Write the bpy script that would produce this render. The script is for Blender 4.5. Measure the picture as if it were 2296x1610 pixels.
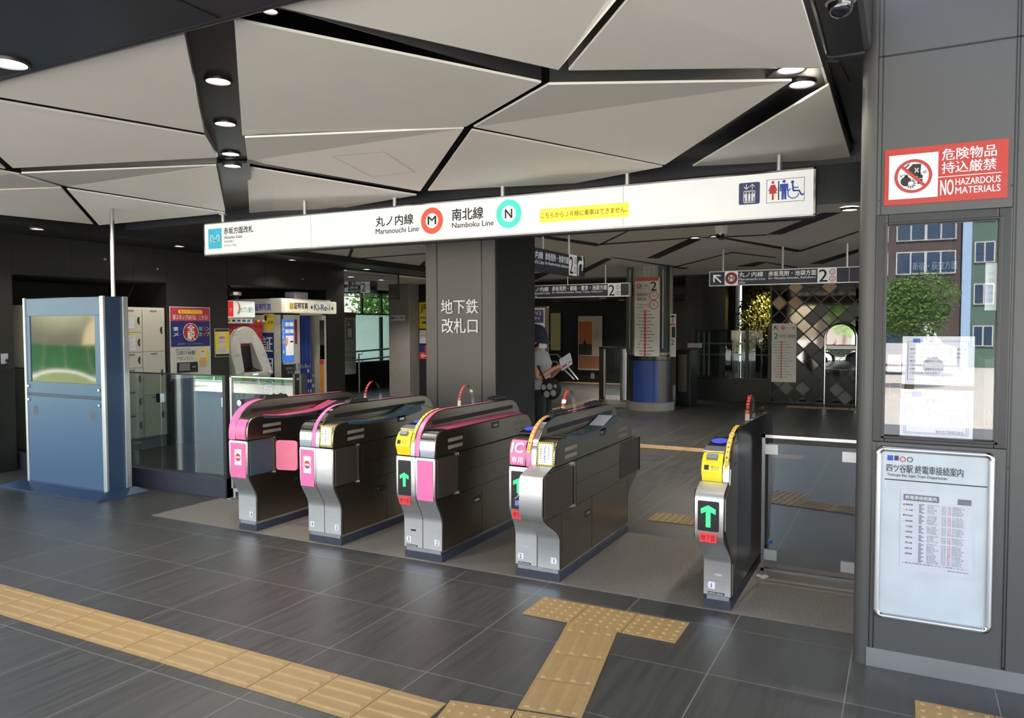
import bpy, bmesh, math, random
from mathutils import Vector, Matrix
random.seed(7)
PI = math.pi
for o in list(bpy.data.objects): bpy.data.objects.remove(o)
S = bpy.context.scene
COL = S.collection

# ------------------------------------------------------------------ camera, world, sun, exposure
FPX, YAW, PITCH, ROLL, EYE = 1693.1, 0.478554, -0.041897, -0.002062, 1.6618
_f = Vector((-math.sin(YAW)*math.cos(PITCH), math.cos(YAW)*math.cos(PITCH), math.sin(PITCH)))
_r0 = Vector((math.cos(YAW), math.sin(YAW), 0)); _u0 = _r0.cross(_f)
_r = math.cos(ROLL)*_r0 + math.sin(ROLL)*_u0
_u = -math.sin(ROLL)*_r0 + math.cos(ROLL)*_u0
cam = bpy.data.cameras.new('camera'); camo = bpy.data.objects.new('camera', cam); COL.objects.link(camo)
cam.sensor_width = 36; cam.lens = FPX/2296*36; cam.clip_end = 500; cam.clip_start = .05
camo.matrix_world = Matrix(((_r.x, _u.x, -_f.x, 0), (_r.y, _u.y, -_f.y, 0), (_r.z, _u.z, -_f.z, EYE), (0, 0, 0, 1)))
S.camera = camo

W = bpy.data.worlds.new('world'); S.world = W; W.use_nodes = True
wn = W.node_tree.nodes; wl = W.node_tree.links
sky = wn.new('ShaderNodeTexSky'); sky.sky_type = 'NISHITA'; sky.sun_disc = False
sky.sun_elevation = math.radians(58); sky.sun_rotation = math.radians(150); sky.air_density = 1.2; sky.dust_density = 2.0
wl.new(sky.outputs[0], wn['Background'].inputs[0]); wn['Background'].inputs[1].default_value = 0.46

sl = bpy.data.lights.new('sun', 'SUN'); so = bpy.data.objects.new('sun', sl); COL.objects.link(so)
sl.energy = 12.5; sl.angle = math.radians(.6); sl.color = (1, .95, .86)
so.location = (0, 30, 40); so.rotation_euler = Vector((.10, .62, 1)).to_track_quat('Z', 'Y').to_euler()

S.view_settings.view_transform = 'Standard'; S.view_settings.look = 'None'
S.view_settings.gamma = 1; S.view_settings.use_curve_mapping = False
EXPO = 1.33; S.view_settings.exposure = EXPO

def P(px, py, ax, v):
    """where the sight line of a photograph pixel meets the plane axis = v"""
    d = _f + (px-1148)/FPX*_r - (py-805)/FPX*_u
    o = Vector((0, 0, EYE)); return o + d*((v-o[ax])/d[ax])

# ------------------------------------------------------------------ materials
def lin(c):
    return tuple(((x/255)/12.92 if x/255 <= .04045 else ((x/255+.055)/1.055)**2.4) for x in c)+(1,)
MATS = {}
def M(name, col, rough=.5, metal=0, var=.06, scale=6, bump=0, coat=0, spec=.5, stretch=None, emit=0):
    m = bpy.data.materials.new(name); m.use_nodes = True; n = m.node_tree.nodes; l = m.node_tree.links
    b = n['Principled BSDF']; c = lin(col)
    tc = n.new('ShaderNodeTexCoord'); mp = n.new('ShaderNodeMapping'); nz = n.new('ShaderNodeTexNoise')
    nz.inputs['Scale'].default_value = scale; nz.inputs['Detail'].default_value = 4
    if stretch: mp.inputs['Scale'].default_value = stretch
    l.new(tc.outputs['Object'], mp.inputs[0]); l.new(mp.outputs[0], nz.inputs['Vector'])
    r = n.new('ShaderNodeValToRGB'); r.color_ramp.elements[0].position = .3; r.color_ramp.elements[1].position = .7
    r.color_ramp.elements[0].color = tuple(x*(1-var) for x in c[:3])+(1,)
    r.color_ramp.elements[1].color = tuple(min(1, x*(1+var)) for x in c[:3])+(1,)
    l.new(nz.outputs[0], r.inputs[0]); l.new(r.outputs[0], b.inputs['Base Color'])
    b.inputs['Roughness'].default_value = rough; b.inputs['Metallic'].default_value = metal
    b.inputs['Coat Weight'].default_value = coat; b.inputs['Specular IOR Level'].default_value = spec
    if bump:
        bp = n.new('ShaderNodeBump'); bp.inputs['Strength'].default_value = bump; bp.inputs['Distance'].default_value = .01
        l.new(nz.outputs[0], bp.inputs['Height']); l.new(bp.outputs[0], b.inputs['Normal'])
    if emit:
        l.new(r.outputs[0], b.inputs['Emission Color']); b.inputs['Emission Strength'].default_value = emit*2**-EXPO
    MATS[name] = m; return m
def GLASS(name, tint, refl=.06, rough=.0, rcol=(1, 1, 1)):
    m = bpy.data.materials.new(name); m.use_nodes = True; n = m.node_tree.nodes; l = m.node_tree.links
    n.remove(n['Principled BSDF'])
    t = n.new('ShaderNodeBsdfTransparent'); t.inputs[0].default_value = tint+(1,)
    g = n.new('ShaderNodeBsdfGlossy'); g.inputs['Roughness'].default_value = rough; g.inputs[0].default_value = rcol+(1,)
    fr = n.new('ShaderNodeLayerWeight'); fr.inputs[0].default_value = .25
    ma = n.new('ShaderNodeMath'); ma.operation = 'MULTIPLY_ADD'; ma.use_clamp = True
    ma.inputs[1].default_value = .5; ma.inputs[2].default_value = refl
    l.new(fr.outputs['Fresnel'], ma.inputs[0])
    x = n.new('ShaderNodeMixShader'); l.new(ma.outputs[0], x.inputs[0]); l.new(t.outputs[0], x.inputs[1]); l.new(g.outputs[0], x.inputs[2])
    l.new(x.outputs[0], n['Material Output'].inputs[0]); MATS[name] = m; return m

white = M('white_ceiling_paint', (234, 229, 220), .62, var=.02, scale=1.5)
black = M('black_void_paint', (18, 18, 19), .6)
darkwall = M('charcoal_wall_panel', (31, 30, 29), .38, var=.08, scale=2)
alcove = M('black_alcove_paint', (20, 20, 20), .7)
cheekm = M('bounce_lightened_lining', (108, 106, 102), .5)  # lighter than the dark metal, standing in for bounce light inside the gaps
darkmetal = M('dark_grey_metal', (58, 57, 58), .34, .55, var=.04, scale=2)
soffitm = M('blue_black_soffit_panel', (60, 62, 68), .3, .35, var=.05, scale=1)
greymetal = M('grey_column_cladding', (78, 77, 77), .4, .2, var=.03, scale=1.5)
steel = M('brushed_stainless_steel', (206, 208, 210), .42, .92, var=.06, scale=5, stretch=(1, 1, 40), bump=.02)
steelside = M('reflection_tinted_stainless', (146, 136, 124), .3, 1, var=.05, scale=4, stretch=(1, 1, 30))  # brown tint carries the dark hall that plain stainless sides would reflect
steelbright = M('polished_steel', (215, 215, 214), .12, 1, var=.02)
alu = M('satin_aluminium', (200, 200, 202), .35, .85, var=.03)
plinth = M('blue_grey_plinth', (50, 53, 66), .5, .1)
teal = M('dark_teal_trim', (58, 78, 88), .4, .2)
pink = M('rose_pink_panel', (222, 104, 160), .38, var=.05, coat=.2)
pinkflap = M('soft_pink_flap', (232, 120, 150), .45, coat=.2)
pinktop = M('pink_top_strip', (205, 84, 128), .4)
yellow = M('yellow_ticket_plastic', (240, 214, 40), .35, coat=.3, var=.03)
yellowd = M('hazard_yellow', (240, 222, 70), .5)
ribbon = M('yellow_ribbon', (226, 196, 74), .5, var=.1, scale=60)
blackp = M('black_plastic', (22, 22, 25), .3)
inkd = M('dark_print_ink', (30, 30, 32), .6)
inkg = M('grey_print_ink', (120, 122, 128), .6)
inkl = M('light_grey_print_ink', (168, 168, 178), .6)
inkw = M('white_vinyl_lettering', (232, 234, 236), .5)
inkr = M('red_print_ink', (206, 52, 56), .5)
inkb = M('blue_print_ink', (34, 78, 180), .5)
paper = M('white_paper', (212, 212, 220), .55, var=.02)
redsign = M('vermilion_sign_plate', (176, 46, 33), .45, var=.02)
boardw = M('white_sign_board', (206, 204, 198), .5, var=.02)
navy = M('navy_sign_face', (44, 50, 72), .4, var=.05)
navyd = M('navy_print', (34, 42, 110), .5)
cream = M('cream_locker_enamel', (196, 192, 178), .4, var=.02)
kblue = M('steel_blue_kiosk_paint', (78, 105, 136), .3, .4, var=.03, scale=1.5)
kblued = M('deep_blue_kiosk_paint', (50, 70, 98), .35, .3)
tact = M('ochre_tactile_tile', (156, 127, 83), .62, var=.07, scale=14, bump=.05)
lampem = M('lamp_diffuser', (255, 250, 238), .5, emit=14)
signem = M('backlit_white_panel', (206, 208, 207), .5, var=.005, emit=.62)
greenled = M('green_led', (60, 220, 130), .5, emit=.55, var=.25, scale=90)
redled = M('red_led', (236, 40, 46), .5, emit=.6)
redtext = M('red_clear_tape_print', (230, 44, 46), .5, emit=.06)
litw = M('emissive_white_print', (226, 230, 230), .5, emit=.24)  # weak emission added to make the white sign print brighter
cyanem = M('cyan_indicator', (150, 235, 250), .5, emit=1.5)
blueled = M('violet_led', (150, 150, 230), .5, emit=.5)
clear = GLASS('clear_balustrade_glass', (.80, .86, .84), .015)
smoke = GLASS('clear_smoke_barrier_glass', (.95, .97, .96), .01)
winglass = GLASS('ticket_window_glass', (.94, .95, .96), .10)
clearfilm = GLASS('clear_acrylic_band', (.9, .92, .95), .12, .05)
mirror = M('mirror_glass', (225, 230, 230), .03, 1, var=.01)
screenm = M('dark_glossy_screen', (92, 94, 86), .05, 1)
skin = M('skin', (196, 138, 108), .5, var=.04, scale=20)
hairm = M('dark_hair', (28, 24, 22), .5)

# ------------------------------------------------------------------ mesh helpers
class MB:
    def __init__(s): s.v = []; s.f = []; s.mi = []; s.marks = []
    def poly(s, pts, m=0):
        k = len(s.v); s.v += [Vector(p) for p in pts]; s.f.append(list(range(k, k+len(pts)))); s.mi.append(m); return s
    def faces(s, vs, fs, m=0):
        k = len(s.v); s.v += [Vector(p) for p in vs]
        for f in fs: s.f.append([k+i for i in f]); s.mi.append(m)
        return s
    def box(s, x0, y0, z0, x1, y1, z1, m=0):
        x0, x1 = min(x0, x1), max(x0, x1); y0, y1 = min(y0, y1), max(y0, y1); z0, z1 = min(z0, z1), max(z0, z1)
        return s.faces([(x0,y0,z0),(x1,y0,z0),(x1,y1,z0),(x0,y1,z0),(x0,y0,z1),(x1,y0,z1),(x1,y1,z1),(x0,y1,z1)],
            [(3,2,1,0),(4,5,6,7),(0,1,5,4),(1,2,6,5),(2,3,7,6),(3,0,4,7)], m)
    def prism(s, poly, ax, a, b, m=0):
        def mk(p, t): return {0: (t, p[0], p[1]), 1: (p[0], t, p[1]), 2: (p[0], p[1], t)}[ax]
        n = len(poly); vs = [mk(p, a) for p in poly]+[mk(p, b) for p in poly]
        fs = [list(range(n)), list(range(2*n-1, n-1, -1))]+[(i, n+i, n+(i+1) % n, (i+1) % n) for i in range(n)]
        return s.faces(vs, fs, m)
    def slab(s, pts, d, m=0):
        pts = [Vector(p) for p in pts]; d = Vector(d); n = len(pts)
        return s.faces(pts+[p+d for p in pts], [list(range(n)), list(range(2*n-1, n-1, -1))]+[(i, n+i, n+(i+1) % n, (i+1) % n) for i in range(n)], m)
    def loft(s, loops, caps=True, m=0, closed=True):
        n = len(loops[0]); vs = [p for L in loops for p in L]; fs = []
        for a in range(len(loops)-1):
            for i in range(n if closed else n-1):
                j = (i+1) % n; fs.append((a*n+i, a*n+j, (a+1)*n+j, (a+1)*n+i))
        if caps: fs += [list(range(n-1, -1, -1)), list(range((len(loops)-1)*n, len(loops)*n))]
        return s.faces(vs, fs, m)
    def ring(s, c, ux, uy, rx, ry, n): return [Vector(c)+ux*(rx*math.cos(2*PI*i/n))+uy*(ry*math.sin(2*PI*i/n)) for i in range(n)]
    def cyl(s, p0, p1, r0, r1=None, n=16, caps=True, m=0):
        p0, p1 = Vector(p0), Vector(p1); r1 = r0 if r1 is None else r1; d = (p1-p0).normalized()
        a = d.orthogonal().normalized(); b = d.cross(a)
        return s.loft([s.ring(p0, a, b, r0, r0, n), s.ring(p1, a, b, r1, r1, n)], caps, m)
    def tube(s, path, r, n=8, m=0):
        path = [Vector(p) for p in path]; L = []; a = None
        for i, p in enumerate(path):
            d = (path[min(i+1, len(path)-1)]-path[max(i-1, 0)]).normalized()
            a = d.orthogonal() if a is None else a-d*a.dot(d)
            a.normalize(); rr = r[i] if isinstance(r, (list, tuple)) else r
            L.append(s.ring(p, a, d.cross(a), rr, rr, n))
        return s.loft(L, True, m)
    def lathe(s, prof, c, n=24, m=0, sx=1, sy=1):
        c = Vector(c); return s.loft([s.ring(c+Vector((0, 0, z)), Vector((1, 0, 0)), Vector((0, 1, 0)), max(r, 1e-4)*sx, max(r, 1e-4)*sy, n) for r, z in prof], True, m)
    def ball(s, c, r, sc=(1, 1, 1), n=14, m=0):
        c = Vector(c); L = []
        for i in range(n//2+1):
            t = -PI/2+PI*i/(n//2); q = max(math.cos(t), .01)
            L.append([c+Vector((r*sc[0]*q*math.cos(2*PI*k/n), r*sc[1]*q*math.sin(2*PI*k/n), r*sc[2]*math.sin(t))) for k in range(n)])
        return s.loft(L, True, m)
def rootloc(p):
    v = Vector((0, 0, 0))
    while p: v += p.location; p = p.parent
    return v
def build(name, mb, mat, parent=None, smooth=False, bevel=0, loc=None, seg=2):
    base = rootloc(parent)
    if loc is not None: base = base+Vector(loc)
    me = bpy.data.meshes.new(name); me.from_pydata([v-base for v in mb.v], [], mb.f)
    mats = mat if isinstance(mat, (list, tuple)) else [mat]
    for x in mats: me.materials.append(x)
    for i, p in enumerate(me.polygons): p.material_index = mb.mi[i]
    bm = bmesh.new(); bm.from_mesh(me)
    if len(bm.faces) < 6000: bmesh.ops.recalc_face_normals(bm, faces=bm.faces)
    bm.to_mesh(me); bm.free()
    if smooth:
        for p in me.polygons: p.use_smooth = True
        me.set_sharp_from_angle(angle=math.radians(38))
    o = bpy.data.objects.new(name, me); COL.objects.link(o); o.parent = parent
    if loc is not None: o.location = loc
    if bevel:
        b = o.modifiers.new('bevel', 'BEVEL'); b.width = bevel; b.segments = seg; b.limit_method = 'ANGLE'; b.angle_limit = math.radians(35)
    return o
def flat(name, mb, mat, parent):                     # printed marks and decals: keep the winding as given
    if 'lettering' in name and 2 <= len(mb.marks) <= 7:      # one part for each line of writing
        cuts = [0]+mb.marks[1:]+[len(mb.f)]; out = None
        for a, b in zip(cuts, cuts[1:]):
            s = MB(); ix = {}
            for f in mb.f[a:b]:
                for i in f:
                    if i not in ix: ix[i] = len(s.v); s.v.append(mb.v[i])
                s.f.append([ix[i] for i in f])
            s.mi = mb.mi[a:b]; out = flat(name, s, mat, parent)
        return out
    base = rootloc(parent); me = bpy.data.meshes.new(name); me.from_pydata([v-base for v in mb.v], [], mb.f)
    for x in (mat if isinstance(mat, (list, tuple)) else [mat]): me.materials.append(x)
    for i, p in enumerate(me.polygons): p.material_index = mb.mi[i]
    o = bpy.data.objects.new(name, me); COL.objects.link(o); o.parent = parent; return o
def each(name, mbs, mat, parent, **k):
    return [build(name, mb, mat, parent, **k) for mb in mbs]
def B(*a): return MB().box(*a)
def tag(o, label, cat, group=None):
    o['label'] = label; o['category'] = cat
    if group: o['group'] = group
    return o
def thing(name, label, cat, loc=(0, 0, 0), group=None):
    o = bpy.data.objects.new(name, None); o.empty_display_size = .1; COL.objects.link(o); o.location = loc
    return tag(o, label, cat, group)
def struct(name, mb, mat, parent=None, **k):
    o = build(name, mb, mat, parent, **k)
    if parent is None: o['kind'] = 'structure'
    return o
def copy_tree(o, parent=None):
    c = o.copy(); COL.objects.link(c)
    if parent: c.parent = parent
    for ch in list(o.children): copy_tree(ch, c)
    return c

# ------------------------------------------------------------------ printed boards and lettering
_TX = {}
def glyphs(s, bold=0):
    k = (s, bold)
    if k not in _TX:
        cu = bpy.data.curves.new('t', 'FONT'); cu.body = s; cu.size = 1; cu.offset = bold; cu.resolution_u = 3
        o = bpy.data.objects.new('t', cu); COL.objects.link(o); dg = bpy.context.evaluated_depsgraph_get(); dg.update()
        me = bpy.data.meshes.new_from_object(o.evaluated_get(dg))
        vs = [(v.co.x, v.co.y) for v in me.vertices]; fs = [tuple(p.vertices) for p in me.polygons]
        bpy.data.objects.remove(o); bpy.data.curves.remove(cu); bpy.data.meshes.remove(me)
        xs = [v[0] for v in vs] or [0, 1]; ys = [v[1] for v in vs] or [0, 1]
        x0, x1, y0, y1 = min(xs), max(xs), min(ys), max(ys)
        _TX[k] = ([(x-x0, y-y0) for x, y in vs], fs, max(x1-x0, 1e-3), max(y1-y0, 1e-3))
    return _TX[k]
class F:
    """a flat frame in the place: origin, right and up vectors; d is the distance in front of it"""
    def __init__(s, o, u, v): s.o = Vector(o); s.u = Vector(u).normalized(); s.v = Vector(v).normalized(); s.n = s.u.cross(s.v)
    def p(s, a, b, d=0): return s.o+s.u*a+s.v*b+s.n*d
    def uv(s, px, py):
        dr = _f+(px-1148)/FPX*_r-(py-805)/FPX*_u; e = Vector((0, 0, EYE)); t = (s.o-e).dot(s.n)/dr.dot(s.n); q = e+dr*t-s.o
        return q.dot(s.u), q.dot(s.v)
    def rect(s, mb, a0, b0, a1, b1, d=.002, m=0):
        return mb.poly([s.p(a0, b0, d), s.p(a1, b0, d), s.p(a1, b1, d), s.p(a0, b1, d)], m)
    def slab(s, mb, a0, b0, a1, b1, d0, d1, m=0):
        return mb.slab([s.p(a0, b0, d0), s.p(a1, b0, d0), s.p(a1, b1, d0), s.p(a0, b1, d0)], s.n*(d1-d0), m)
    def ell(s, mb, a, b, ra, rb, d=.002, n=32, m=0):
        return mb.poly([s.p(a+ra*math.cos(2*PI*i/n), b+rb*math.sin(2*PI*i/n), d) for i in range(n)], m)
    def annu(s, mb, a, b, r0, r1, d=.002, n=32, m=0, k=1):
        for i in range(n):
            t0, t1 = 2*PI*i/n, 2*PI*(i+1)/n
            mb.poly([s.p(a+r0*math.cos(t0), b+k*r0*math.sin(t0), d), s.p(a+r1*math.cos(t0), b+k*r1*math.sin(t0), d),
                     s.p(a+r1*math.cos(t1), b+k*r1*math.sin(t1), d), s.p(a+r0*math.cos(t1), b+k*r0*math.sin(t1), d)], m)
        return mb
    def shape(s, mb, pts, d=.002, m=0): return mb.poly([s.p(a, b, d) for a, b in pts], m)
    def rrect(s, mb, a0, b0, a1, b1, r, d=.002, m=0):
        pts = []
        for cx, cy, t in ((a1-r, b1-r, 0), (a0+r, b1-r, 1), (a0+r, b0+r, 2), (a1-r, b0+r, 3)):
            pts += [(cx+r*math.cos(PI/2*(t+i/4)), cy+r*math.sin(PI/2*(t+i/4))) for i in range(5)]
        return s.shape(mb, pts, d, m)
    def line(s, mb, a0, b0, a1, b1, w, d=.002, m=0):
        dx, dy = a1-a0, b1-b0; L = math.hypot(dx, dy) or 1; nx, ny = -dy/L*w/2, dx/L*w/2
        return s.shape(mb, [(a0-nx, b0-ny), (a1-nx, b1-ny), (a1+nx, b1+ny), (a0+nx, b0+ny)], d, m)
    def text(s, mb, t, a0, b0, a1=None, b1=None, d=.003, bold=0, m=0, h=None, al='l', slant=0):
        vs, fs, w, hh = glyphs(t)
        if h is not None:                               # keep the aspect
            sx = sy = h/hh
            if a1 is not None: sx = (a1-a0)/w
            if al == 'c': a0 -= w*sx/2
            if al == 'r': a0 -= w*sx
        else: sx, sy = (a1-a0)/w, (b1-b0)/hh
        if len(t) > 1: mb.marks.append(len(mb.f))
        e = bold*.85*(hh*sy)                            # heavier strokes: the same glyph laid again, a hair aside
        for k, (ex, ey) in enumerate(((0, 0), (e, 0), (-e, 0), (0, e), (0, -e))[:1 if bold < .008 else 3 if bold < .02 else 5]):
            mb.faces([s.p(a0+x*sx+slant*y*sy+ex, b0+y*sy+ey, d+k*.00008) for x, y in vs], fs, m)
        return mb
    def vtext(s, mb, t, a0, b0, a1, b1, d=.003, bold=0, m=0):
        n = len(t); h = (b1-b0)/n
        for i, c in enumerate(t):
            q = .08*h; lo = b1-(i+1)*h+q; hi = b1-i*h-q
            if c in 'ー-・ 、。':
                s.rect(mb, (a0+a1)/2-.08*(a1-a0), lo, (a0+a1)/2+.08*(a1-a0), hi, d, m)
            else: s.text(mb, c, a0, lo, a1, hi, d, bold, m)
    def pbox(s, x0, y0, x1, y1):                        # photo box (left, top, right, bottom) -> u0, v0, u1, v1
        a0, b1 = s.uv(x0, y0); b0 = s.uv(x0, y1)[1]; return a0, b0, s.uv(x1, (y0+y1)/2)[0], b1   # y read at the left edge
X1, Y1, Z1 = Vector((1, 0, 0)), Vector((0, 1, 0)), Vector((0, 0, 1))
def FY(y, x=0, z=0): return F((x, y, z), X1, Z1)        # faces the camera side (-Y)
def FX(x, y=0, z=0): return F((x, y, z), Y1, Z1)        # faces +X
def scribble(fr, mb, a0, b1, a1, lh, lines, d=.003, m=0, fill=.62):
    for i, t in enumerate(lines):
        if t: fr.text(mb, t, a0, b1-(i+1)*lh, d=d, m=m, h=lh*fill, a1=None)
def arrow(fr, mb, a, b, w, h, d=.004, m=0, ang=0, th=.3, hw=None):
    """arrow of width w and height h centred on a, b, pointing up, turned by ang"""
    c, s_ = math.cos(ang), math.sin(ang)
    q = w*th/2; hy = h/2; k = .30*w
    pts = [(-q, -hy), (q, -hy), (q, hy-k*1.5), (w/2-.02*w, hy-w/2-.12*w), (w/2, hy-w/2+.24*w), (0, hy), (-w/2, hy-w/2+.24*w), (-w/2+.02*w, hy-w/2-.12*w), (-q, hy-k*1.5)]
    return fr.shape(mb, [(a+x*c-y*s_, b+x*s_+y*c) for x, y in pts], d, m)
def chev(fr, mb, a, b, w, d=.004, m=0, ang=0):
    """a shaft with an open chevron head, tip up before turning"""
    c, s_ = math.cos(ang), math.sin(ang)
    for pts in (((-.07, -.5), (.07, -.5), (.07, .4), (-.07, .4)), ((0, .5), (-.42, .08), (-.42, -.12), (0, .3)), ((0, .5), (0, .3), (.42, -.12), (.42, .08))):
        fr.shape(mb, [(a+w*(x*c-y*s_), b+w*(x*s_+y*c)) for x, y in pts], d, m)
ORD = ['first', 'second', 'third', 'fourth', 'fifth', 'sixth', 'seventh', 'eighth', 'ninth', 'tenth', 'eleventh', 'twelfth', 'thirteenth', 'fourteenth']
# ================================================================== THE SETTING
def floor_material():
    m = bpy.data.materials.new('slate_floor_tile'); m.use_nodes = True; n = m.node_tree.nodes; l = m.node_tree.links
    b = n['Principled BSDF']; tc = n.new('ShaderNodeTexCoord'); sp = n.new('ShaderNodeSeparateXYZ'); l.new(tc.outputs['Object'], sp.inputs[0])
    def mth(op, a, c=None):
        q = n.new('ShaderNodeMath'); q.operation = op
        for i, x in enumerate((a, c)):
            if x is None: continue
            if isinstance(x, (int, float)): q.inputs[i].default_value = x
            else: l.new(x, q.inputs[i])
        return q.outputs[0]
    def cell(o, x0, s): return mth('DIVIDE', mth('SUBTRACT', o, x0), s)
    cx, cy = cell(sp.outputs[0], -.81, .6035), cell(sp.outputs[1], 3.585, .6)
    def edge(c, w): return mth('GREATER_THAN', mth('ABSOLUTE', mth('SUBTRACT', mth('FRACT', c), .5)), .5-w)
    g = mth('MAXIMUM', edge(cx, .0040), edge(cy, .0040))
    cb = n.new('ShaderNodeCombineXYZ'); l.new(mth('FLOOR', cx), cb.inputs[0]); l.new(mth('FLOOR', cy), cb.inputs[1])
    wn_ = n.new('ShaderNodeTexWhiteNoise'); l.new(cb.outputs[0], wn_.inputs[0])
    mp = n.new('ShaderNodeMapping'); mp.inputs['Rotation'].default_value = (0, 0, .25); mp.inputs['Scale'].default_value = (24, 1.1, 1)
    va = n.new('ShaderNodeVectorMath'); va.operation = 'ADD'; l.new(tc.outputs['Object'], va.inputs[0]); l.new(wn_.outputs['Color'], va.inputs[1])
    l.new(va.outputs[0], mp.inputs[0])
    nz = n.new('ShaderNodeTexNoise'); nz.inputs['Scale'].default_value = 1.6; nz.inputs['Detail'].default_value = 6; l.new(mp.outputs[0], nz.inputs['Vector'])
    r = n.new('ShaderNodeValToRGB'); e = r.color_ramp.elements
    e[0].position = .3; e[0].color = lin((59, 58, 57)); e[1].position = .78; e[1].color = lin((74, 73, 71)); l.new(nz.outputs[0], r.inputs[0])
    hs = n.new('ShaderNodeHueSaturation'); l.new(mth('ADD', mth('MULTIPLY', wn_.outputs['Value'], .12), .94), hs.inputs['Value']); l.new(r.outputs[0], hs.inputs['Color'])
    mx = n.new('ShaderNodeMix'); mx.data_type = 'RGBA'; l.new(g, mx.inputs['Factor']); l.new(hs.outputs[0], mx.inputs['A']); mx.inputs['B'].default_value = lin((120, 117, 112))
    l.new(mx.outputs['Result'], b.inputs['Base Color'])
    l.new(mth('ADD', mth('MULTIPLY', nz.outputs[0], .16), .32), b.inputs['Roughness'])
    bp = n.new('ShaderNodeBump'); bp.inputs['Strength'].default_value = .25; bp.inputs['Distance'].default_value = .004; l.new(nz.outputs[0], bp.inputs['Height']); l.new(bp.outputs[0], b.inputs['Normal'])
    return m
slate = floor_material()
granite = M('speckled_granite', (116, 110, 104), .6, var=.38, scale=190)
asphalt = M('sunlit_pavement', (206, 201, 190), .8, var=.08, scale=3)
fl = struct('floor', MB().box(-18, -3.4, -.2, 8, 26, 0), slate)
struct('granite_band', MB().box(-5.9, 4.42, -.001, -.17, 5.80, .003), granite, fl)
struct('street_pavement', MB().box(-70, -70, -.25, 50, -3.42, -.03), asphalt)

# ---- ceiling of white folded panels hung under a black void
ceil = struct('ceiling', MB().box(-13.6, -1.6, 3.16, -.30, 26, 3.32).box(-.30, 4.10, 3.16, 8, 26, 3.32), black)
def C(x, y, z): return P(x, y, 2, z)
def cpanel(tris, t=.012):
    mb = MB()
    for tr in tris: mb.slab([C(*p) for p in tr], (0, 0, t))
    struct('ceiling_panel', mb, white, ceil)
cpanel([[(624, 16, 2.93), (1252, 157, 2.86), (1382, 0, 2.88), (1560, -240, 2.92), (1530, -243, 2.93)]])
cpanel([[(1275, 158, 2.86), (1843, 151, 2.86), (1798, 0, 2.9), (1722, -240, 2.93), (1607, -240, 2.93), (1408, 0, 2.88)]])
cpanel([[(525, 45, 2.93), (1213, 186, 2.86), (1045, 284, 2.94)], [(525, 45, 2.93), (1045, 284, 2.94), (543, 304, 2.97)]])
cpanel([[(549, 309, 2.93), (1040, 288, 2.94), (555, 361, 2.98)], [(555, 361, 2.98), (1040, 288, 2.94), (942, 429, 2.83)]])
cpanel([[(1230, 190, 2.86), (1775, 182, 2.88), (1062, 285, 2.94)], [(1062, 285, 2.94), (1775, 182, 2.88), (1490, 370, 2.84)]])
cpanel([[(1058, 292, 2.94), (1485, 374, 2.84), (1290, 411, 2.86)], [(1058, 292, 2.94), (1290, 411, 2.86), (960, 428, 2.83)]])
cpanel([[(1858, 191, 2.88), (1908, 356, 2.88), (1553, 373, 2.86)]])
cpanel([[(-80, 204, 2.93), (413, 77, 2.93), (458, 298, 2.95), (0, 218, 2.93)]])
cpanel([[(-86, 213, 2.93), (462, 307, 2.95), (487, 353, 2.92), (29, 377, 2.86), (-147, 221, 2.93)]])
cpanel([[(48, 389, 2.86), (485, 371, 2.95), (150, 418, 3.0)], [(150, 418, 3.0), (485, 372, 2.95), (505, 474, 2.85)]])
cpanel([[(150, 424, 3.0), (505, 478, 2.85), (222, 505, 2.82)]])
cpanel([[(-260, 338, 2.86), (43, 391, 2.86), (137, 419, 3.0), (-260, 432, 2.9)], [(-260, 436, 2.9), (137, 421, 3.0), (209, 503, 2.82), (-260, 455, 2.8)]])
cpanel([[(554, 375, 2.98), (934, 438, 2.83), (700, 478, 2.88), (560, 497, 2.88)]])
cpanel([[(-162, 229, 2.93), (12, 379, 2.86), (-260, 331, 2.86), (-430, 298, 2.93)]])
# hatch outlines and a slim service cover in the panel above the sign
def onplane(tri, name, segs, w, mat):
    a, b, c = [C(*p) for p in tri]; n = (b-a).cross(c-a).normalized(); n = n if n.z < 0 else -n; fr = F(a, (b-a), n.cross(b-a)); mb = MB()
    for s0, s1 in segs: u, v = fr.uv(*s0), fr.uv(*s1); fr.line(mb, *u, *v, w, .002)
    struct(name, mb, mat, ceil)
onplane([(555, 361, 2.98), (1040, 288, 2.94), (942, 429, 2.83)], 'access_hatch', [((745, 350), (862, 340)), ((862, 340), (930, 385)), ((930, 385), (835, 396)), ((835, 396), (745, 350))], .006, inkl)
onplane([(549, 309, 2.93), (1040, 288, 2.94), (555, 361, 2.98)], 'slot_cover', [((815, 311), (886, 301))], .014, boardw)
onplane([(549, 309, 2.93), (1040, 288, 2.94), (555, 361, 2.98)], 'slot_seam', [((597, 327), (705, 310)), ((886, 301), (920, 306))], .005, boardw)
# channel plates that carry the downlights
ch = MB()
ch.slab([C(405, 60, 3.0), C(530, 30, 3.0), C(560, 365, 3.0), C(478, 365, 3.0)], (0, 0, .02))
ch.slab([C(478, 366, 2.97), C(560, 366, 2.97), C(568, 500, 2.93), C(490, 505, 2.93)], (0, 0, .02))
ch.slab([C(1760, 140, 2.96), C(1880, 140, 2.96), C(1905, 185, 2.96), C(1560, 385, 2.96), C(1470, 385, 2.96)], (0, 0, .02))
struct('channel_plate', ch, darkmetal, ceil)
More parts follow.
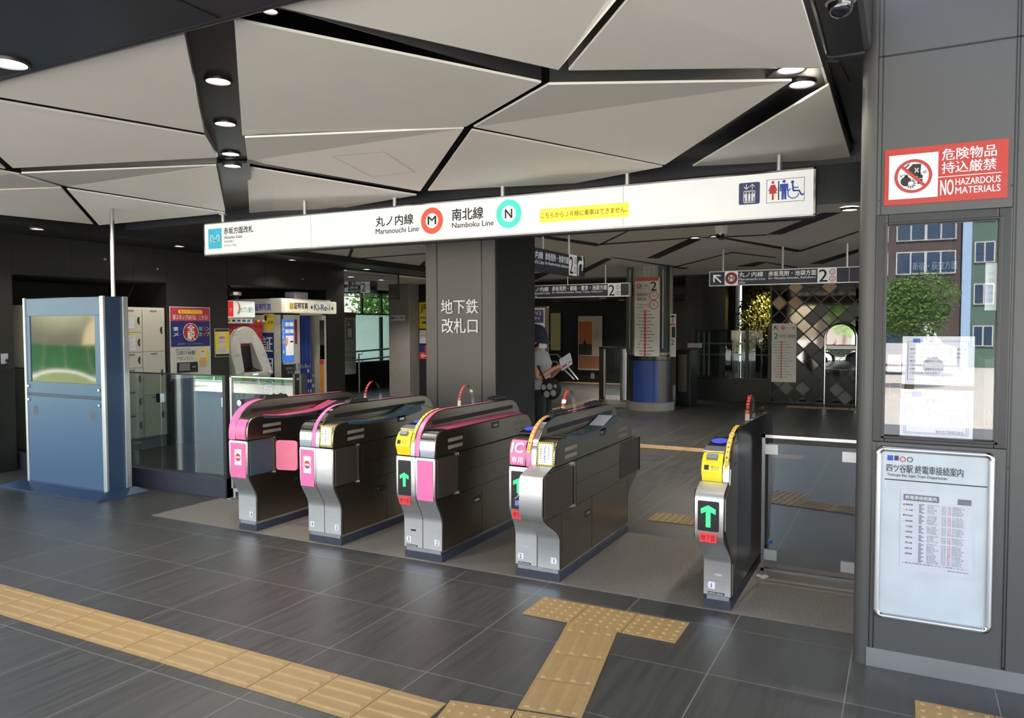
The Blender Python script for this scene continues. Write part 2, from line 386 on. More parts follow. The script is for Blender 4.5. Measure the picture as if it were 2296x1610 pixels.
# side cheeks of the channels
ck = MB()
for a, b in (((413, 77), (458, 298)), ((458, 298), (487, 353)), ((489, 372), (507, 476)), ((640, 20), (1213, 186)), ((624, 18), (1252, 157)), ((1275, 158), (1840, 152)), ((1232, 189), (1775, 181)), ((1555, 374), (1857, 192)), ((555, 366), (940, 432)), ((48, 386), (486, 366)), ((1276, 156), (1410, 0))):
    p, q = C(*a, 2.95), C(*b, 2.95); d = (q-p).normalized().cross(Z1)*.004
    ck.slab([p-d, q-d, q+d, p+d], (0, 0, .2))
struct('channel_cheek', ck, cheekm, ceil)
# dark soffits round the folded field
sf = MB().box(-16, -1.6, 2.90, -.37, 2.20, 3.14)
struct('soffit_front', sf, soffitm)
tr_ = MB()
tr_.tube([(-16, 2.21, 2.915), (-.37, 2.21, 2.915)], .022, 10)
tr_.tube([(-.37, 2.2, 2.95), (-.37, 6.0, 2.93)], .02, 8)
struct('trim_1', tr_, darkmetal, smooth=True)
sj = MB()
for x in (-4.9, -2.45): sj.box(x-.003, -1.6, 2.897, x+.003, 2.19, 2.9)
struct('trim_2', sj, blackp)
sr = MB().box(-.37, -1.6, 2.97, -.16, 4.04, 3.3).box(-.37, 4.06, 2.97, -.15, 6.0, 3.2)
struct('soffit_right', sr, soffitm, bevel=.03)
struct('soffit_middle', MB().box(-8.35, 5.98, 2.84, -.17, 7.9, 3.14), soffitm)
struct('soffit_left', MB().box(-9.25, 2.2, 2.76, -8.35, 16.2, 3.14), darkwall)

struct('skylight_blocker', MB().box(-.16, -3.6, 4.4, 8, 4.04, 4.6), soffitm)  # unseen roof added to keep skylight off the office wall
# ---- far field of the ceiling: white slab with dark joints
struct('ceiling_field', MB().box(-8.35, 7.9, 2.86, -.17, 21.5, 2.92), white, ceil)
jt = MB()
def js(*pts): jt.slab([C(x, y, 2.857) for x, y in pts], (0, 0, .012))
js((1190, 524), (1341, 546), (1345, 551), (1335, 552), (1190, 530)); js((1341, 549), (1404, 519), (1409, 519), (1349, 549))
js((1345, 547), (1560, 532), (1560, 534), (1345, 550)); js((1450, 579), (1475, 580), (1572, 537), (1548, 534))
js((1590, 530), (1610, 530), (1795, 561), (1790, 566)); js((1790, 563), (1925, 518), (1925, 521), (1795, 565))
js((1560, 533), (1600, 531), (1720, 526), (1720, 528), (1600, 534)); js((1720, 526), (1752, 526), (1886, 477), (1842, 478))
js((1308, 603), (1308, 614), (1372, 581), (1358, 579)); js((1368, 577), (1376, 577), (1545, 602), (1535, 604))
js((1190, 614), (1190, 632), (1236, 612), (1222, 611)); js((1500, 601), (1643, 565), (1646, 566), (1506, 602)); js((1640, 565), (1740, 577), (1740, 579), (1640, 567))
js((1650, 598), (1690, 598), (1722, 588), (1700, 587)); js((1712, 588), (1722, 588), (1790, 600), (1780, 601)); js((1815, 592), (1845, 592), (1925, 566), (1925, 558))
js((778, 581), (784, 582), (793, 559), (786, 558)); js((780, 581), (953, 568), (953, 570), (780, 583)); js((935, 601), (953, 601), (953, 585), (948, 588))
struct('joint_strip', jt, black, ceil)

# ---- walls
wl_ = MB()
wl_.box(-9.6, 4.92, 0, -9.2, 5.13, 2.80)             # pier left of the lockers
wl_.box(-9.6, 7.20, 0, -9.2, 8.28, 2.80)            # pier with the posters
wl_.box(-9.6, 10.50, 0, -9.2, 11.0, 2.80)           # pier before the passage
wl_.box(-9.6, 5.13, 2.30, -9.2, 7.20, 2.80); wl_.box(-9.6, 8.28, 2.34, -9.2, 10.5, 2.80)
wl_.box(-10.7, 5.0, 0, -10.5, 11.0, 2.9)
wl_.box(-10.5, 5.0, 0, -9.6, 5.13, 2.9); wl_.box(-10.5, 7.2, 0, -9.6, 7.3, 2.9); wl_.box(-10.5, 8.2, 0, -9.6, 8.28, 2.9); wl_.box(-10.5, 10.5, 0, -9.6, 11.0, 2.9)
wall_left = struct('wall_left', wl_, darkwall)
al = MB().box(-10.5, 5.13, 2.29, -9.21, 7.2, 2.30).box(-10.5, 8.28, 2.33, -9.21, 10.5, 2.34).box(-10.49, 5.13, 0, -10.46, 7.2, 2.3).box(-10.49, 8.28, 0, -10.46, 10.5, 2.34)
struct('alcove_lining', al, alcove, wall_left)
sm = MB()
for y in (5.13, 5.85, 6.7, 7.22, 7.92, 8.28, 9.05, 9.95, 10.5): sm.box(-9.2, y-.004, 2.32 if (5.2 < y < 7.2 or 8.3 < y < 10.4) else 0, -9.197, y+.004, 2.76)
struct('panel_seam', sm, blackp, wall_left)
sd = MB()
for y, z in ((6.28, 2.55), (7.05, 2.48), (9.9, 2.5)): sd.cyl((-9.2, y, z), (-9.17, y, z), .014, n=10)
struct('wall_stud', sd, alu, wall_left)
rb = MB().tube([P(372/6.19+250, 110/6.19+600, 0, -9.62), P(190/6.19+250, 510/6.19+600, 0, -9.62)], .008, 6)
struct('brace_rod', rb, darkmetal, wall_left)

# passage with frosted windows seen beyond the left wall
pw = MB()
pw.box(-13.4, 11.0, 0, -13.0, 21.5, .72); pw.box(-13.4, 11.0, 2.62, -13.0, 21.5, 3.1); pw.box(-13.4, 18.6, .72, -13.0, 21.5, 2.62)
pw.box(-13.4, 11, .72, -13.0, 14.6, 2.62); pw.box(-13.4, 10.7, 0, -10.5, 11, 3.1)
wall_pass = struct('wall_passage', pw, alcove)
pc = MB().box(-13.0, 11, 2.70, -9.22, 18.6, 2.74)
struct('ceiling_passage', pc, white)
frost = M('frosted_teal_glass', (196, 214, 210), .5, emit=.0)
frost.node_tree.nodes['Principled BSDF'].inputs['Transmission Weight'].default_value = .7
w1 = struct('window_1', MB().box(-13.12, 14.6, .70, -13.02, 18.6, .74), alu)
q = MB(); q.box(-13.1, 14.6, 2.01, -13.04, 18.6, 2.05)
for y in (15.95, 17.15, 18.42): q.box(-13.1, y-.03, .74, -13.0, y+.03, 1.96)
for y in (15.0, 16.35, 17.2, 17.7, 18.3): q.box(-13.1, y-.03, 2.05, -13.04, y+.03, 2.62)
struct('window_frame', q, blackp, w1)
q = MB()
for a, b in ((14.63, 15.92), (15.98, 17.12), (17.18, 18.39)): q.box(-13.075, a, .74, -13.06, b, 2.01)
struct('frosted_pane', q, frost, w1)
q = MB()
for a, b in ((14.6, 15.0), (15.0, 16.35), (16.35, 17.7), (17.7, 18.6)): q.box(-13.075, a+.03, 2.05, -13.065, b-.03, 2.62)
struct('clear_pane', q, clear, w1)

# pillars
q = MB(); q.box(-4.375, 6.5, 0, -3.558, 7.37, 2.86)
pil = struct('pillar_square', q, greymetal, bevel=.012)
q = MB()
for px in (980, 1080): x = P(px, 700, 1, 6.5).x; q.box(x-.004, 6.494, 0, x+.004, 6.505, 2.84)
struct('panel_seam', q, blackp, pil)
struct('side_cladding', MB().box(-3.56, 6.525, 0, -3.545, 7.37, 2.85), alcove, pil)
fr = FY(6.494); q = MB()
a = fr.pbox(989, 672, 1072, 704); fr.text(q, '地下鉄', *a, bold=.012); a = fr.pbox(991, 714, 1071, 747); fr.text(q, '改札口', *a, bold=.012)
flat('lettering', q, inkw, pil)
struct('pillar_passage', MB().box(-11.02, 14.8, 0, -10.42, 15.3, 3.1), M('pale_grey_cladding', (150, 146, 142), .4, .2), bevel=.01)
struct('wall_back_left', MB().box(-10.42, 15.2, 0, -9.2, 15.5, 3.1).box(-9.5, 15.2, 0, -9.2, 16.2, 3.1), alcove)

# far walls
struct('wall_back', MB().box(-14, 21.4, 0, -4.2, 21.7, 3.1).box(-4.2, 22.6, 0, 6, 22.9, 3.1), darkwall)
struct('wall_alcove', MB().box(-4.5, 17.4, 0, -4.25, 22.6, 3.1).box(-4.42, 17.42, 1.6, -3.6, 17.75, 2.9).box(-.9, 17.3, 0, 4, 17.5, 3.1), darkwall)

# ---- ticket office wall on the right
WY = 4.04
q = MB()
q.box(-.14, WY, 0, -.125, WY+.2, 7); q.box(-.127, WY, 2.195, .423, WY+.2, 7); q.box(-.127, WY, 0, .423, WY+.2, 1.105); q.box(.423, WY, 0, 3.5, WY+.2, 7)
wr = struct('wall_right', q, greymetal)
q = MB()
pts = [(-.14+.06*math.cos(t)-.0, WY+.06-.06*math.sin(t)) for t in [PI/2+PI/2*i/8 for i in range(9)]]
q.prism(pts+[(-.2, WY+.6), (-.14, WY+.6)], 2, 0, 7)
struct('corner_column', q, greymetal, wr, smooth=True)
q = MB()
for x in (-.127, -.108, .423, .435): q.box(x-.002, WY-.003, 0, x+.002, WY+.002, 7 if x not in (-.108,) else 7)
q.box(-.127, WY-.003, 2.936, 3.5, WY+.002, 2.944)
struct('panel_seam', q, blackp, wr)
q = MB()
for x, z in ((-.117, 2.262), (.418, 2.29), (-.117, .98), (.43, 1.02), (.43, .1), (-.13, .06)): q.cyl((x, WY, z), (x, WY-.004, z), .004, n=8)
struct('rivet', q, blackp, wr)
struct('baseboard_right', MB().box(-.138, WY-.006, 0, 3.5, WY+.01, .092), M('worn_steel_skirting', (150, 149, 152), .42, .8, var=.08, scale=3))
# window with its dark frame
w2 = struct('window_2', MB().box(-.127, WY-.01, 1.105, -.076, WY+.06, 2.195).box(.370, WY-.01, 1.105, .423, WY+.06, 2.195).box(-.076, WY-.01, 2.142, .37, WY+.06, 2.195).box(-.076, WY-.01, 1.105, .37, WY+.06, 1.139), darkmetal, bevel=.006)
struct('inner_frame', MB().box(-.09, WY-.016, 1.125, -.076, WY, 2.155).box(.37, WY-.016, 1.125, .386, WY, 2.155).box(-.076, WY-.016, 2.142, .37, WY, 2.155).box(-.09, WY-.016, 1.125, .386, WY, 1.139), darkmetal, w2, bevel=.003)
struct('glass_pane', MB().poly([(-.077, WY+.014, 1.138), (.371, WY+.014, 1.138), (.371, WY+.014, 2.143), (-.077, WY+.014, 2.143)]), winglass, w2)
q = MB().box(-.17, 7.0, 0, 3.4, 7.1, 3.1).box(3.3, 4.3, 0, 3.4, 7, 3.1).box(-.17, 4.7, 0, -.15, 7, 3.1).box(-.17, 4.24, 3.0, 3.4, 7, 3.1)
struct('wall_office_inner', q, darkwall)
# ================================================================== DOWNLIGHTS
def downlight(name, x, y, z, r, label, power, group, spot=True, ring=True):
    t = thing(name, label, 'ceiling light', (x, y, z), group)
    build('lamp_diffuser', MB().cyl((x, y, z-.004), (x, y, z-.001), r, n=24), lampem, t)
    mb = MB(); n = 28; L = []
    for rr, zz in ((r*1.0, z+.012), (r*1.0, z-.012), (r*1.16, z-.014), (r*1.2, z), (r*1.2, z+.012)):
        L.append(mb.ring((x, y, zz), X1, Y1, rr, rr, n))
    mb.loft(L, False); build('trim_ring', mb, darkmetal, t, smooth=True)
    if power:
        l = bpy.data.lights.new('downlight', 'SPOT'); lo = bpy.data.objects.new('light_source', l); COL.objects.link(lo); lo.parent = t
        l.energy = power*1.6; l.spot_size = math.radians(130); l.spot_blend = .6; l.shadow_soft_size = r*.8; l.color = (1, .93, .82); lo.location = (0, 0, -.02)
    return t
G = 'recessed downlights'
def dl(px, py, z, r, label, power=30, name='downlight'):
    p = C(px, py, z); return downlight(name, p.x, p.y, z, r, label, power, G)
dl(489, 179, 3.0, .062, 'round lit downlight nearest the camera in the dark channel between the white panels', 20)
dl(505, 275, 3.0, .062, 'round lit downlight second from the front in the dark ceiling channel', 20)
dl(517, 343, 3.0, .062, 'round lit downlight just before the cross joint of the dark ceiling channel', 20)
dl(521, 370, 2.965, .062, 'round lit downlight just behind the cross joint of the dark ceiling channel', 20)
dl(539, 479, 2.928, .062, 'round lit downlight at the rear end of the channel above the hanging white sign', 20)
dl(18, 139, 2.9, .078, 'large round downlight in the dark front soffit at the left edge', 20)
dl(1798, 185, 2.957, .062, 'round lit downlight in the channel under the right corner of the white panels', 20)
dl(1774, 152, 2.957, .062, 'round downlight half hidden by a panel edge at the upper right', 12)
dl(606, 20, 2.96, .028, 'small bright downlight peeping at the front end of the long black gap', 0)
dl(84, 512, 2.76, .062, 'downlight in the left soffit shining on the wall above the lockers', 14)
dl(402, 551, 2.76, .062, 'downlight in the left soffit above the stamp poster pier', 14)
dl(655, 582, 2.76, .062, 'downlight in the left soffit above the photo booth', 14)
dl(1905, 469, 2.84, .07, 'downlight in the middle soffit close to the right column', 50)
dl(1558, 532, 2.855, .06, 'downlight at the joint crossing of the rear ceiling left of the small camera', 90)
dl(1600, 529, 2.855, .05, 'downlight close to the right of the joint crossing, under the small camera', 0)
dl(1257, 577, 2.855, .06, 'downlight beside the right end of the navy arrow sign', 90)
dl(1282, 619, 2.855, .06, 'farther downlight seen just below the navy arrow sign', 30) if False else None
for px, py, w in ((1352, 668, 'left one'), (1394, 672, 'right one')):
    zb_ = P(1352, 668, 1, 18.2).z; p = P(px, py, 2, zb_); downlight('downlight', p.x, p.y, zb_, .09, 'small downlight low in the dark back of the hall, '+w, 90, G)
dl(822, 603, 2.76, .075, 'downlight above the smoke barrier glass in the side passage', 20)
for px, py, Y_, w, pw in ((787, 620, 14.2, 'downlight left above the small platform sign in the passage', 24), (855, 627, 16.0, 'downlight right above the small platform sign in the passage', 70)):
    p = C(px, py, 2.70); downlight('downlight', p.x, p.y, 2.70, .09, w, pw, G)
struct('soffit_back', MB().box(-9.2, 17.3, zb_, -4.5, 21.4, zb_+.16), darkwall)

# ================================================================== HANGING SIGN
t = thing('hanging_sign', 'long white backlit line sign hanging on six rods over the ticket gates', 'sign', (-3.5, 5.6, 2.44))
SY = 5.6; sx0, sx1, sz0, sz1 = -6.545, -.555, 2.43, 2.755
build('casing', MB().box(sx0, SY+.004, sz0-.012, sx1, SY+.11, sz1), alu, t, bevel=.004)
build('bottom_rail', MB().box(sx0, SY-.004, sz0-.016, sx1, SY+.12, sz0-.004), plinth, t)
q = MB(); q.box(sx0, SY-.006, sz1-.012, sx1, SY+.004, sz1); q.box(sx0, SY-.006, sz0-.004, sx1, SY+.004, sz0+.008); q.box(sx1-.014, SY-.006, sz0, sx1, SY+.004, sz1); q.box(sx0, SY-.006, sz0, sx0+.012, SY+.004, sz1)
build('frame', q, steelbright, t)
build('light_panel', MB().box(sx0+.01, SY, sz0+.006, sx1-.012, SY+.004, sz1-.01), signem, t)
fr = FY(SY); q = MB()
for px in (697, 1397): u, v = fr.uv(px, 500); fr.rect(q, u-.002, sz0+.008, u+.002, sz1-.012, .001)
flat('panel_joint', q, inkl, t)
q = MB()
def T(s, x0, y0, x1, y1, bold=.004): fr.text(q, s, *fr.pbox(x0, y0, x1, y1), bold=bold)
T('赤坂方面改札', 502, 511, 568, 526, .02); T('Akasaka Gate', 503, 529, 543, 536, .01); T('赤坂检票口', 502.7, 539.7, 525.4, 545, 0); T('아카사카 개찰', 502.7, 549, 530, 553.6, 0)
T('丸ノ内線', 842.8, 486, 926.8, 509, .02); T('Marunouchi Line', 842.8, 513.5, 939.7, 525.5, .018)
T('南北線', 1014, 469, 1083.6, 495.4, .02); T('Namboku Line', 1014, 500, 1107, 512, .018)
T('M', 959.5, 485.6, 978, 503.8, .03); T('N', 1132.7, 469.6, 1148.5, 489.8, .03)
flat('lettering', q, inkd, t)
q = MB(); u, v = fr.uv(968.6, 495); fr.annu(q, u, v, .066, .115, .002, 40); flat('line_emblem', q, M('marunouchi_red_ring', (244, 80, 62), .5, emit=.35), t)
q = MB(); u, v = fr.uv(1141, 479.4); fr.annu(q, u, v, .068, .118, .002, 40); flat('line_emblem', q, M('turquoise_ring', (70, 212, 196), .5, emit=.35), t)
q = MB(); a = fr.pbox(467, 514, 497.5, 559); fr.rect(q, *a); flat('operator_emblem', q, M('cyan_emblem_plate', (40, 174, 206), .5, emit=.25), t)
q = MB(); cx, cy = (a[0]+a[2])/2, (a[1]+a[3])/2; w_ = (a[2]-a[0]); 
for s in (-1, 1):
    pts = [(cx+s*w_*.02, cy-.02*1), (cx+s*w_*.12, cy+.012), (cx+s*w_*.2, cy+.036), (cx+s*w_*.3, cy+.034), (cx+s*w_*.32, cy), (cx+s*w_*.27, cy-.034)]
    for p0, p1 in zip(pts, pts[1:]): fr.line(q, p0[0], p0[1], p1[0], p1[1], .011, .004)
    fr.line(q, cx+s*w_*.02, cy-.02, cx+s*w_*.1, cy-.034, .009, .004)
fr.annu(q, cx, cy-.022, .008, .016, .004, 16)
flat('emblem_stroke', q, inkw, t)
q = MB(); a = fr.pbox(1210.5, 469.6, 1410, 499.6); fr.rect(q, *a, .002); flat('notice_strip', q, M('yellow_notice_strip', (246, 222, 72), .5, emit=.45), t)
q = MB(); h = a[3]-a[1]; fr.text(q, 'こちらからＪＲ線に乗車はできません。', a[0]+.012, a[1]+.3*h, a[2]-.012, a[1]+.72*h, .004, .006); flat('notice_lettering', q, inkd, t)
def figure(fr, mb, cx, z0, h, skirt):
    fr.ell(mb, cx, z0+h*.92, h*.08, h*.08, .003, 16)
    if skirt: fr.shape(mb, [(cx-.10*h, z0+.8*h), (cx+.10*h, z0+.8*h), (cx+.24*h, z0+.48*h), (cx+.18*h, z0+.46*h), (cx+.13*h, z0+.6*h), (cx+.2*h, z0+.33*h), (cx+.05*h, z0+.33*h), (cx+.05*h, z0), (cx-.05*h, z0), (cx-.05*h, z0+.33*h), (cx-.2*h, z0+.33*h), (cx-.13*h, z0+.6*h), (cx-.18*h, z0+.46*h), (cx-.24*h, z0+.48*h)], .003)
    else: fr.shape(mb, [(cx-.2*h, z0+.8*h), (cx+.2*h, z0+.8*h), (cx+.21*h, z0+.42*h), (cx+.14*h, z0+.42*h), (cx+.12*h, z0+.66*h), (cx+.12*h, z0), (cx+.015*h, z0), (cx, z0+.4*h), (cx-.015*h, z0), (cx-.12*h, z0), (cx-.12*h, z0+.66*h), (cx-.14*h, z0+.42*h), (cx-.21*h, z0+.42*h)], .003)
q = MB(); a = fr.pbox(1657, 411.4, 1703.8, 460); fr.rrect(q, *a, .012); flat('elevator_symbol', q, M('symbol_navy', (52, 66, 104), .5), t)
q = MB(); cx = (a[0]+a[2])/2; w_ = a[2]-a[0]
hh = a[3]-a[1]; chev(fr, q, cx-w_*.14, a[3]-.20*hh, .26*hh, .004, ang=PI); chev(fr, q, cx+w_*.14, a[3]-.20*hh, .26*hh, .004)
z0, z1 = a[1]+.07*hh, a[1]+.62*hh; fr.rect(q, cx-w_*.28, z0, cx+w_*.28, z0+.006, .004); fr.rect(q, cx-w_*.28, z1-.006, cx+w_*.28, z1, .004); fr.rect(q, cx-w_*.28, z0, cx-w_*.245, z1, .004); fr.rect(q, cx+w_*.245, z0, cx+w_*.28, z1, .004)
for k in (-1, 0, 1): figure(fr, q, cx+k*w_*.15, z0+.010, .42*hh, False)
flat('symbol_figures', q, inkw, t)
q = MB(); a = fr.pbox(1719, 404, 1804, 456); wd = .003
for r0 in ((a[0], a[1], a[2], a[1]+wd), (a[0], a[3]-wd, a[2], a[3]), (a[0], a[1], a[0]+wd, a[3]), (a[2]-wd, a[1], a[2], a[3])): fr.rect(q, *r0)
u, v = fr.uv(1746, 427); fr.rect(q, u-.004, v-.066, u+.004, v+.066); flat('toilet_symbol_border', q, inkd, t)
u, v = fr.uv(1733, 428); q = MB(); figure(fr, q, u, v-.064, .132, True); flat('woman_symbol', q, inkr, t)
u, v = fr.uv(1758, 426); q = MB(); figure(fr, q, u, v-.066, .136, False); flat('man_symbol', q, inkb, t)
u, v = fr.uv(1781, 424); q = MB()
fr.ell(q, u-.012, v+.05, .011, .011, .003, 12); fr.line(q, u-.012, v+.04, u-.006, v-.012, .011, .003); fr.line(q, u-.01, v+.012, u+.028, v+.01, .008, .003); fr.line(q, u-.008, v-.01, u+.032, v-.012, .011, .003); fr.line(q, u+.03, v-.01, u+.05, v-.045, .01, .003); fr.line(q, u+.048, v-.044, u+.066, v-.036, .009, .003)
for k in range(20):
    t0, t1 = 2.0+k*.21, 2.0+(k+1)*.21
    fr.line(q, u-.006+.036*math.cos(t0), v-.026+.036*math.sin(t0), u-.006+.036*math.cos(t1), v-.026+.036*math.sin(t1), .007, .003)
flat('wheelchair_symbol', q, inkb, t)
for px, py in ((500, 480), (683, 440), (885, 436), (1127, 392), (1407, 378), (1748, 324)):
    p = P(px, py, 1, SY+.05); r = build('hanging_rod', MB().cyl((p.x, SY+.05, sz1-.005), (p.x, SY+.05, p.z+.02), .018, n=14).cyl((p.x, SY+.05, p.z-.012), (p.x, SY+.05, p.z), .038, n=18), alu, t, smooth=True)

# ================================================================== TICKET GATES
lampstrip = M('unlit_lamp_strip', (120, 110, 102), .4); brownflap = M('brown_flap', (74, 64, 60), .3, .4); cobalt = M('cobalt_touch_disc', (70, 92, 230), .4, emit=.3)
GY = 4.45; HW = .163; FW = .0375
def side_profile(fb, bb, z0=.08, z1=.752):
    L = 1.36
    def bulge(b, z):
        if z < .28: return 0
        if z < .50: q_ = (z-.28)/.22; return b*(q_*q_*(3-2*q_))
        return b
    zs = [z0, .28, .31, .34, .37, .40, .43, .46, .50]
    fr_ = [(-bulge(fb, z), z) for z in zs]; bk = [(L+bulge(bb, z), z) for z in zs]
    if fb > .2: fr_ += [(-fb, .70), (-fb+.01, .725), (-fb+.03, .74), (-.11, .775)]
    else: fr_ += [(-fb, .735), (-fb+.006, z1)]
    if bb > .2: bk += [(L+bb, .70), (L+bb-.01, .725), (L+bb-.03, .74), (L+.11, .775)]
    else: bk += [(L+bb, .735), (L+bb-.006, z1)]
    return fr_+bk[::-1]
def head_profile(kind):
    f_ = [(-.088, .757), (-.09, .80), (-.088, .85), (-.075, .895), (-.05, .922), (-.015, .937), (.03, .942)]
    b_ = [(1.40, .80), (1.449, .757)]
    if kind == 'reader': m_ = [(.10, .938), (.34, .912), (.62, .912), (.80, .925), (.86, .945), (1.0, .975), (1.10, .978), (1.30, .925), (1.40, .89), (1.44, .84)]
    elif kind == 'low': m_ = [(.06, .93), (.12, .945), (.3, .958), (.5, .945), (1.2, .93), (1.34, .92), (1.41, .88), (1.44, .83)]
    else: m_ = [(.2, .935), (1.25, .93), (1.35, .915), (1.42, .87), (1.446, .82)]
    return f_+m_+[(1.449, .757)]
FIN = [(-.092, .757), (-.092, .82), (-.083, .875), (-.06, .925), (-.02, .97), (.03, 1.008), (.09, 1.036), (.16, 1.053), (.25, 1.06), (1.24, 1.045), (1.33, 1.034), (1.40, 1.0), (1.45, .945), (1.475, .87), (1.475, .757)]
def mirror_x(pts): return pts
def gate(x0, label, halves, fin, arch_y, pads):
    """x0 is the middle of the fin; halves maps side (-1 left, 1 right) to its fittings"""
    t = thing('ticket_gate', label, 'ticket gate', (x0, GY, 0), 'ticket gates in a row')
    def xx(s, a, b): return (x0+min(s*a, s*b), x0+max(s*a, s*b))
    xl = -HW if -1 in halves else -FW if fin.get('solo') else 0
    xr = HW if 1 in halves else (FW if fin.get('solo') else 0)
    if fin.get('half') == 'l': xr = 0
    if fin.get('half') == 'r': xl = 0 if False else -FW
    build('plinth', MB().box(x0+xl+.005, GY-.005, 0, x0+xr-.002, GY+1.37, .058), plinth, t, bevel=.004)
    build('kick_strip', MB().box(x0+xl+.02, GY-.004, .055, x0+xr-.012, GY+1.35, .081), steelbright, t)
    sh = lambda pr: [(GY+y, z) for y, z in pr]
    for s, h in halves.items():
        fb, bb = h.get('fb', .09), h.get('bb', .09)
        inner = 0 if (len(halves) == 2 or fin.get('half') == 'l') else FW
        a, b = xx(s, -inner if len(halves) == 1 and fin.get('half') == 'r' else 0, HW)
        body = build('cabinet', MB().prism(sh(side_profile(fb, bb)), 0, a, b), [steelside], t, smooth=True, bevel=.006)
        # brushed front skin
        pr = [p for p in side_profile(fb, bb) if p[0] < .3]
        L = [[(a+.003, GY+y-.0045, z), (b-.003, GY+y-.0045, z)] for y, z in pr]
        mb = MB(); vs = [p for l_ in L for p in l_]
        for k in range(len(L)-1): mb.faces(L[k]+L[k+1][::-1], [(0, 1, 2, 3)])
        vv = MB()
        for k in range(len(L)): vv.v += [Vector(L[k][0]), Vector(L[k][1])]
        vv.v[0].z = vv.v[1].z = .083
        for k in range(len(L)-1): vv.f.append([2*k, 2*k+1, 2*k+3, 2*k+2]); vv.mi.append(0)
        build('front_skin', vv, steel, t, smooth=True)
        ha, hb = xx(s, FW, HW)
        hm_ = h.get('headmat', steelside)
        build('head', MB().prism(sh(head_profile(h['head'])), 0, ha, hb), hm_, t, smooth=True, bevel=.006)
        ff = FY(GY-fb-.0045); fm = x0+s*(HW+.0)/2; fa, fb_ = a+.012, b-.012
        if s < 0: fb_ = b-.018
        else: fa = a+.018
        # front face fittings
        k = h.get('face')
        if k == 'pink':
            q = MB(); ff.rect(q, fa, .455, fb_, .735, .002); flat('face_panel', q, pink, t)
        if k == 'noentry':
            q = MB(); ff.rect(q, fa, .455, fb_, .735, .002); fp = flat('face_panel', q, pink, t)
            c_ = (fa+fb_)/2+.003; q = MB(); ff.rect(q, c_-.038, .555, c_+.038, .685, .004); st_ = flat('sticker', q, paper, fp)
            q = MB(); ff.ell(q, c_, .62, .029, .031, .005); ff.rect(q, c_-.023, .613, c_+.023, .627, .0055, 1); flat('no_entry_symbol', q, [inkr, paper], fp)
        if k in ('arrow', 'entry', 'bigarrow'):
            lo = .52 if k == 'bigarrow' else .475; hi = .69 if k == 'bigarrow' else .725
            q = MB(); c_ = (fa+fb_)/2-(.006 if k != 'bigarrow' else 0); hw = .059 if k == 'bigarrow' else .054
            ff.rrect(q, c_-hw, lo, c_+hw, hi, .008, .003); dp = flat('display_panel', q, blackp, t)
            q = MB(); az = (lo+hi)/2-(.0 if k != 'entry' else -.03)-(.012 if k == 'arrow' else 0)
            arrow(ff, q, c_, az, .078 if k != 'bigarrow' else .084, .1 if k != 'bigarrow' else .125, .0045, th=.32); flat('green_arrow', q, greenled, dp)
            if k == 'entry':
                q = MB(); ff.vtext(q, '入専', c_-.03, lo+.012, c_+.03, lo+.115, .0045, .0); flat('led_lettering', q, blueled, dp)
            q = MB(); z0 = lo-.062; ff.rect(q, c_-.046, z0, c_+.046, z0+.05, .003); rp = flat('red_display', q, redled, t)
            q = MB(); ff.text(q, '地下鉄', c_-.04, z0+.006, c_+.04, z0+.044, .0045, .01); flat('display_lettering', q, inkd, rp)
        # number tag and small slot at the foot
        fl_ = FY(GY-.0045); q = MB(); c_ = x0+s*.122 if len(halves) == 2 else x0+s*.085
        if len(halves) == 1 and s > 0: c_ = x0+.11
        if len(halves) == 1 and s < 0: c_ = x0-.115
        fl_.shape(q, [(c_-.022+(.008 if s < 0 else 0), .118), (c_+.022-(.008 if s > 0 else 0), .118), (c_+.022-(.008 if s > 0 else 0)+(.008 if s > 0 else 0), .138), (c_+.022-(.008 if s > 0 else 0), .16), (c_-.022+(.008 if s < 0 else 0), .16), (c_-.022, .138)], .002)
        nt = flat('number_tag', q, paper, t); q = MB(); fl_.text(q, h['num'], c_, .124, h=.028, al='c'); flat('number', q, inkd, nt)
        if h.get('maker'):
            q = MB(); fl_.rect(q, c_-.02, .086, c_+.075, .1, .002); mk = flat('maker_plate', q, blackp, t); q = MB(); fl_.text(q, 'NIPPON SIGNAL', c_-.016, .089, c_+.071, .097, .004); flat('maker_lettering', q, inkw, mk)
            q = MB(); fl_.rect(q, c_+.02, .2, c_+.062, .212, .002); flat('slot', q, inkl if h.get('maker') == 2 else blackp, t)
        # head front fittings
        hf = FY(GY-.0905); k = h.get('headfit')
        if k == 'ticket':
            q = MB(); q.prism(sh([(-.088, .758), (-.10, .80), (-.108, .815), (-.112, .84), (-.098, .885), (-.07, .918), (-.04, .934), (0, .94), (0, .758)]), 0, ha+.006, hb-.002)
            tb = build('ticket_inlet', q, yellow, t, smooth=True, bevel=.006, seg=3)
            q = MB(); nz_ = Vector((0, -.058, .032)).normalized()
            q.slab([(ha+.035, GY-.086, .893), (hb-.03, GY-.086, .893), (hb-.03, GY-.063, .914), (ha+.035, GY-.063, .914)], (0, -.02, .02)); build('ticket_slot', q, inkg, tb)
            sf_ = F((ha, GY-.1135, .842), X1, Vector((0, .29, 1))); q = MB(); sf_.text(q, '投入口', .062, .01, .108, .026, .002, .004); sf_.text(q, 'Insert ticket', .062, .002, .108, .008, .002); sf_.rect(q, .024, .0, .05, .028, .002); flat('slot_lettering', q, inkd, tb)
            build('ledge', MB().slab([(ha+.004, GY-.045, .937), (hb, GY-.045, .937), (hb, GY+.03, .955), (ha+.004, GY+.03, .955)], (0, 0, .006)), alu, t)
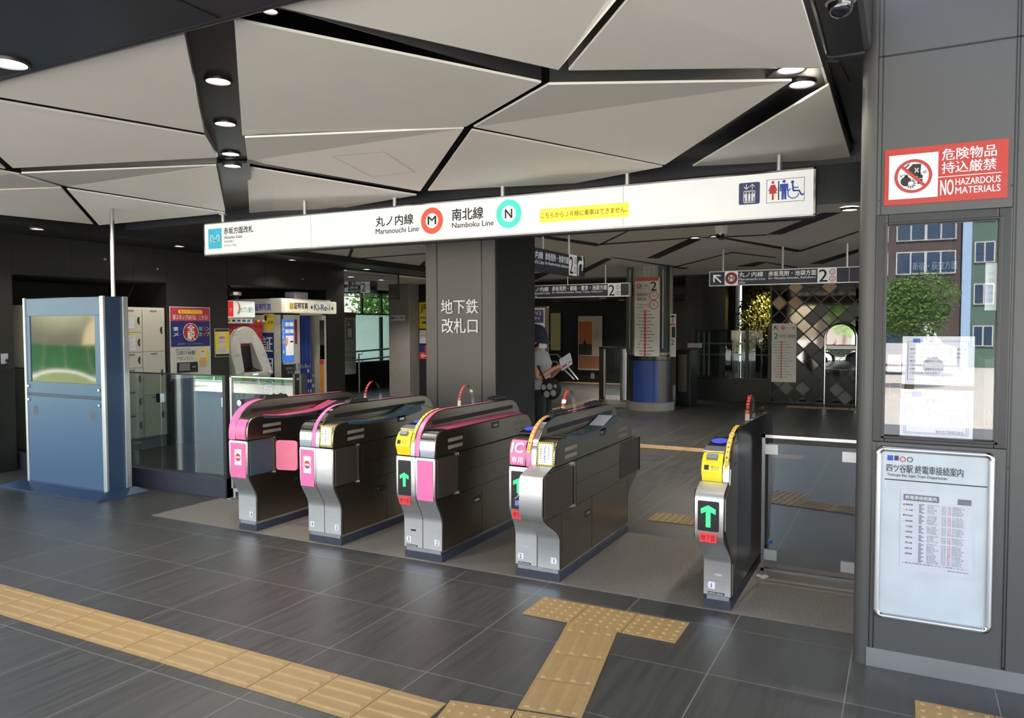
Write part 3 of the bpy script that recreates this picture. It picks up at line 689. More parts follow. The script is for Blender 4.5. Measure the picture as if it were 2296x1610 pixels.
        if k in ('ticket', 'ic'):
            q = MB(); q.slab([(ha+.008, GY+.03, .95), (hb-.002, GY+.03, .95), (hb-.002, GY+.24, .975), (ha+.008, GY+.24, .975)], (0, 0, .012)); cr = build('card_reader', q, blackp, t, bevel=.004)
            rf = F(((ha+hb)/2, GY+.13, .976), X1, Vector((0, 1, .12))); q = MB(); rf.ell(q, 0, 0, .05, .062, .003, 32); flat('touch_disc', q, cobalt, cr)
            q = MB(); rf.ell(q, .0, 0, .018, .012, .004, 16); flat('touch_mark', q, inkg, cr)
        if k == 'ic':
            pr = [(-.0915, .765), (-.0935, .80), (-.0915, .85), (-.079, .896), (-.053, .925)]
            vv = MB()
            for y, z in pr: vv.v += [Vector((ha+.008, GY+y-.002, z)), Vector((hb-.006, GY+y-.002, z))]
            for i in range(len(pr)-1): vv.f.append([2*i, 2*i+1, 2*i+3, 2*i+2]); vv.mi.append(0)
            ip = build('pass_panel', vv, pink, t, smooth=True)
            f1 = F((ha, GY-.0955, .765), X1, Vector((0, .02, 1))); q = MB(); f1.text(q, 'IC', .018, .082, .100, .148, .004, .05, slant=.2); f1.text(q, '専用', .022, .012, .104, .055, .003, .016); flat('lettering', q, inkw, ip)
        if k == 'sticker':
            f1 = F((ha, GY-.0925, .772), X1, Vector((0, .09, 1))); q = MB(); f1.rect(q, .004, .0, hb-ha-.006, .155, .003); hz = flat('hazard_sticker', q, yellowd, t)
            q = MB(); W_ = hb-ha-.01
            for i in range(9):
                a_ = .004+i*W_/9
                for z_ in (0, .143): f1.shape(q, [(a_, z_), (a_+.006, z_), (a_+.013, z_+.012), (a_+.007, z_+.012)], .0035)
            for i in range(9):
                z_ = .012+i*.0148
                for x_ in (.004, hb-ha-.016): f1.shape(q, [(x_, z_), (x_+.010, z_+.008), (x_+.010, z_+.014), (x_, z_+.006)], .0035)
            flat('hazard_stripe', q, inkd, hz)
            q = MB(); f1.rect(q, .014, .012, hb-ha-.016, .143, .004); flat('sticker_paper', q, paper, hz)
            q = MB(); f1.vtext(q, 'こちらから', .079, .045, .090, .135, .005); f1.vtext(q, 'ＪＲ線に乗車は', .052, .022, .063, .135, .005); f1.vtext(q, 'できません', .025, .045, .036, .135, .005); flat('sticker_lettering', q, inkd, hz)
        if k == 'pinkpanel':
            pr = [(-.0895, .765), (-.0915, .80), (-.0895, .85), (-.077, .896), (-.053, .922)]
            vv = MB()
            for y, z in pr: vv.v += [Vector((ha+.004, GY+y-.003, z)), Vector((hb-.014, GY+y-.003, z))]
            for i in range(len(pr)-1): vv.f.append([2*i, 2*i+1, 2*i+3, 2*i+2]); vv.mi.append(0)
            build('head_panel', vv, pink, t, smooth=True)
        if k == 'steel':
            pr = head_profile(h['head'])[:9]
            vv = MB()
            for y, z in pr: vv.v += [Vector((ha+.004, GY+y-.003, z+.001)), Vector((hb-.004, GY+y-.003, z+.001))]
            for i in range(len(pr)-1): vv.f.append([2*i, 2*i+1, 2*i+3, 2*i+2]); vv.mi.append(0)
            build('head_cap', vv, steelbright, t, smooth=True)
        if h.get('top') is not None:
            q = MB(); q.slab([(ha+.004, GY+.06, .937), (hb-.004, GY+.06, .937), (hb-.004, GY+1.27, .933), (ha+.004, GY+1.27, .933)], (0, 0, .004)); build('top_strip', q, h['top'], t)
        if h['head'] == 'reader':
            e = .006*s; ox = x0+s*HW
            q = MB(); pts = [(.10, .942), (.34, .917), (.62, .917), (.80, .93), (.86, .95), (1.0, .979), (1.06, .98), (1.09, .94), (1.05, .925), (.86, .905), (.6, .895), (.34, .897), (.10, .92)]
            q.prism(sh(pts), 0, ox-s*.002, ox+e*.5); build('reader_rim', q, teal, t)
            q = MB(); q.slab([(ha+.006, GY+.2, .93), (hb-.002, GY+.2, .93), (hb-.002, GY+.34, .915), (ha+.006, GY+.34, .915)], (0, 0, .004)); q.slab([(ha+.006, GY+.34, .915), (hb-.002, GY+.34, .915), (hb-.002, GY+.62, .915), (ha+.006, GY+.62, .915)], (0, 0, .004)); q.slab([(ha+.006, GY+.62, .915), (hb-.002, GY+.62, .915), (hb-.002, GY+.80, .928), (ha+.006, GY+.80, .928)], (0, 0, .004))
            build('reader_tray', q, h.get('tray', teal), t)
            q = MB(); q.slab([(ha+.01, GY+.80, .93), (hb-.004, GY+.80, .93), (hb-.004, GY+1.0, .984), (ha+.01, GY+1.0, .984)], (0, 0, .004)); sc_ = build('reader_screen', q, h.get('screen', teal), t)
            rf = F(((ha+hb)/2, GY+.5, .9195), X1, Y1); q = MB(); rf.text(q, 'ICカード', -.045, .05, .045, .085, .002, .01); rf.annu(q, 0, -.03, .03, .034, .002, 20); flat('tray_lettering', q, yellowd, t)
        # side fittings (the faces towards the lanes)
        sxp = x0+s*HW; sd = F((sxp, GY, 0), Y1*(1 if s > 0 else -1), Z1); sg = 1 if s > 0 else -1
        def R4(mb, y0, z0, y1, z1, d0=0, d1=.003):
            yy = sorted((sg*y0, sg*y1)); sd.slab(mb, yy[0], z0, yy[1], z1, d0, d1)
        for yy in (.08, 1.12):
            for zz in (.795, .845): q = MB(); R4(q, yy, zz, yy+.2, zz+.026, 0, .002); build('side_lamp', q, lampstrip, t, bevel=.004)
        for y0_, z0_ in ((.72, .865), (.42, .33)):
            q = MB(); R4(q, y0_, z0_, y0_+.12, z0_+.05, 0, .003); lt = build('latch', q, darkmetal, t, bevel=.002)
            q = MB(); R4(q, y0_+.03, z0_+.015, y0_+.09, z0_+.035, .003, .008); build('latch_handle', q, steelbright, lt)
        q = MB()
        for r_ in ((.272, .455, .276, .755), (-.2 if fb > .2 else -.05, .452, 1.16, .456), (.02, .085, .024, .452), (.56, .085, .564, .452), (1.34, .085, 1.344, .452), (.276, .60, 1.13, .603), (-.08, .753, 1.44, .757)): R4(q, *r_, 0, .0012)
        build('seam', q, blackp, t)
        fy = (-fb+.02, .19)
        q = MB(); R4(q, fy[0], .47, fy[1], .745, 0, .008); build('flap', q, h.get('flapmat', brownflap), t, bevel=.006)
        q = MB(); R4(q, .2, .46, .212, .755, 0, .016); hp = build('hinge_post', q, steelside, t); 
        for z_ in (.735, .455): q = MB(); R4(q, .195, z_, .217, z_+.025, 0, .02); build('hinge_cap', q, steelbright, hp)
        if bb > .2:
            q = MB(); R4(q, 1.17, .47, 1.36+bb-.02, .745, 0, .008); build('flap', q, brownflap, t, bevel=.006)
            q = MB(); R4(q, 1.36+bb-.006, .46, 1.36+bb+.006, .745, 0, .012); build('hinge_post', q, steelbright, t)
        if h.get('open'):
            o_ = Vector((sxp+s*.012, GY+.205, 0)); d_ = Vector((s*.97, .24, 0)).normalized(); L_ = h['open']; n_ = Vector((-d_.y, d_.x, 0))*.016
            q = MB(); fo = F(o_, d_, Z1); pts = []
            for cx, cy, t0 in ((L_-.03, .725-.03, 0), (.03, .725-.03, 1), (.03, .475+.03, 2), (L_-.03, .475+.03, 3)):
                pts += [(cx+.03*math.cos(PI/2*(t0+i/5)), cy+.03*math.sin(PI/2*(t0+i/5))) for i in range(6)]
            q.slab([fo.p(a_, b_) for a_, b_ in pts], n_); build('flap_open', q, pinkflap, t, bevel=.004)
    # fin
    lo = -FW if fin.get('half') != 'r' else -FW; hi = FW
    if fin.get('half') == 'l': hi = 0
    if fin.get('half') == 'r': hi = FW; lo = -FW
    if fin.get('half') == 'r': lo, hi = -FW, FW
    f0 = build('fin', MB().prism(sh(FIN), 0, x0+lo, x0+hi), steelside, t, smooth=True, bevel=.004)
    mats = fin['strips']; n = len(mats); wdt = (hi-lo)/n
    for i, (m_, nm) in enumerate(mats):
        vv = MB(); pr = FIN[:10]+[FIN[10]]
        if nm == 'steel': pr = FIN[:9]
        for y, z in pr: vv.v += [Vector((x0+lo+i*wdt+.002, GY+y-.003, z+.003)), Vector((x0+lo+(i+1)*wdt-.002, GY+y-.003, z+.003))]
        for k in range(len(pr)-1): vv.f.append([2*k, 2*k+1, 2*k+3, 2*k+2]); vv.mi.append(0)
        build('fin_strip', vv, m_, t, smooth=True)
    if fin.get('ribbon') is not None:
        i = fin['ribbon']; vv = MB(); pr = FIN[2:9]; xm = x0+lo+(i+.5)*wdt
        pr = [(-.089, .845)]+pr
        for y, z in pr: vv.v += [Vector((xm-.011, GY+y-.006, z+.005)), Vector((xm+.011, GY+y-.006, z+.005))]
        for k in range(len(pr)-1): vv.f.append([2*k, 2*k+1, 2*k+3, 2*k+2]); vv.mi.append(0)
        rb_ = build('notice_ribbon', vv, ribbon, t, smooth=True)
        q = MB(); words = 'この改札口は地下鉄です'[::-1]; k = 0
        for c in words:
            g_ = .4+k*(len(pr)-1.6)/len(words); j = int(g_); w_ = g_-j; y = pr[j][0]*(1-w_)+pr[j+1][0]*w_; z = pr[j][1]*(1-w_)+pr[j+1][1]*w_
            dv = Vector((0, pr[j+1][0]-pr[j][0], pr[j+1][1]-pr[j][1])); f2 = F((xm-.006, GY+y-.006, z+.005), X1, dv); f2.text(q, c, 0, 0, .012, .013, .002, .01); k += 1
        flat('ribbon_lettering', q, inkd, rb_)
    for s in (-1, 1):
        if fin.get('half') == 'l' and s > 0 or (fin.get('half') == 'r' and s < 0): continue
        xs_ = x0+(hi if s > 0 else lo); q = MB()
        sd = F((xs_, GY, 0), Y1*(1 if s > 0 else -1), Z1); a, b = sorted((s*.075, s*1.32))
        sd.rrect(q, a, .962, b, .994, .014, .003); flat('fin_slot', q, black, t)
    for (y0_, L_) in pads:
        q = MB(); xm = x0+(lo+hi)/2; q.prism([(GY+y0_, 1.06), (GY+y0_+L_, 1.055), (GY+y0_+L_-.03, 1.085), (GY+y0_+.03, 1.088)], 0, xm-.03 if lo < -.03 and hi > .03 else xm-.016, xm+.03 if lo < -.03 and hi > .03 else xm+.016)
        pd = build('switch_pad', q, blackp, t, bevel=.006)
        for k in range(3): build('sensor_dome', MB().ball((xm, GY+y0_+.07+k*(L_-.14)/2, 1.087), .014, (1, 1, .7), 10), blackp, pd, smooth=True)
    if arch_y is not None:
        xm = x0+(lo+hi)/2; n = 18; wv = .014; lo_ = []; pa = []
        for i in range(n+1):
            a_ = PI*i/n; yy = -math.cos(a_)*.105*(1-.25*math.sin(a_)**2) ; zz = .155*math.sin(a_)**.75
            pa.append((yy, zz))
        vv = MB()
        for yy, zz in pa: vv.v += [Vector((xm-wv, GY+arch_y+.105+yy, 1.058+zz)), Vector((xm+wv, GY+arch_y+.105+yy, 1.058+zz))]
        for k in range(n): vv.f.append([2*k, 2*k+1, 2*k+3, 2*k+2]); vv.mi.append(0)
        ab = flat('notice_arch', vv, clearfilm, t)
        q = MB(); chars = 'ＪＲ線乗車不可'[::-1]
        for i, c in enumerate(chars):
            k = 1.0+i*1.05; j = int(k); w_ = k-j; y = pa[j][0]*(1-w_)+pa[j+1][0]*w_; z = pa[j][1]*(1-w_)+pa[j+1][1]*w_
            dv = Vector((0, pa[j+1][0]-pa[j][0], pa[j+1][1]-pa[j][1]))
            f2 = F((xm-.010, GY+arch_y+.105+y, 1.058+z), X1, dv); f2.text(q, c, 0, 0, .020, .020, .003, .03)
        flat('arch_lettering', q, redtext, ab)
    return t
SP, SS = (pink, 'pink'), (steelbright, 'steel')
gate(-4.816, 'leftmost ticket gate with pink head, no-entry sticker and an open pink flap', {1: dict(fb=.09, bb=.09, head='reader', headfit='pinkpanel', face='noentry', num='4', tray=pinktop, screen=pinktop, open=.2, flapmat=teal)},
     dict(half='r', strips=[SP]), None, [(.22, .3)])
gate(-3.935, 'second ticket gate from the left with a no-entry sticker on its pink half', {-1: dict(head='flat', headfit='steel', face='noentry', num='4', open=.2, flapmat=teal), 1: dict(head='reader', headfit='sticker', face=None, num='3')},
     dict(strips=[SP, SS]), .50, [(.26, .26)])
gate(-3.027, 'middle ticket gate with yellow ticket inlet, black arrow display and pink lower panel', {-1: dict(head='low', headfit='ticket', face='arrow', num='3', maker=1), 1: dict(head='flat', headfit='steel', face='pink', num='2', top=pinktop)},
     dict(strips=[SS, SP], ribbon=0), .50, [(.98, .26)])
gate(-2.122, 'large ticket gate with pink card-only head and deep steel front, beside the wide lane', {-1: dict(head='low', headfit='ic', face='entry', num='2', maker=2, flapmat=pinkflap), 1: dict(fb=.27, bb=.27, head='reader', headfit='sticker', face=None, num='1', screen=inkl)},
     dict(strips=[SP, SS], ribbon=0), .42, [(.2, .26), (.86, .26)])
g1 = gate(-.868, 'rightmost ticket gate with yellow ticket inlet, blue touch disc and large green arrow', {-1: dict(fb=.23, head='low', headfit='ticket', face='bigarrow', num='1', maker=2)},
     dict(half='l', strips=[SS], ribbon=0), .55, [(1.0, .2)])
# smooth outer cheek of the rightmost gate
q = MB(); q.prism([(GY-.0, .085), (GY+1.36, .085), (GY+1.46, .5), (GY+1.475, .87), (GY+1.45, .945), (GY+1.40, 1.0), (GY+1.33, 1.034), (GY+1.24, 1.045), (GY+.3, 1.06), (GY+.18, 1.056), (GY+.13, 1.03), (GY+.105, .97), (GY+.10, .5), (GY+.02, .3)], 0, -.870, -.862); build('outer_cheek', q, darkmetal, g1, bevel=.003)
q = MB(); q.prism([(GY-.21, .52), (GY-.21, .70), (GY-.1, .76), (GY-.08, .85), (GY-.02, .95), (GY+.09, 1.03), (GY+.12, .95), (GY+.12, .3), (GY, .09), (GY, .28)], 0, -.869, -.861); build('cheek_edge', q, steelside, g1, bevel=.003)
for z_ in (.98, .86): build('screw', MB().cyl((-.863, GY+.06, z_), (-.858, GY+.06, z_), .006, n=8), blackp, g1)
# ================================================================== INFORMATION KIOSK
KY = 4.72; kx0, kx1 = -8.27, -6.92
t = thing('information_kiosk', 'blue steel information kiosk with a dark glossy screen on a sloped foot plate', 'kiosk', (-7.6, 4.83, 0))
build('foot_plate', MB().loft([[(-8.42, 4.50, 0), (-6.78, 4.50, 0), (-6.78, 5.06, 0), (-8.42, 5.06, 0)], [(-8.42, 4.50, .012), (-6.78, 4.50, .012), (-6.78, 5.06, .012), (-8.42, 5.06, .012)], [(-8.30, 4.66, .055), (-6.90, 4.66, .055), (-6.90, 5.0, .055), (-8.30, 5.0, .055)]]), kblued, t)
build('cabinet', MB().box(kx0+.03, KY+.012, .05, kx1-.02, KY+.24, 1.975), kblued, t, bevel=.004)
fk = FY(KY)
build('upper_panel', MB().box(kx0+.035, KY, 1.79, kx1-.065, KY+.02, 1.97).box(kx0+.035, KY, .985, kx1-.065, KY+.02, 1.105).box(kx0+.035, KY, 1.105, -8.165, KY+.02, 1.79).box(-7.085, KY, 1.105, kx1-.065, KY+.02, 1.79), kblue, t, bevel=.002)
dp = build('door_panel', MB().box(kx0+.035, KY-.002, .05, kx1-.065, KY+.02, .955), kblue, t, bevel=.004)
build('panel_gap', MB().box(kx0+.035, KY+.006, .95, kx1-.065, KY+.02, .99), kblued, t)
n = 12; q = MB(); q.loft([[Vector((-7.625+(a/n*2-1)*.54, KY+.008-.004*(1-(a/n*2-1)**2)*(1-(b/n*2-1)**2), 1.4475+(b/n*2-1)*.3425)) for a in range(n+1)] for b in range(n+1)], False, closed=False)
build('screen', q, screenm, t, smooth=True)
each('corner_trim', [B(kx0+.01, KY-.012, .05, kx0+.04, KY+.015, 1.98), B(kx1-.068, KY-.012, .05, kx1-.016, KY+.015, 1.98), B(kx1-.02, KY+.19, .05, kx1, KY+.25, 1.978), B(kx0+.02, KY+.19, .05, kx0+.032, KY+.25, 1.978)], alu, t, bevel=.004)
each('lock_button', [MB().cyl((x, KY, z), (x, KY-.014, z), .018, .014, 14) for x, z in ((-8.2, 1.055), (-7.03, 1.05), (-8.2, .915), (-7.03, .90))], steelbright, t, smooth=True)
for x, z in ((-8.09, .80), (-7.14, .79)):
    q = MB(); fk.ell(q, x, z, .052, .058, .003); sp_ = flat('speaker_grille', q, M('grille_blue_grey', (96, 108, 126), .5) if 'grille_blue_grey' not in MATS else MATS['grille_blue_grey'], t)
    q = MB()
    for i in range(-5, 6):
        for j in range(-5, 6):
            if i*i+j*j < 24: fk.ell(q, x+i*.009, z+j*.010, .0022, .0022, .0045, 6)
    flat('grille_hole', q, inkd, sp_)
t = thing('conduit_pipe', 'thin silver conduit pipe standing beside the kiosk up to the ceiling', 'pipe', (-7.37, 5.13, 0))
build('pipe', MB().cyl((-7.37, 5.12, .33), (-7.31, 5.09, 2.99), .022, n=14), steelbright, t, smooth=True)
build('pipe_boot', MB().cyl((-7.37, 5.13, 0), (-7.375, 5.13, .34), .032, .027, 14), steel, t, smooth=True)
each('pipe_clip', [B(-7.40, 5.10, z-.012, -7.33, 5.16, z+.012) for z in (.42, 1.85)], alu, t)

# ================================================================== GLASS BALUSTRADE
FYY = 5.2
t = thing('glass_balustrade', 'glass fence on a blue grey plinth running behind the kiosk to the first gate', 'fence', (-7.5, FYY, 0))
build('plinth', MB().box(-14, FYY-.02, 0, -5.83, FYY+.12, .195), plinth, t, bevel=.003)
for a, b in ((-9.55, -8.3), (-8.28, -6.82), (-6.80, -5.87)): build('glass_pane', MB().box(a, FYY+.03, .195, b, FYY+.042, 1.19), clear, t)
build('handrail_edge', MB().box(-14, FYY+.026, 1.188, -5.84, FYY+.046, 1.2), darkmetal, t)
q = MB(); q.box(-5.87, FYY+.0, .0, -5.83, FYY+.06, 1.2); build('end_post', q, darkmetal, t)
each('glass_clamp', [B(x-.045, FYY+.018, z-.045, x+.015, FYY+.055, z+.045) for x, z in ((-6.81, .94), (-5.86, .935))], steelbright, t)
t = thing('glass_side_gate', 'low glass side gate between the fence and the leftmost ticket gate', 'gate', (-5.3, FYY, 0))
build('glass_pane', MB().box(-5.77, FYY+.03, .10, -4.93, FYY+.042, 1.19), clear, t)
build('frame', MB().box(-5.80, FYY+.026, .07, -5.775, FYY+.05, 1.195).box(-5.8, FYY+.026, .07, -4.93, FYY+.05, .10).box(-5.8, FYY+.026, 1.185, -4.93, FYY+.05, 1.197), alu, t)
each('gate_post', [B(x, FYY, 0, x+.025, FYY+.07, 1.24) for x in (-4.96, -4.88)], darkmetal, t)
build('post_plate', MB().box(-5.80, FYY-.03, 0, -5.74, FYY+.1, .012).box(-5.775, FYY+.03, 0, -5.75, FYY+.05, .08), alu, t)
q = MB().cyl((-5.66, FYY+.028, .94), (-5.66, FYY+.012, .94), .03, n=18); q.box(-5.70, FYY+.02, .66, -5.64, FYY+.028, .74); build('gate_lock', q, steelbright, t)

# ================================================================== GLASS PARTITION BY THE OFFICE
PYY = 5.15
t = thing('glass_partition', 'steel framed glass partition between the rightmost gate and the office column', 'partition', (-.54, PYY, 0))
build('frame', MB().box(-.815, PYY-.012, 0, -.795, PYY+.012, .955).box(-.815, PYY-.012, .935, -.19, PYY+.012, .955).box(-.815, PYY-.012, .05, -.19, PYY+.012, .07), steelbright, t)
build('foot', MB().cyl((-.805, PYY, 0), (-.805, PYY, .012), .04, n=18), steel, t)
build('glass_pane', MB().box(-.775, PYY-.004, .10, -.20, PYY+.006, .90), GLASS('reflecting_partition_glass', (.5, .54, .58), .20), t)
each('glass_clamp', [B(x, PYY-.014, z-.032, x+.08, PYY+.014, z+.032) for x, z in ((-.795, .86), (-.33, .845), (-.795, .16), (-.33, .145))], alu, t)
q = MB(); fr = FY(PYY-.005); fr.ell(q, -.755, .245, .012, .012); flat('round_sticker', q, inkb, t)

# ================================================================== OFFICE WALL FITTINGS
t = thing('warning_sign', 'vermilion sign forbidding hazardous materials on the column above the ticket window', 'sign', (.153, WY-.003, 2.37))
fr = FY(WY-.002); a0, b0, a1, b1 = -.0945, 2.236, .400, 2.498
q = MB(); fr.slab(q, a0, b0, a1, b1, 0, .004); build('sign_plate', q, redsign, t)
q = MB(); A = fr.pbox(1994, 352, 2103, 457); wx0, wx1 = A[0], A[2]; wz0, wz1 = 2.262, 2.468
fr.rect(q, wx0, wz0, wx1, wz1, .006); flat('pictogram_panel', q, paper, t)
cx, cz = (wx0+wx1)/2, (wz0+wz1)/2; r = .078
q = MB()
fr.shape(q, [(cx-.026, cz+.028), (cx-.002, cz+.056), (cx+.032, cz+.054), (cx+.029, cz+.002), (cx+.006, cz-.004)], .0075); fr.line(q, cx-.034, cz+.04, cx-.016, cz+.058, .006, .0075)
fr.ell(q, cx-.03, cz-.022, .022, .022, .0075); fr.rect(q, cx-.036, cz-.004, cx-.022, cz+.008, .0075)
for k in range(12):
    a_ = k*PI/6; fr.line(q, cx-.01, cz-.034, cx-.01+.022*math.cos(a_), cz-.034+.022*math.sin(a_), .004, .0078)
fr.shape(q, [(cx+.018, cz-.038), (cx+.038, cz-.038), (cx+.040, cz-.002), (cx+.034, cz+.006), (cx+.022, cz+.006), (cx+.018, cz-.002)], .0075); fr.rect(q, cx+.024, cz+.008, cx+.032, cz+.014, .0075)
for k in (-1, 0, 1): fr.line(q, cx+.04, cz+.014+k*.002, cx+.056, cz+.016+k*.007, .0018, .0075)
fr.line(q, cx-.056, cz+.008, cx-.046, cz+.0, .002, .0075); fr.line(q, cx-.045, cz+.006, cx-.036, cz+.012, .002, .0075); fr.line(q, cx-.054, cz-.002, cx-.046, cz+.008, .002, .0075)
flat('hazard_pictogram', q, inkd, t)
q = MB(); fr.ell(q, cx-.01, cz-.034, .011, .011, .0085, 16); fr.line(q, cx+.006, cz+.016, cx+.022, cz+.036, .004, .0085); fr.line(q, cx+.006, cz+.036, cx+.022, cz+.016, .004, .0085); fr.line(q, cx+.018, cz-.016, cx+.040, cz-.014, .003, .0085); flat('pictogram_detail', q, paper, t)
q = MB(); fr.annu(q, cx, cz, r-.013, r, .009, 48); s_ = r*.70; fr.line(q, cx-s_, cz+s_, cx+s_, cz-s_, .013, .0096); flat('prohibition_ring', q, redsign, t)
q = MB(); fr.text(q, '危険物品', .142, 2.425, .355, 2.478, .006, .012); fr.text(q, '持込厳禁', .142, 2.365, .355, 2.418, .006, .012); fr.rect(q, .126, 2.349, .376, 2.352, .006)
fr.text(q, 'NO', .138, 2.266, .190, 2.336, .006, .014); fr.text(q, 'HAZARDOUS', .198, 2.308, .372, 2.338, .006, .012); fr.text(q, 'MATERIALS', .198, 2.268, .372, 2.299, .006, .012)
flat('lettering', q, inkw, t)

# notices taped inside the ticket window
ni = WY+.03
def notice(name, label, px, fn, cat='notice'):
    fr = FY(ni); a = fr.pbox(*px); t = thing(name, label, cat, ((a[0]+a[2])/2, ni, a[1]), 'notices in the ticket window')
    q = MB(); fr.slab(q, a[0], a[1], a[2], a[3], -.001, 0); build('sheet', q, paper, t); fn(fr, t, a); return t
def n1(fr, t, a):
    w, h = a[2]-a[0], a[3]-a[1]; g = lambda x, y: (a[0]+x*w, a[1]+y*h)
    q = MB(); 
    for p0, p1 in (((.08, .1), (.92, .1)), ((.92, .1), (.92, .9)), ((.92, .9), (.08, .9)), ((.08, .9), (.08, .1))): fr.line(q, *g(*p0), *g(*p1), .0018, .002)
    fr.rect(q, *g(.15, .87), *g(.25, .95), .003); flat('border', q, inkb, t)
    q = MB(); fr.text(q, 'お知らせ', *g(.42, .80), *g(.58, .86))
    for i, s in enumerate(['　東京メトロ各駅では、電力需給逼迫の影響を考慮した節', 'エスカレーター設備の停止および照明の減灯を実施しな', 'がら一部設備の使用、ご利用の方へ案内した一部券売', '機の停止、内照式案内サインの消灯等を実施いたし', 'ております。', '　お客様には、ご迷惑をおかけいたしますが、ご理解・', 'ご協力をお願いいたします。']):
        fr.text(q, s.strip('　'), *g(.11, .71-i*.082), *g(.11+.78*min(1, len(s)/26), .757-i*.082), .002)
    fr.text(q, '東京メトロ　四ツ谷駅', *g(.56, .15), *g(.86, .2)); flat('lettering', q, inkd, t)
def n2(fr, t, a):
    w, h = a[2]-a[0], a[3]-a[1]; g = lambda x, y: (a[0]+x*w, a[1]+y*h)
    q = MB()
    for e in (0, .025):
        for p0, p1 in (((.06+e, .1+e), (.94-e, .1+e)), ((.94-e, .1+e), (.94-e, .93-e)), ((.94-e, .93-e), (.06+e, .93-e)), ((.06+e, .93-e), (.06+e, .1+e))): fr.line(q, *g(*p0), *g(*p1), .0018, .002)
    flat('border', q, navyd, t); q = MB(); fr.rect(q, *g(.16, .85), *g(.3, .96), .003); flat('emblem', q, inkb, t)
    q = MB(); fr.text(q, 'お知らせ', *g(.37, .73), *g(.62, .82), bold=.01); fr.text(q, '当駅での電車カードの配布は終了', *g(.1, .56), *g(.92, .64), bold=.006); fr.text(q, 'しました。申し訳ありません。', *g(.1, .45), *g(.86, .53), bold=.006); fr.text(q, '駅　長', *g(.7, .32), *g(.88, .39)); fr.text(q, '東京地下鉄株式会社', *g(.5, .13), *g(.88, .19)); flat('lettering', q, inkd, t)
notice('notice', 'upper white notice with many lines of small text inside the ticket window', (2024, 754, 2185, 861), n1)
notice('notice', 'lower white notice with a double border and three bold lines inside the ticket window', (2019, 872, 2182, 981), n2)
def n3(fr, t, a):
    w, h = a[2]-a[0], a[3]-a[1]; q = MB()
    for i in range(5): fr.text(q, 'ご案内窓口', a[0]+w*.25, a[1]+h*(.75-i*.14), a[0]+w*.75, a[1]+h*(.81-i*.14), .002)
    flat('lettering', q, inkl, t)
notice('notice', 'tall blank grey paper strip at the right of the ticket window', (2210, 590, 2235, 696), n3)
def n4(fr, t, a):
    w, h = a[2]-a[0], a[3]-a[1]; q = MB()
    for i, s in enumerate(['いまお買い求め', 'のお客様は', '右の窓口', 'までどうぞ']): fr.text(q, s, a[0]+w*.1, a[1]+h*(.72-i*.22), a[0]+w*.85, a[1]+h*(.86-i*.22), .002)
    flat('lettering', q, inkr, t)
notice('notice', 'small white card with red text at the left edge of the ticket window', (1990, 795, 2021, 834), n4)
fr = FY(ni); a = fr.pbox(1994, 856, 2020, 895)
t = thing('train_sticker', 'small red line drawing of a train front on the left of the window', 'sticker', ((a[0]+a[2])/2, ni, a[1])); q = MB()
for r0 in ((a[0], a[1], a[2], a[1]+.004), (a[0], a[3]-.004, a[2], a[3]), (a[0], a[1], a[0]+.003, a[3]), (a[2]-.003, a[1], a[2], a[3])): fr.rect(q, *r0)
fr.ell(q, a[0]+.02, a[1]+.02, .005, .005, n=10); fr.ell(q, a[2]-.02, a[1]+.02, .005, .005, n=10); flat('train_outline', q, inkr, t)
t = thing('desk_grille', 'white cabinet with air slots behind the lower right of the ticket window', 'cabinet', (.40, 4.42, 0))
build('cabinet', MB().box(.36, 4.42, 0, .75, 4.8, 1.5), cream, t); q = MB()
for z in (1.16, 1.22):
    for i in range(9): q.box(.372+i*.02, 4.417, z, .376+i*.02, 4.42, z+.04)
build('air_slot', q, inkd, t)
t = thing('counter_desk', 'dark counter desk inside the ticket office behind the notices', 'desk', (.15, 4.6, 0)); build('top', MB().box(-.1, 4.3, 1.0, .34, 5.0, 1.03), cream, t); build('front', MB().box(-.1, 4.32, 0, .34, 4.98, 1.0), darkwall, t)

fr = FY(6.6); a = fr.pbox(2008, 588, 2150, 622)
t = thing('platform_sign', 'dim navy sign with grey lettering seen through the upper part of the ticket window', 'sign', ((a[0]+a[2])/2, 6.6, a[1])); build('sign_box', MB().box(a[0]-.2, 6.6, a[1]-.03, a[2]+.3, 6.7, a[3]+.03), navy, t)
q = MB(); h = a[3]-a[1]; u = lambda px: fr.uv(px, 605)[0]
fr.text(q, '新宿・荻窪方面', u(2046), a[1]+.42*h, u(2146), a[1]+.95*h, .003, .012); fr.text(q, 'for Shinjuku, Ogikubo', u(2046), a[1]+.08*h, u(2142), a[1]+.32*h, .003, .008); fr.text(q, 'Line', u(2026), a[1]+.08*h, u(2036), a[1]+.32*h, .003); flat('lettering', q, M('dim_lit_print', (190, 196, 196), .5, emit=.34), t)
for px in (2030, 2130): build('hanging_rod', MB().cyl((u(px), 6.65, a[3]), (u(px), 6.65, 3.0), .012, n=8), alu, t)

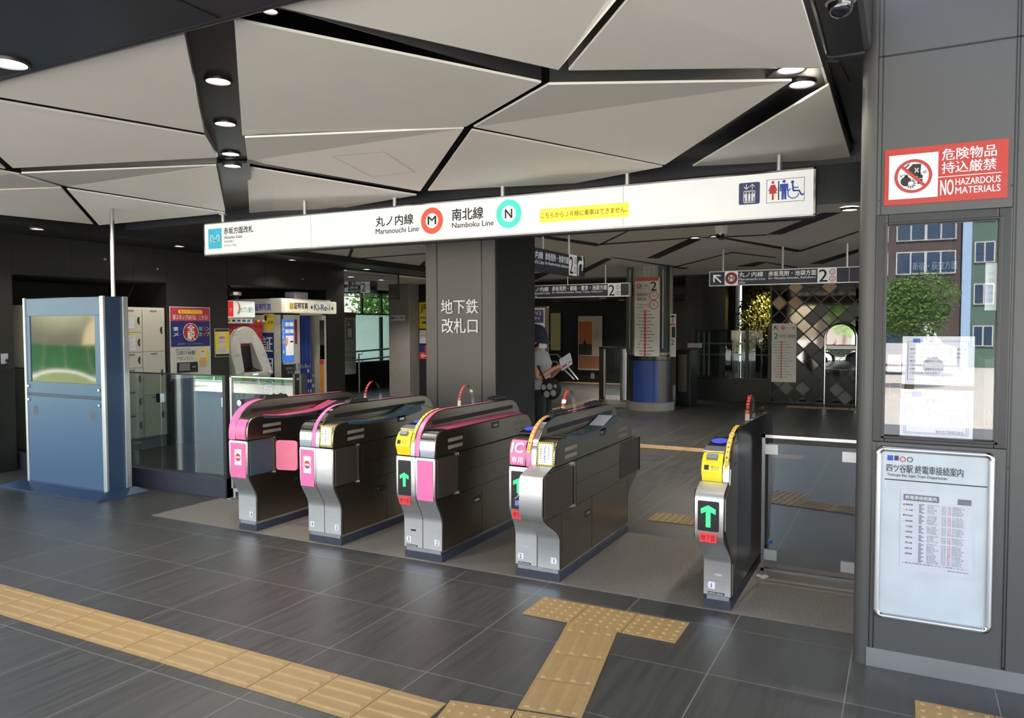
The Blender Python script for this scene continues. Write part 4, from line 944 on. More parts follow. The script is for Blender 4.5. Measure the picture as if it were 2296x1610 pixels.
# timetable poster frame
t = thing('poster_frame', 'silver snap frame with rounded corners holding a last train timetable below the window', 'poster frame', (.13, WY-.02, .25))
fa0, fb0, fa1, fb1 = -.108, .252, .378, 1.088; fr = FY(WY-.002)
q = MB(); w_ = .024
q.tube([(fa0+w_/2, WY-.014, fb0+.035), (fa0+w_/2, WY-.014, fb1-.035)], .013, 10); q.tube([(fa1-w_/2, WY-.014, fb0+.035), (fa1-w_/2, WY-.014, fb1-.035)], .013, 10); q.tube([(fa0+.035, WY-.014, fb0+w_/2), (fa1-.035, WY-.014, fb0+w_/2)], .013, 10); q.tube([(fa0+.035, WY-.014, fb1-w_/2), (fa1-.035, WY-.014, fb1-w_/2)], .013, 10)
build('frame_rail', q, alu, t, smooth=True)
for sx_, sz_, cx, cz in ((-1, 1, fa0+.035, fb1-.035), (1, 1, fa1-.035, fb1-.035), (-1, -1, fa0+.035, fb0+.035), (1, -1, fa1-.035, fb0+.035)):
    q = MB(); q.tube([(cx+sx_*.023*math.cos(k*PI/12), WY-.014, cz+sz_*.023*math.sin(k*PI/12)) for k in range(7)], .0145, 10); build('frame_corner', q, steelbright, t, smooth=True)
q = MB(); fr.slab(q, fa0+.015, fb0+.015, fa1-.015, fb1-.015, .0, .005); build('poster_sheet', q, M('pale_blue_poster_paper', (206, 213, 217), .5), t)
q = MB()
fr.text(q, '四ツ谷駅 終電車接続案内', -.062, .965, .255, 1.005, .007, .01); fr.text(q, 'Yotsuya Sta. Last Train Departures', -.06, .942, .19, .96, .007, .008); fr.rect(q, -.07, .926, .35, .931, .007); flat('heading_lettering', q, inkd, t)
q = MB(); fr.rect(q, -.06, 1.02, -.035, 1.045, .007); flat('operator_emblem', q, inkb, t); q = MB(); fr.rect(q, -.03, 1.022, -.012, 1.045, .007, 0); flat('emblem_block', q, navyd, t)
q = MB(); fr.annu(q, .006, 1.03, .009, .013, .007, 20); flat('line_ring', q, inkr, t); q = MB(); fr.annu(q, .036, 1.03, .009, .013, .007, 20); flat('line_ring', q, teal, t)
s0, s1, s2, s3 = 0.0, .50, .30, .885
q = MB(); fr.rect(q, s0, s1, s2, s3, .0075); sh_ = flat('timetable_sheet', q, paper, t)
q = MB(); fr.rect(q, .012, .835, .16, .865, .0085); fr.rect(q, .235, .835, .29, .862, .0085); flat('table_header', q, inkg, sh_); q = MB(); fr.text(q, '終電車接続案内', .02, .842, .15, .86, .0095, .01); flat('header_lettering', q, inkw, sh_)
q = MB()
stops = ['銀座線', '丸ノ内線', '日比谷線', '東西線', '千代田線', '有楽町線', '半蔵門線', '南北線', '副都心線', '都営線']
rows = 44
for i in range(rows):
    z = .818-i*.0064
    if i in (7, 15, 22, 28): continue
    fr.rect(q, .078, z, .09, z+.004, .0085) if i % 3 else fr.rect(q, .078, z, .1, z+.004, .0085)
    fr.text(q, random.choice(stops), .112, z, .112+random.uniform(.025, .05), z+.0045, .0085); fr.text(q, '23:%02d' % random.randint(10, 59), .172, z, .19, z+.0045, .0085); fr.text(q, random.choice(stops)+'方面', .215, z, .215+random.uniform(.035, .05), z+.0045, .0085)
flat('table_print', q, inkg, sh_)
q = MB()
for i in range(rows):
    if i not in (7, 15, 22, 28): z = .818-i*.0064; fr.text(q, '0:%02d' % random.randint(1, 30), .197, z, .209, z+.0045, .0085)
flat('table_red_print', q, inkr, sh_)
q = MB()
for i, s in enumerate(stops): z = .812-i*.0262; fr.text(q, s, .022, z, .052, z+.008, .0085, .01)
fr.text(q, '※乗換時間を考慮のうえご利用ください', .012, .532, .28, .538, .0085); fr.text(q, '東京地下鉄株式会社', .2, .516, .285, .522, .0085); flat('line_names', q, inkd, sh_)
for c, m_, zz in ((0, inkr, .815), (1, yellow, .789), (2, inkb, .764), (3, greenled, .735)):
    q = MB(); fr.ell(q, .015, zz, .004, .004, .009, 12); flat('line_mark', q, m_, sh_)
q = MB(); q.box(fa0+.02, WY-.0125, fb0+.02, fa1-.02, WY-.0115, fb1-.02); build('cover_sheet', q, GLASS('poster_cover_film', (.96, .96, .97), .02, .03), t)

# ================================================================== CAMERAS
p = C(1885, -12, 2.97)
t = thing('dome_camera', 'black glossy dome camera under the soffit at the top right', 'security camera', (p.x, p.y, 2.97))
build('housing', MB().lathe([(.055, 0), (.058, -.03), (.05, -.036)], (p.x, p.y, 2.97), 28), alu, t, smooth=True)
build('dome', MB().lathe([(.048, -.034), (.047, -.05), (.042, -.066), (.032, -.079), (.018, -.087), (.002, -.09)], (p.x, p.y, 2.97), 28), M('smoked_dome', (20, 20, 22), .05, 0, coat=1), t, smooth=True)
p = C(1617, 503, 2.86)
t = thing('dome_camera', 'small white and black dome camera below the right part of the hanging sign', 'security camera', (p.x, p.y, 2.86))
build('housing', MB().lathe([(.075, 0), (.075, -.10), (.066, -.115)], (p.x, p.y, 2.86), 24), boardw, t, smooth=True)
build('dome', MB().lathe([(.062, -.11), (.06, -.14), (.045, -.165), (.02, -.18), (.002, -.183)], (p.x, p.y, 2.86), 24), MATS['smoked_dome'], t, smooth=True)

# ================================================================== LOCKERS
LX = -9.22; fl2 = FX(LX); ys = [5.42, 5.77, 6.12, 6.47, 6.825, 7.175]
zt = 1.945
t = thing('coin_locker_bank', 'cream coin locker bank with half-round black handles in the dark wall alcove', 'lockers', (-9.5, 6.3, 0))
build('carcass', MB().box(-9.75, 5.40, .16, LX-.012, 7.19, zt), cream, t, bevel=.004); build('plinth', MB().box(-9.74, 5.41, 0, LX-.02, 7.185, .17), inkg, t)
for c in range(5):
    y0, y1 = ys[c]+.008, ys[c+1]-.008
    zs = [.17, .50, .82, 1.12, 1.33, 1.60, zt-.02] if c != 4 else [.17, .98, 1.33, zt-.02]
    if c in (0, 2): zs = [.17, .98, 1.33, zt-.02]
    if c == 4: zs = [.17, .735, 1.335, zt-.02]
    for k in range(len(zs)-1):
        a, b = zs[k]+.006, zs[k+1]-.006
        d = build('door', MB().box(LX-.012, y0, a, LX, y1, b), cream, t, bevel=.003)
        q = MB(); zc = b-(b-a)*.5; rr = min(.055, (b-a)*.3); pts = [(y1-.03+rr*.7*math.cos(PI/2+PI*i/10), zc+rr*math.sin(PI/2+PI*i/10)) for i in range(11)]
        fl2.shape(q, pts, .002); flat('handle', q, blackp, d)
        q = MB(); fl2.rect(q, (y0+y1)/2-.055, b-.035, (y0+y1)/2+.055, b-.012, .002); lp = flat('number_plate', q, inkg, d)
for r_, nm in (((6.50, 1.655, 6.70, 1.80), 'a'), ((6.50, 1.36, 6.72, 1.57), 'b')):
    q = MB(); fl2.rect(q, *r_, .004); sh_ = flat('instruction_sheet', q, paper, t); q = MB(); n = 4 if nm == 'a' else 9
    for i in range(n): fl2.text(q, ['コインロッカーのご案内', '使用料金', '使用期間は３日間です', '保管できないもの'][i % 4], r_[0]+.015, r_[3]-.03-i*.021, r_[2]-.02-.03*(i % 3), r_[3]-.018-i*.021, .006)
    flat('sheet_lettering', q, inkg, sh_)
q = MB(); fl2.rect(q, 6.49, 1.575, 6.74, 1.592, .004); flat('yellow_strip', q, yellow, t)

# ================================================================== POSTERS ON THE WALL
fx = FX(-9.195)
A = fx.pbox(379, 687, 471, 845)
t = thing('station_stamp_poster', 'tall red, navy and white stamp rally poster on the dark pier beside the lockers', 'poster', (-9.19, (A[0]+A[2])/2, .9))
y0, y1 = A[0], A[2]; zt_ = fx.uv(379, 687)[1]; zb = fx.uv(384, 855)[1]
q = MB(); fx.slab(q, y0, zb, y1, zt_, 0, .008); build('board', q, boardw, t)
zz = lambda py: fx.uv(420, py)[1]
f2 = FX(-9.186)
q = MB(); f2.rect(q, y0+.01, zz(720), y1-.01, zt_-.01, .001); flat('red_band', q, M('crimson_print', (190, 60, 76), .5), t)
q = MB(); f2.rect(q, y0+.01, zz(777), y1-.01, zz(720), .001); flat('navy_band', q, navyd, t); q = MB(); f2.rect(q, y0+.01, zb, y1-.01, zb+.03, .001); flat('navy_band', q, navyd, t)
q = MB(); f2.rrect(q, y0+.14, zz(703.5), y1-.14, zz(695), .02, .003); flat('yellow_capsule', q, yellow, t)
q = MB(); f2.text(q, '駅スタンプポスター', y0+.17, zz(702), y1-.17, zz(696.5), .005, .012); flat('capsule_lettering', q, inkr, t)
q = MB(); f2.text(q, '駅スタンプGETは、こちら!', y0+.05, zz(717), y1-.05, zz(706), .003, .015); flat('white_lettering', q, inkw, t)
q = MB(); ym = (y0+y1)/2; f2.ell(q, ym, zz(745), .135, .135*.98, .003); flat('seal_rim', q, inkw, t); q = MB(); f2.ell(q, ym, zz(745), .125, .125, .005); flat('seal', q, redsign, t)
q = MB(); f2.text(q, '全', ym-.065, zz(744), ym+.065, zz(728), .007, .03); f2.text(q, '駅', ym-.065, zz(762), ym+.065, zz(746), .007, .03); flat('seal_lettering', q, inkw, t)
for k, (c, m_) in enumerate((('東メ', inkw), ('京ト', inkb), ('限定', M('mint_print', (120, 200, 160), .5)), ('スタ', inkr), ('ンプ', yellow))):
    q = MB(); o_ = (y0+.05+.1*(k % 2)) if k < 2 else (ym+.142+.066*(k-2)); w_ = .09 if k < 2 else .058
    f2.text(q, c[0], o_, zz(742), o_+w_, zz(733), .003, .02); f2.text(q, c[1], o_, zz(754), o_+w_, zz(745), .003, .02); flat('colour_lettering', q, m_, t)
q = MB(); f2.text(q, '設置期間　２０２２年８月から', y0+.12, zz(773), y1-.14, zz(769), .003); flat('small_white_lettering', q, inkl, t)
q = MB(); f2.text(q, '四ツ谷駅', y0+.15, zz(796), y0+.42, zz(786), .003, .012); f2.text(q, '丸ノ内線・南北線', y0+.15, zz(784), y0+.33, zz(781), .003); f2.text(q, '設置場所　改札口付近', y0+.1, zz(803), y0+.38, zz(800), .003); f2.text(q, '期　間　終了まで', y0+.16, zz(807), y0+.38, zz(804), .003); flat('dark_lettering', q, inkd, t)
q = MB(); f2.annu(q, y0+.115, zz(784), .014, .022, .003, 18); flat('line_ring', q, inkr, t); q = MB(); f2.annu(q, y0+.115, zz(792.5), .014, .022, .003, 18); flat('line_ring', q, M('turquoise_print', (60, 170, 165), .5), t)
q = MB(); f2.rect(q, y0+.1, zz(835), y0+.46, zz(812), .003); f2.rect(q, y0+.33, zz(833), y0+.45, zz(814), .004); flat('photo_print', q, inkd, t); q = MB(); f2.rect(q, y0+.14, zz(831), y0+.32, zz(814), .005); f2.rect(q, y0+.36, zz(825), y0+.42, zz(821), .005); flat('photo_detail', q, inkg, t)
q = MB(); f2.ell(q, y1-.14, zz(797), .105, .115, .003); flat('yellow_disc', q, yellow, t)
q = MB(); f2.shape(q, [(y1-.2, zz(803)), (y1-.09, zz(803)), (y1-.08, zz(815)), (y1-.12, zz(824)), (y1-.17, zz(824)), (y1-.21, zz(815))], .007); flat('hand_print', q, M('hand_print_tone', (222, 172, 110), .5), t)
q = MB(); f2.rrect(q, y1-.2, zz(808), y1-.1, zz(784), .012, .005); flat('phone_print', q, paper, t); q = MB(); f2.rect(q, y1-.175, zz(790), y1-.125, zz(788), .008); flat('phone_detail', q, inkr, t)
A = fx.pbox(480, 737, 514, 801)
t = thing('yellow_poster', 'small yellow and black framed poster right of the stamp poster', 'poster', (-9.19, (A[0]+A[2])/2, A[1]))
q = MB(); fx.slab(q, A[0], A[1], A[2], A[3], 0, .008); build('frame', q, inkl, t); h = A[3]-A[1]; w = A[2]-A[0]
q = MB(); f2.rect(q, A[0]+.01, A[1]+.01, A[2]-.01, A[3]-.01, .001); flat('dark_border', q, inkd, t)
q = MB(); f2.rect(q, A[0]+.01, A[1]+.1*h, A[2]-.01, A[3]-.1*h, .002); flat('yellow_field', q, yellow, t)
q = MB(); f2.shape(q, [(A[0]+.28*w, A[1]+.36*h), (A[0]+.74*w, A[1]+.4*h), (A[0]+.66*w, A[1]+.85*h), (A[0]+.2*w, A[1]+.81*h)], .004); f2.rect(q, A[0]+.1*w, A[1]+.12*h, A[2]-.08*w, A[1]+.31*h, .004); flat('card_print', q, paper, t)
q = MB(); f2.text(q, 'QR乗車券', A[0]+.28*w, A[1]+.62*h, A[0]+.66*w, A[1]+.74*h, .006, .01); f2.text(q, '始まります', A[0]+.28*w, A[1]+.5*h, A[0]+.66*w, A[1]+.58*h, .006); flat('card_lettering', q, inkr, t)
q = MB(); f2.text(q, 'ご利用方法のご案内', A[0]+.14*w, A[1]+.24*h, A[0]+.7*w, A[1]+.28*h, .006); f2.text(q, '詳しくは駅係員まで', A[0]+.14*w, A[1]+.17*h, A[0]+.8*w, A[1]+.21*h, .006); flat('small_lettering', q, inkg, t)
# outlet
fx0 = FX(-9.2); a = fx0.pbox(1, 793, 17, 816)
t = thing('wall_outlet', 'grey wall outlet with a cord on the dark pier left of the kiosk', 'outlet', (-9.2, (a[0]+a[2])/2, a[1]))
build('cover_plate', MB().box(-9.2, a[0], a[1], -9.185, a[2], a[3]), inkl, t, bevel=.003); zc = (a[1]+a[3])/2; yc = (a[0]+a[2])/2
build('plug', MB().cyl((-9.185, yc+.02, zc-.02), (-9.15, yc+.02, zc-.025), .02, n=12), darkmetal, t); build('cord', MB().tube([(-9.15, yc+.02, zc-.03), (-9.15, yc-.01, zc-.07), (-9.17, yc-.08, zc-.14), (-9.17, yc-.2, zc-.2)], .006, 6), blackp, t)

# ================================================================== CASH MACHINE
AX = -9.50
t = thing('cash_machine', 'white hooded cash machine with a lit green and white bank sign in the alcove', 'cash machine', (-9.85, 8.95, 0))
fa = FX(AX); A = fa.pbox(513, 674, 572, 711); ya0, ya1 = A[0]-.12, A[2]
build('back_panel', MB().box(-10.2, ya0, 0, AX-.10, ya1+.25, 1.78), M('brick_red_panel', (150, 42, 44), .45), t)
sg = build('lightbox', MB().box(-10.2, ya0, A[1], AX, ya1, A[3]), signem, t, bevel=.01)
zA, zB = A[1], A[3]; ydiv = fa.uv(523, 690)[0]
q = MB(); fa.rect(q, ya0+.005, zA+.01, ydiv, zB-.01, .003); flat('red_section', q, M('lit_red_section', (226, 40, 34), .5, emit=.45), sg)
q = MB(); fa.text(q, 'ッ', fa.uv(514, 690)[0], zA+.09, ydiv-.03, zB-.12, .005, .03); flat('red_lettering', q, inkw, sg)
q = MB(); c_ = fa.uv(532, 692); 
for k, (m_, o_) in enumerate(((M('green_logo', (40, 150, 90), .5, emit=.2), 0), (M('orange_logo', (236, 96, 40), .5, emit=.3), .02))):
    q = MB()
    for i in range(12):
        t0 = -1.2+i*.2; fa.line(q, c_[0]-.02+.075*math.cos(t0)-o_, c_[1]-.0+.1*math.sin(t0)+o_, c_[0]-.02+.075*math.cos(t0+.2)-o_, c_[1]+.1*math.sin(t0+.2)+o_, .018, .004+.002*k)
    flat('bank_emblem', q, m_, sg)
q = MB(); a = fa.pbox(539, 689, 568, 698); fa.text(q, 'セブン銀行', a[0], a[1]-.02, a[2], a[3]+.01, .004, .012); flat('sign_lettering', q, MATS['green_logo'], sg)
A2 = fa.pbox(514, 713, 568, 725)
q = MB(); q.box(-10.1, ya0+.03, A2[1], AX-.03, ya1-.02, A2[3]); cp_ = build('card_logo_panel', q, boardw, t, bevel=.004)
fa2 = FX(AX-.03); hh = A2[3]-A2[1]
for k, c in enumerate(((200, 90, 40), (40, 60, 110), (40, 70, 170), (60, 90, 110), (50, 120, 190), (90, 90, 90), (220, 170, 60), (150, 170, 200))):
    q = MB(); o_ = ya0+.1+k*.105; fa2.rect(q, o_, A2[1]+.3*hh, o_+.065, A2[1]+.72*hh, .003); flat('card_logo', q, M('card_logo_%d' % k, c, .5), cp_)
# hood : two swelling wings joined by an arched top round a deep recess
yc, hw_ = fa.uv(556, 760)[0], .39
ztop = fa.uv(540, 729)[1]; pearl = M('pearl_grey_plastic', (196, 194, 190), .28, coat=.3)
arch_ = [(yc-.37, .0), (yc+.37, .0), (yc+.37, .7), (yc+.42, .9), (yc+.42, 1.25)]+[(yc+.42*math.cos(k*PI/16), 1.25+(ztop-1.25)*math.sin(k*PI/16)) for k in range(1, 16)]+[(yc-.42, 1.25), (yc-.42, .9), (yc-.37, .7)]
build('body', MB().prism(arch_, 0, -10.1, -9.62), pearl, t, smooth=True, bevel=.02)
def wing(s):
    mb = MB(); L = []
    for z, xo, w0, w1 in ((.70, -9.52, .24, .36), (.80, -9.40, .22, .41), (.90, -9.35, .20, .425), (1.0, -9.36, .19, .43), (1.12, -9.41, .17, .43), (1.25, -9.46, .15, .425), (1.38, -9.50, .13, .40), (1.48, -9.53, .11, .36), (1.56, -9.56, .08, .30), (ztop-.03, -9.60, .02, .2)):
        a0, a1 = yc+s*w0, yc+s*w1; m_ = (a0+a1)/2; L.append([Vector((-9.63, a0, z)), Vector((xo-.03, a0, z)), Vector((xo, a0*.65+m_*.35, z)), Vector((xo, m_, z)), Vector((xo-.02, m_*.4+a1*.6, z)), Vector((xo-.10, a1, z)), Vector((-9.63, a1, z))])
    return mb.loft(L)
each('hood_wing', [wing(-1), wing(1)], pearl, t, smooth=True)
build('hood_top', MB().prism([(yc+.30*math.cos(k*PI/12), 1.40+(ztop-1.42)*math.sin(k*PI/12)) for k in range(13)], 0, -9.63, -9.55), pearl, t, smooth=True, bevel=.02)
build('screen_recess', MB().slab([(-9.61, yc-.16, .99), (-9.61, yc+.18, .99), (-9.61, yc+.12, 1.36), (-9.61, yc-.12, 1.36)], (.02, 0, 0)), blackp, t)
build('keypad_slope', MB().slab([(-9.42, yc-.19, .955), (-9.42, yc+.20, .955), (-9.60, yc+.19, 1.0), (-9.60, yc-.17, 1.0)], (0, 0, .01)), blackp, t)
q = MB(); q.box(-9.62, yc-.22, .86, -9.36, yc+.3, .945); sh_ = build('card_shelf', q, pearl, t, bevel=.02); q = MB(); q.box(-9.362, yc-.04, .895, -9.357, yc+.07, .918); build('card_slot_light', q, cyanem, sh_)
q = MB(); q.ball((-9.36, yc+.33, .92), .05, (1, 1, .8)); build('handset', q, pearl, t, smooth=True)
q = MB(); q.box(-9.596, yc-.2, .5, -9.59, yc+.2, .72); build('instruction_plate', q, boardw, t); q = MB(); fa3 = FX(-9.589); fa3.rect(q, yc-.14, .52, yc-.1, .7, .002); fa3.rect(q, yc-.06, .52, yc-.0, .7, .002); flat('plate_print', q, M('ochre_print', (190, 140, 60), .5), t)
q = MB(); fa3 = FX(-9.425); fa3.text(q, 'ATM', yc-.36, 1.20, yc-.24, 1.24, .0, .02); fa3.text(q, 'ATM', yc+.22, 1.20, yc+.34, 1.24, .0, .02); flat('lettering', q, inkl, t)
p = P(528, 662, 0, -9.3)
t = thing('ceiling_camera', 'round grey camera fixed to the alcove header above the cash machine', 'security camera', tuple(p))
build('base', MB().cyl((p.x, p.y, p.z+.05), (p.x, p.y, p.z), .09, n=20), alu, t); build('stem', MB().cyl((p.x-.04, p.y, p.z+.04), (p.x-.3, p.y, p.z+.3), .02, n=8), darkmetal, t); build('lens_dome', MB().ball((p.x+.01, p.y, p.z-.01), .05), blackp, t, smooth=True)

# ================================================================== PHOTO BOOTH
BX = -9.2; fb2 = FX(BX)
by0 = fb2.uv(632, 720)[0]; by1 = fb2.uv(733, 720)[0]
bz = fb2.uv(634, 702)[1]; bt = fb2.uv(640, 669)[1]
t = thing('photo_booth', 'cream photo booth with a blue curtain and lit header sign in the dark alcove', 'photo booth', (-9.6, (by0+by1)/2, 0))
bcream = M('booth_cream', (204, 202, 190), .4)
build('shell', MB().box(-10.35, by0, 0, -10.3, by1, bz).box(-10.3, by0, 0, BX, by0+.03, bz).box(-10.3, by1-.12, 0, BX, by1, bz).box(BX-.03, by0, 0, BX, by0+.42, bz).box(-10.3, by0, bz-.03, BX, by1, bz), bcream, t, bevel=.004)
build('roof', MB().box(-10.36, by0-.05, bz, BX+.05, by1+.05, bt), bcream, t, bevel=.01)
hy0, hy1 = fb2.uv(641, 690)[0], fb2.uv(752, 690)[0]
hb = build('header_lightbox', MB().box(BX+.02, by0-.04, bz+.0, BX+.13, by1+.12, bt-.03), M('lit_cream_header', (232, 228, 204), .5, emit=.38), t, bevel=.02)
fh = FX(BX+.131); q = MB(); a = fh.pbox(659, 681, 690, 691); fh.text(q, '証明写真', a[0], a[1]-.01, a[2], a[3]+.02, .002, .03); flat('header_lettering', q, inkd, hb)
q = MB(); a = fh.pbox(649, 679, 658, 693); fh.rect(q, a[0], a[1], a[2], a[3], .002); flat('header_square', q, M('amber_square', (206, 150, 40), .5, emit=.2), hb)
q = MB(); a = fh.pbox(704, 685, 739, 694); fh.text(q, 'Ki-Re-i', a[0], a[1]-.015, a[2], a[3]+.02, .002, .02)
for px, py in ((699, 689), (745, 692)):
    u, v = fh.uv(px, py); fh.ell(q, u, v, .018, .022, .002, 10)
    for k in range(8): fh.line(q, u, v, u+.034*math.cos(k*PI/4), v+.04*math.sin(k*PI/4), .008, .002)
flat('header_brand_lettering', q, inkb, hb)
fs = FY(by0-.001)
def sx(px, py): return fs.uv(px, py)
q = MB(); fz = FY(by0-.052); a = fz.pbox(571, 684, 608, 694); fz.text(q, '証明写真', a[0], a[1]-.02, a[2], a[3]+.02, .003, .02); flat('roof_lettering', q, inkb, t)
q = MB(); a = fs.pbox(591, 704, 615, 742); fs.rect(q, a[0], a[1]+.1, a[2], a[3], .003); fs.shape(q, [(a[0], a[1]+.08), ((a[0]+a[2])/2, a[1]), (a[2], a[1]+.08), (a[2], a[1]+.13), (a[0], a[1]+.13)], .0025); sy_ = flat('yellow_notice', q, yellow, t)
q = MB(); fs.rect(q, a[0], a[1]+.15, a[2], a[3]-.14, .005); flat('notice_photo', q, paper, sy_); q = MB(); fs.ell(q, a[0]+.05, a[1]+.22, .03, .05, .007, 14); fs.text(q, '写真', a[0]+.1, a[1]+.17, a[2]-.02, a[3]-.16, .007, .01); fs.text(q, '証明写真サイズ', a[0]+.02, a[3]-.05, a[2]-.02, a[3]-.015, .005); flat('notice_print', q, inkd, sy_)
q = MB(); zz_ = sx(600, 746)[1]; a = fs.pbox(588, 746, 615, 860); fs.rect(q, a[0]-.05, .3, a[2], zz_, .003); bp_ = flat('blue_side_panel', q, navyd, t)
q = MB(); hgt = .27
for i, c in enumerate('証明写真'): fs.text(q, c, a[0]+.0, zz_-.06-(i+1)*hgt-i*.1, a[2]-.03, zz_-.06-i*hgt-i*.1, .005, .015)
flat('side_lettering', q, inkw, bp_)
fb3 = FX(BX+.001); a = fb3.pbox(631, 716, 659, 813)
q = MB(); fb3.rect(q, a[0], a[1], a[2], a[3], .004); ad = flat('lit_advert', q, M('lit_blue_advert', (70, 124, 220), .5, emit=.5, var=.25, scale=3), t)
w, h = a[2]-a[0], a[3]-a[1]; q = MB()
for x0, z0, x1, z1 in ((.28, .84, .58, .93), (.62, .84, .95, .93), (.28, .68, .58, .77), (.62, .68, .95, .77), (.3, .16, .95, .62)): fb3.rect(q, a[0]+x0*w, a[1]+z0*h, a[0]+x1*w, a[1]+z1*h, .006)
flat('advert_white_box', q, M('lit_white_box', (230, 228, 226), .5, emit=.5), ad)
q = MB(); fb3.ell(q, a[0]+.36*w, a[1]+.48*h, .12*w, .10*h, .008); flat('advert_face', q, M('advert_face_tone', (226, 168, 140), .5, emit=.3), ad)
q = MB(); fb3.rect(q, a[0]+.66*w, a[1]+.46*h, a[0]+.92*w, a[1]+.5*h, .008); flat('advert_orange_bar', q, redsign, ad)
q = MB(); fb3.vtext(q, 'Ki-Re-i', a[0]+.04*w, a[1]+.2*h, a[0]+.22*w, a[1]+.95*h, .006, .02); flat('advert_lettering', q, inkw, ad)
a = fb3.pbox(632, 818, 660, 848); q = MB(); fb3.rect(q, a[0], a[1], a[2], a[3], .004); sp2 = flat('sample_board', q, inkd, t); q = MB(); w, h = a[2]-a[0], a[3]-a[1]
fb3.text(q, '証明写真', a[0]+.3*w, a[1]+.6*h, a[0]+.9*w, a[1]+.8*h, .006); fb3.text(q, '見本', a[0]+.4*w, a[1]+.3*h, a[0]+.9*w, a[1]+.5*h, .006); flat('sample_lettering', q, inkl, sp2)
a = fb3.pbox(660, 716, 666, 771); q = MB(); fb3.rect(q, a[0], a[1], a[2], a[3], .004); flat('red_strip', q, M('dark_red_strip', (150, 40, 60), .5), t)
cy0 = fb2.uv(668, 760)[0]; cy1 = fb2.uv(706, 760)[0]; czt = fb2.uv(668, 708)[1]
q = MB(); n = 48; L = []
for z in (czt, 1.3, .9, .45): L.append([(BX-.10+.028*math.sin(i*1.15+.4*z)+(.0), cy0+(cy1-cy0)*i/n, z) for i in range(n+1)])
q.loft(L, False, closed=False); cu_ = build('curtain', q, M('royal_blue_curtain', (40, 66, 148), .7, var=.12), t, smooth=True)
fc = FX(BX-.065); q = MB(); a = fc.pbox(673, 818, 695, 825); fc.text(q, 'Ki-Re-i', a[0], a[1]-.01, a[2], a[3]+.01, .01, .01)
for k in range(9): u = cy0+.30+.06*(k % 4); v = .55+.09*(k//2); fc.ell(q, u, v, .014+.008*(k % 3), .035, .012, 10)
flat('curtain_print', q, inkl, cu_)
q = MB(); q.cyl((BX-.05, cy0-.02, czt+.01), (BX-.05, cy1+.02, czt+.01), .012, n=8); build('curtain_rail', q, alu, t)
a = fb3.pbox(716, 718, 727, 806); q = MB(); fb3.rect(q, a[0], a[1], a[2], a[3], .004); flat('mirror_strip', q, screenm, t)
a = fb3.pbox(716, 807, 726, 880); q = MB(); fb3.rect(q, a[0], .45, a[2], a[3], .004); ob = flat('orange_panel', q, M('orange_panel', (222, 140, 44), .5), t); q = MB(); fb3.rect(q, a[0], a[3]-.08, a[2], a[3], .006); flat('panel_heading', q, inkr, ob)
q = MB(); fb3.vtext(q, 'ここから入る', a[0]+.03, .5, a[2]-.03, a[3]-.32, .006, .01); flat('panel_lettering', q, inkd, ob)
q = MB(); q.box(BX, cy0-.10, .93, BX+.06, cy0-.02, 1.06); build('coin_box', q, alu, t, bevel=.006)
a = fb2.uv(685, 662); q = MB(); q.box(-9.55, a[0]-.14, bt, -9.3, a[0]+.18, bt+.13); build('roof_lamp_box', q, inkl, t, bevel=.02)
# ================================================================== SIDE PASSAGE
t = thing('handrail', 'double steel handrail on posts in front of the frosted windows of the side passage', 'handrail', (-12.1, 16, 0))
q = MB(); q.tube([(-12.35, 13.6, 1.06), (-12.35, 15.5, 1.06), (-12.35, 18.2, 1.14), (-12.35, 20, 1.2)], .022, 8); q.tube([(-12.35, 13.6, .84), (-12.35, 15.5, .84), (-12.35, 18.2, .92), (-12.35, 20, .98)], .02, 8); build('rail', q, steel, t, smooth=True)
for y in (15.35, 16.72, 18.2): build('post', MB().cyl((-12.38, y, 0), (-12.38, y, 1.0), .022, n=10), steel, t, smooth=True); 
q = MB()
for y in (15.35, 16.72):
    for z in (1.03, .82): q.tube([(-12.38, y+.02, z-.05), (-12.38, y+.1, z-.06), (-12.36, y+.12, z)], .012, 6)
build('rail_bracket', q, steel, t)
t = thing('smoke_barrier', 'clear hanging smoke barrier glass above the mouth of the side passage', 'glass barrier', (-9.2, 12, 2.2))
fz = FX(-9.2); z0 = fz.uv(773, 656)[1]; yE = fz.uv(894, 660)[0]
build('glass_pane', MB().box(-9.205, 11.0, 2.25, -9.195, yE, 2.76), smoke, t); build('edge_strip', MB().box(-9.21, 11.0, 2.24, -9.19, yE, 2.255).box(-9.21, yE-.01, 2.24, -9.19, yE+.01, 2.76), darkmetal, t)
fp = FY(13.5); A = fp.pbox(773, 628, 840, 656)
t = thing('hanging_platform_sign', 'small navy platform sign with a boxed number 2 hanging in the side passage', 'sign', ((A[0]+A[2])/2, 13.5, A[1]))
q = MB(); q.box(A[0]-.4, 13.5, A[1]-.02, A[2], 13.6, A[3]+.02); build('sign_box', q, navy, t); w, h = A[2]-A[0], A[3]-A[1]
q = MB(); a = fp.pbox(809, 632, 830, 657); fp.rect(q, a[0], a[1], a[2], a[3], .003); b = fp.pbox(773, 628, 781, 655); fp.rect(q, *b, .003); flat('number_box', q, litw, t)
q = MB(); fp.text(q, '2', a[0]+.1*(a[2]-a[0]), a[1]+.03, a[0]+.55*(a[2]-a[0]), a[3]-.03, .005, .02); fp.rect(q, b[0], b[1]+.1, b[2]-.02, b[3]-.1, .005); flat('number', q, inkd, t)
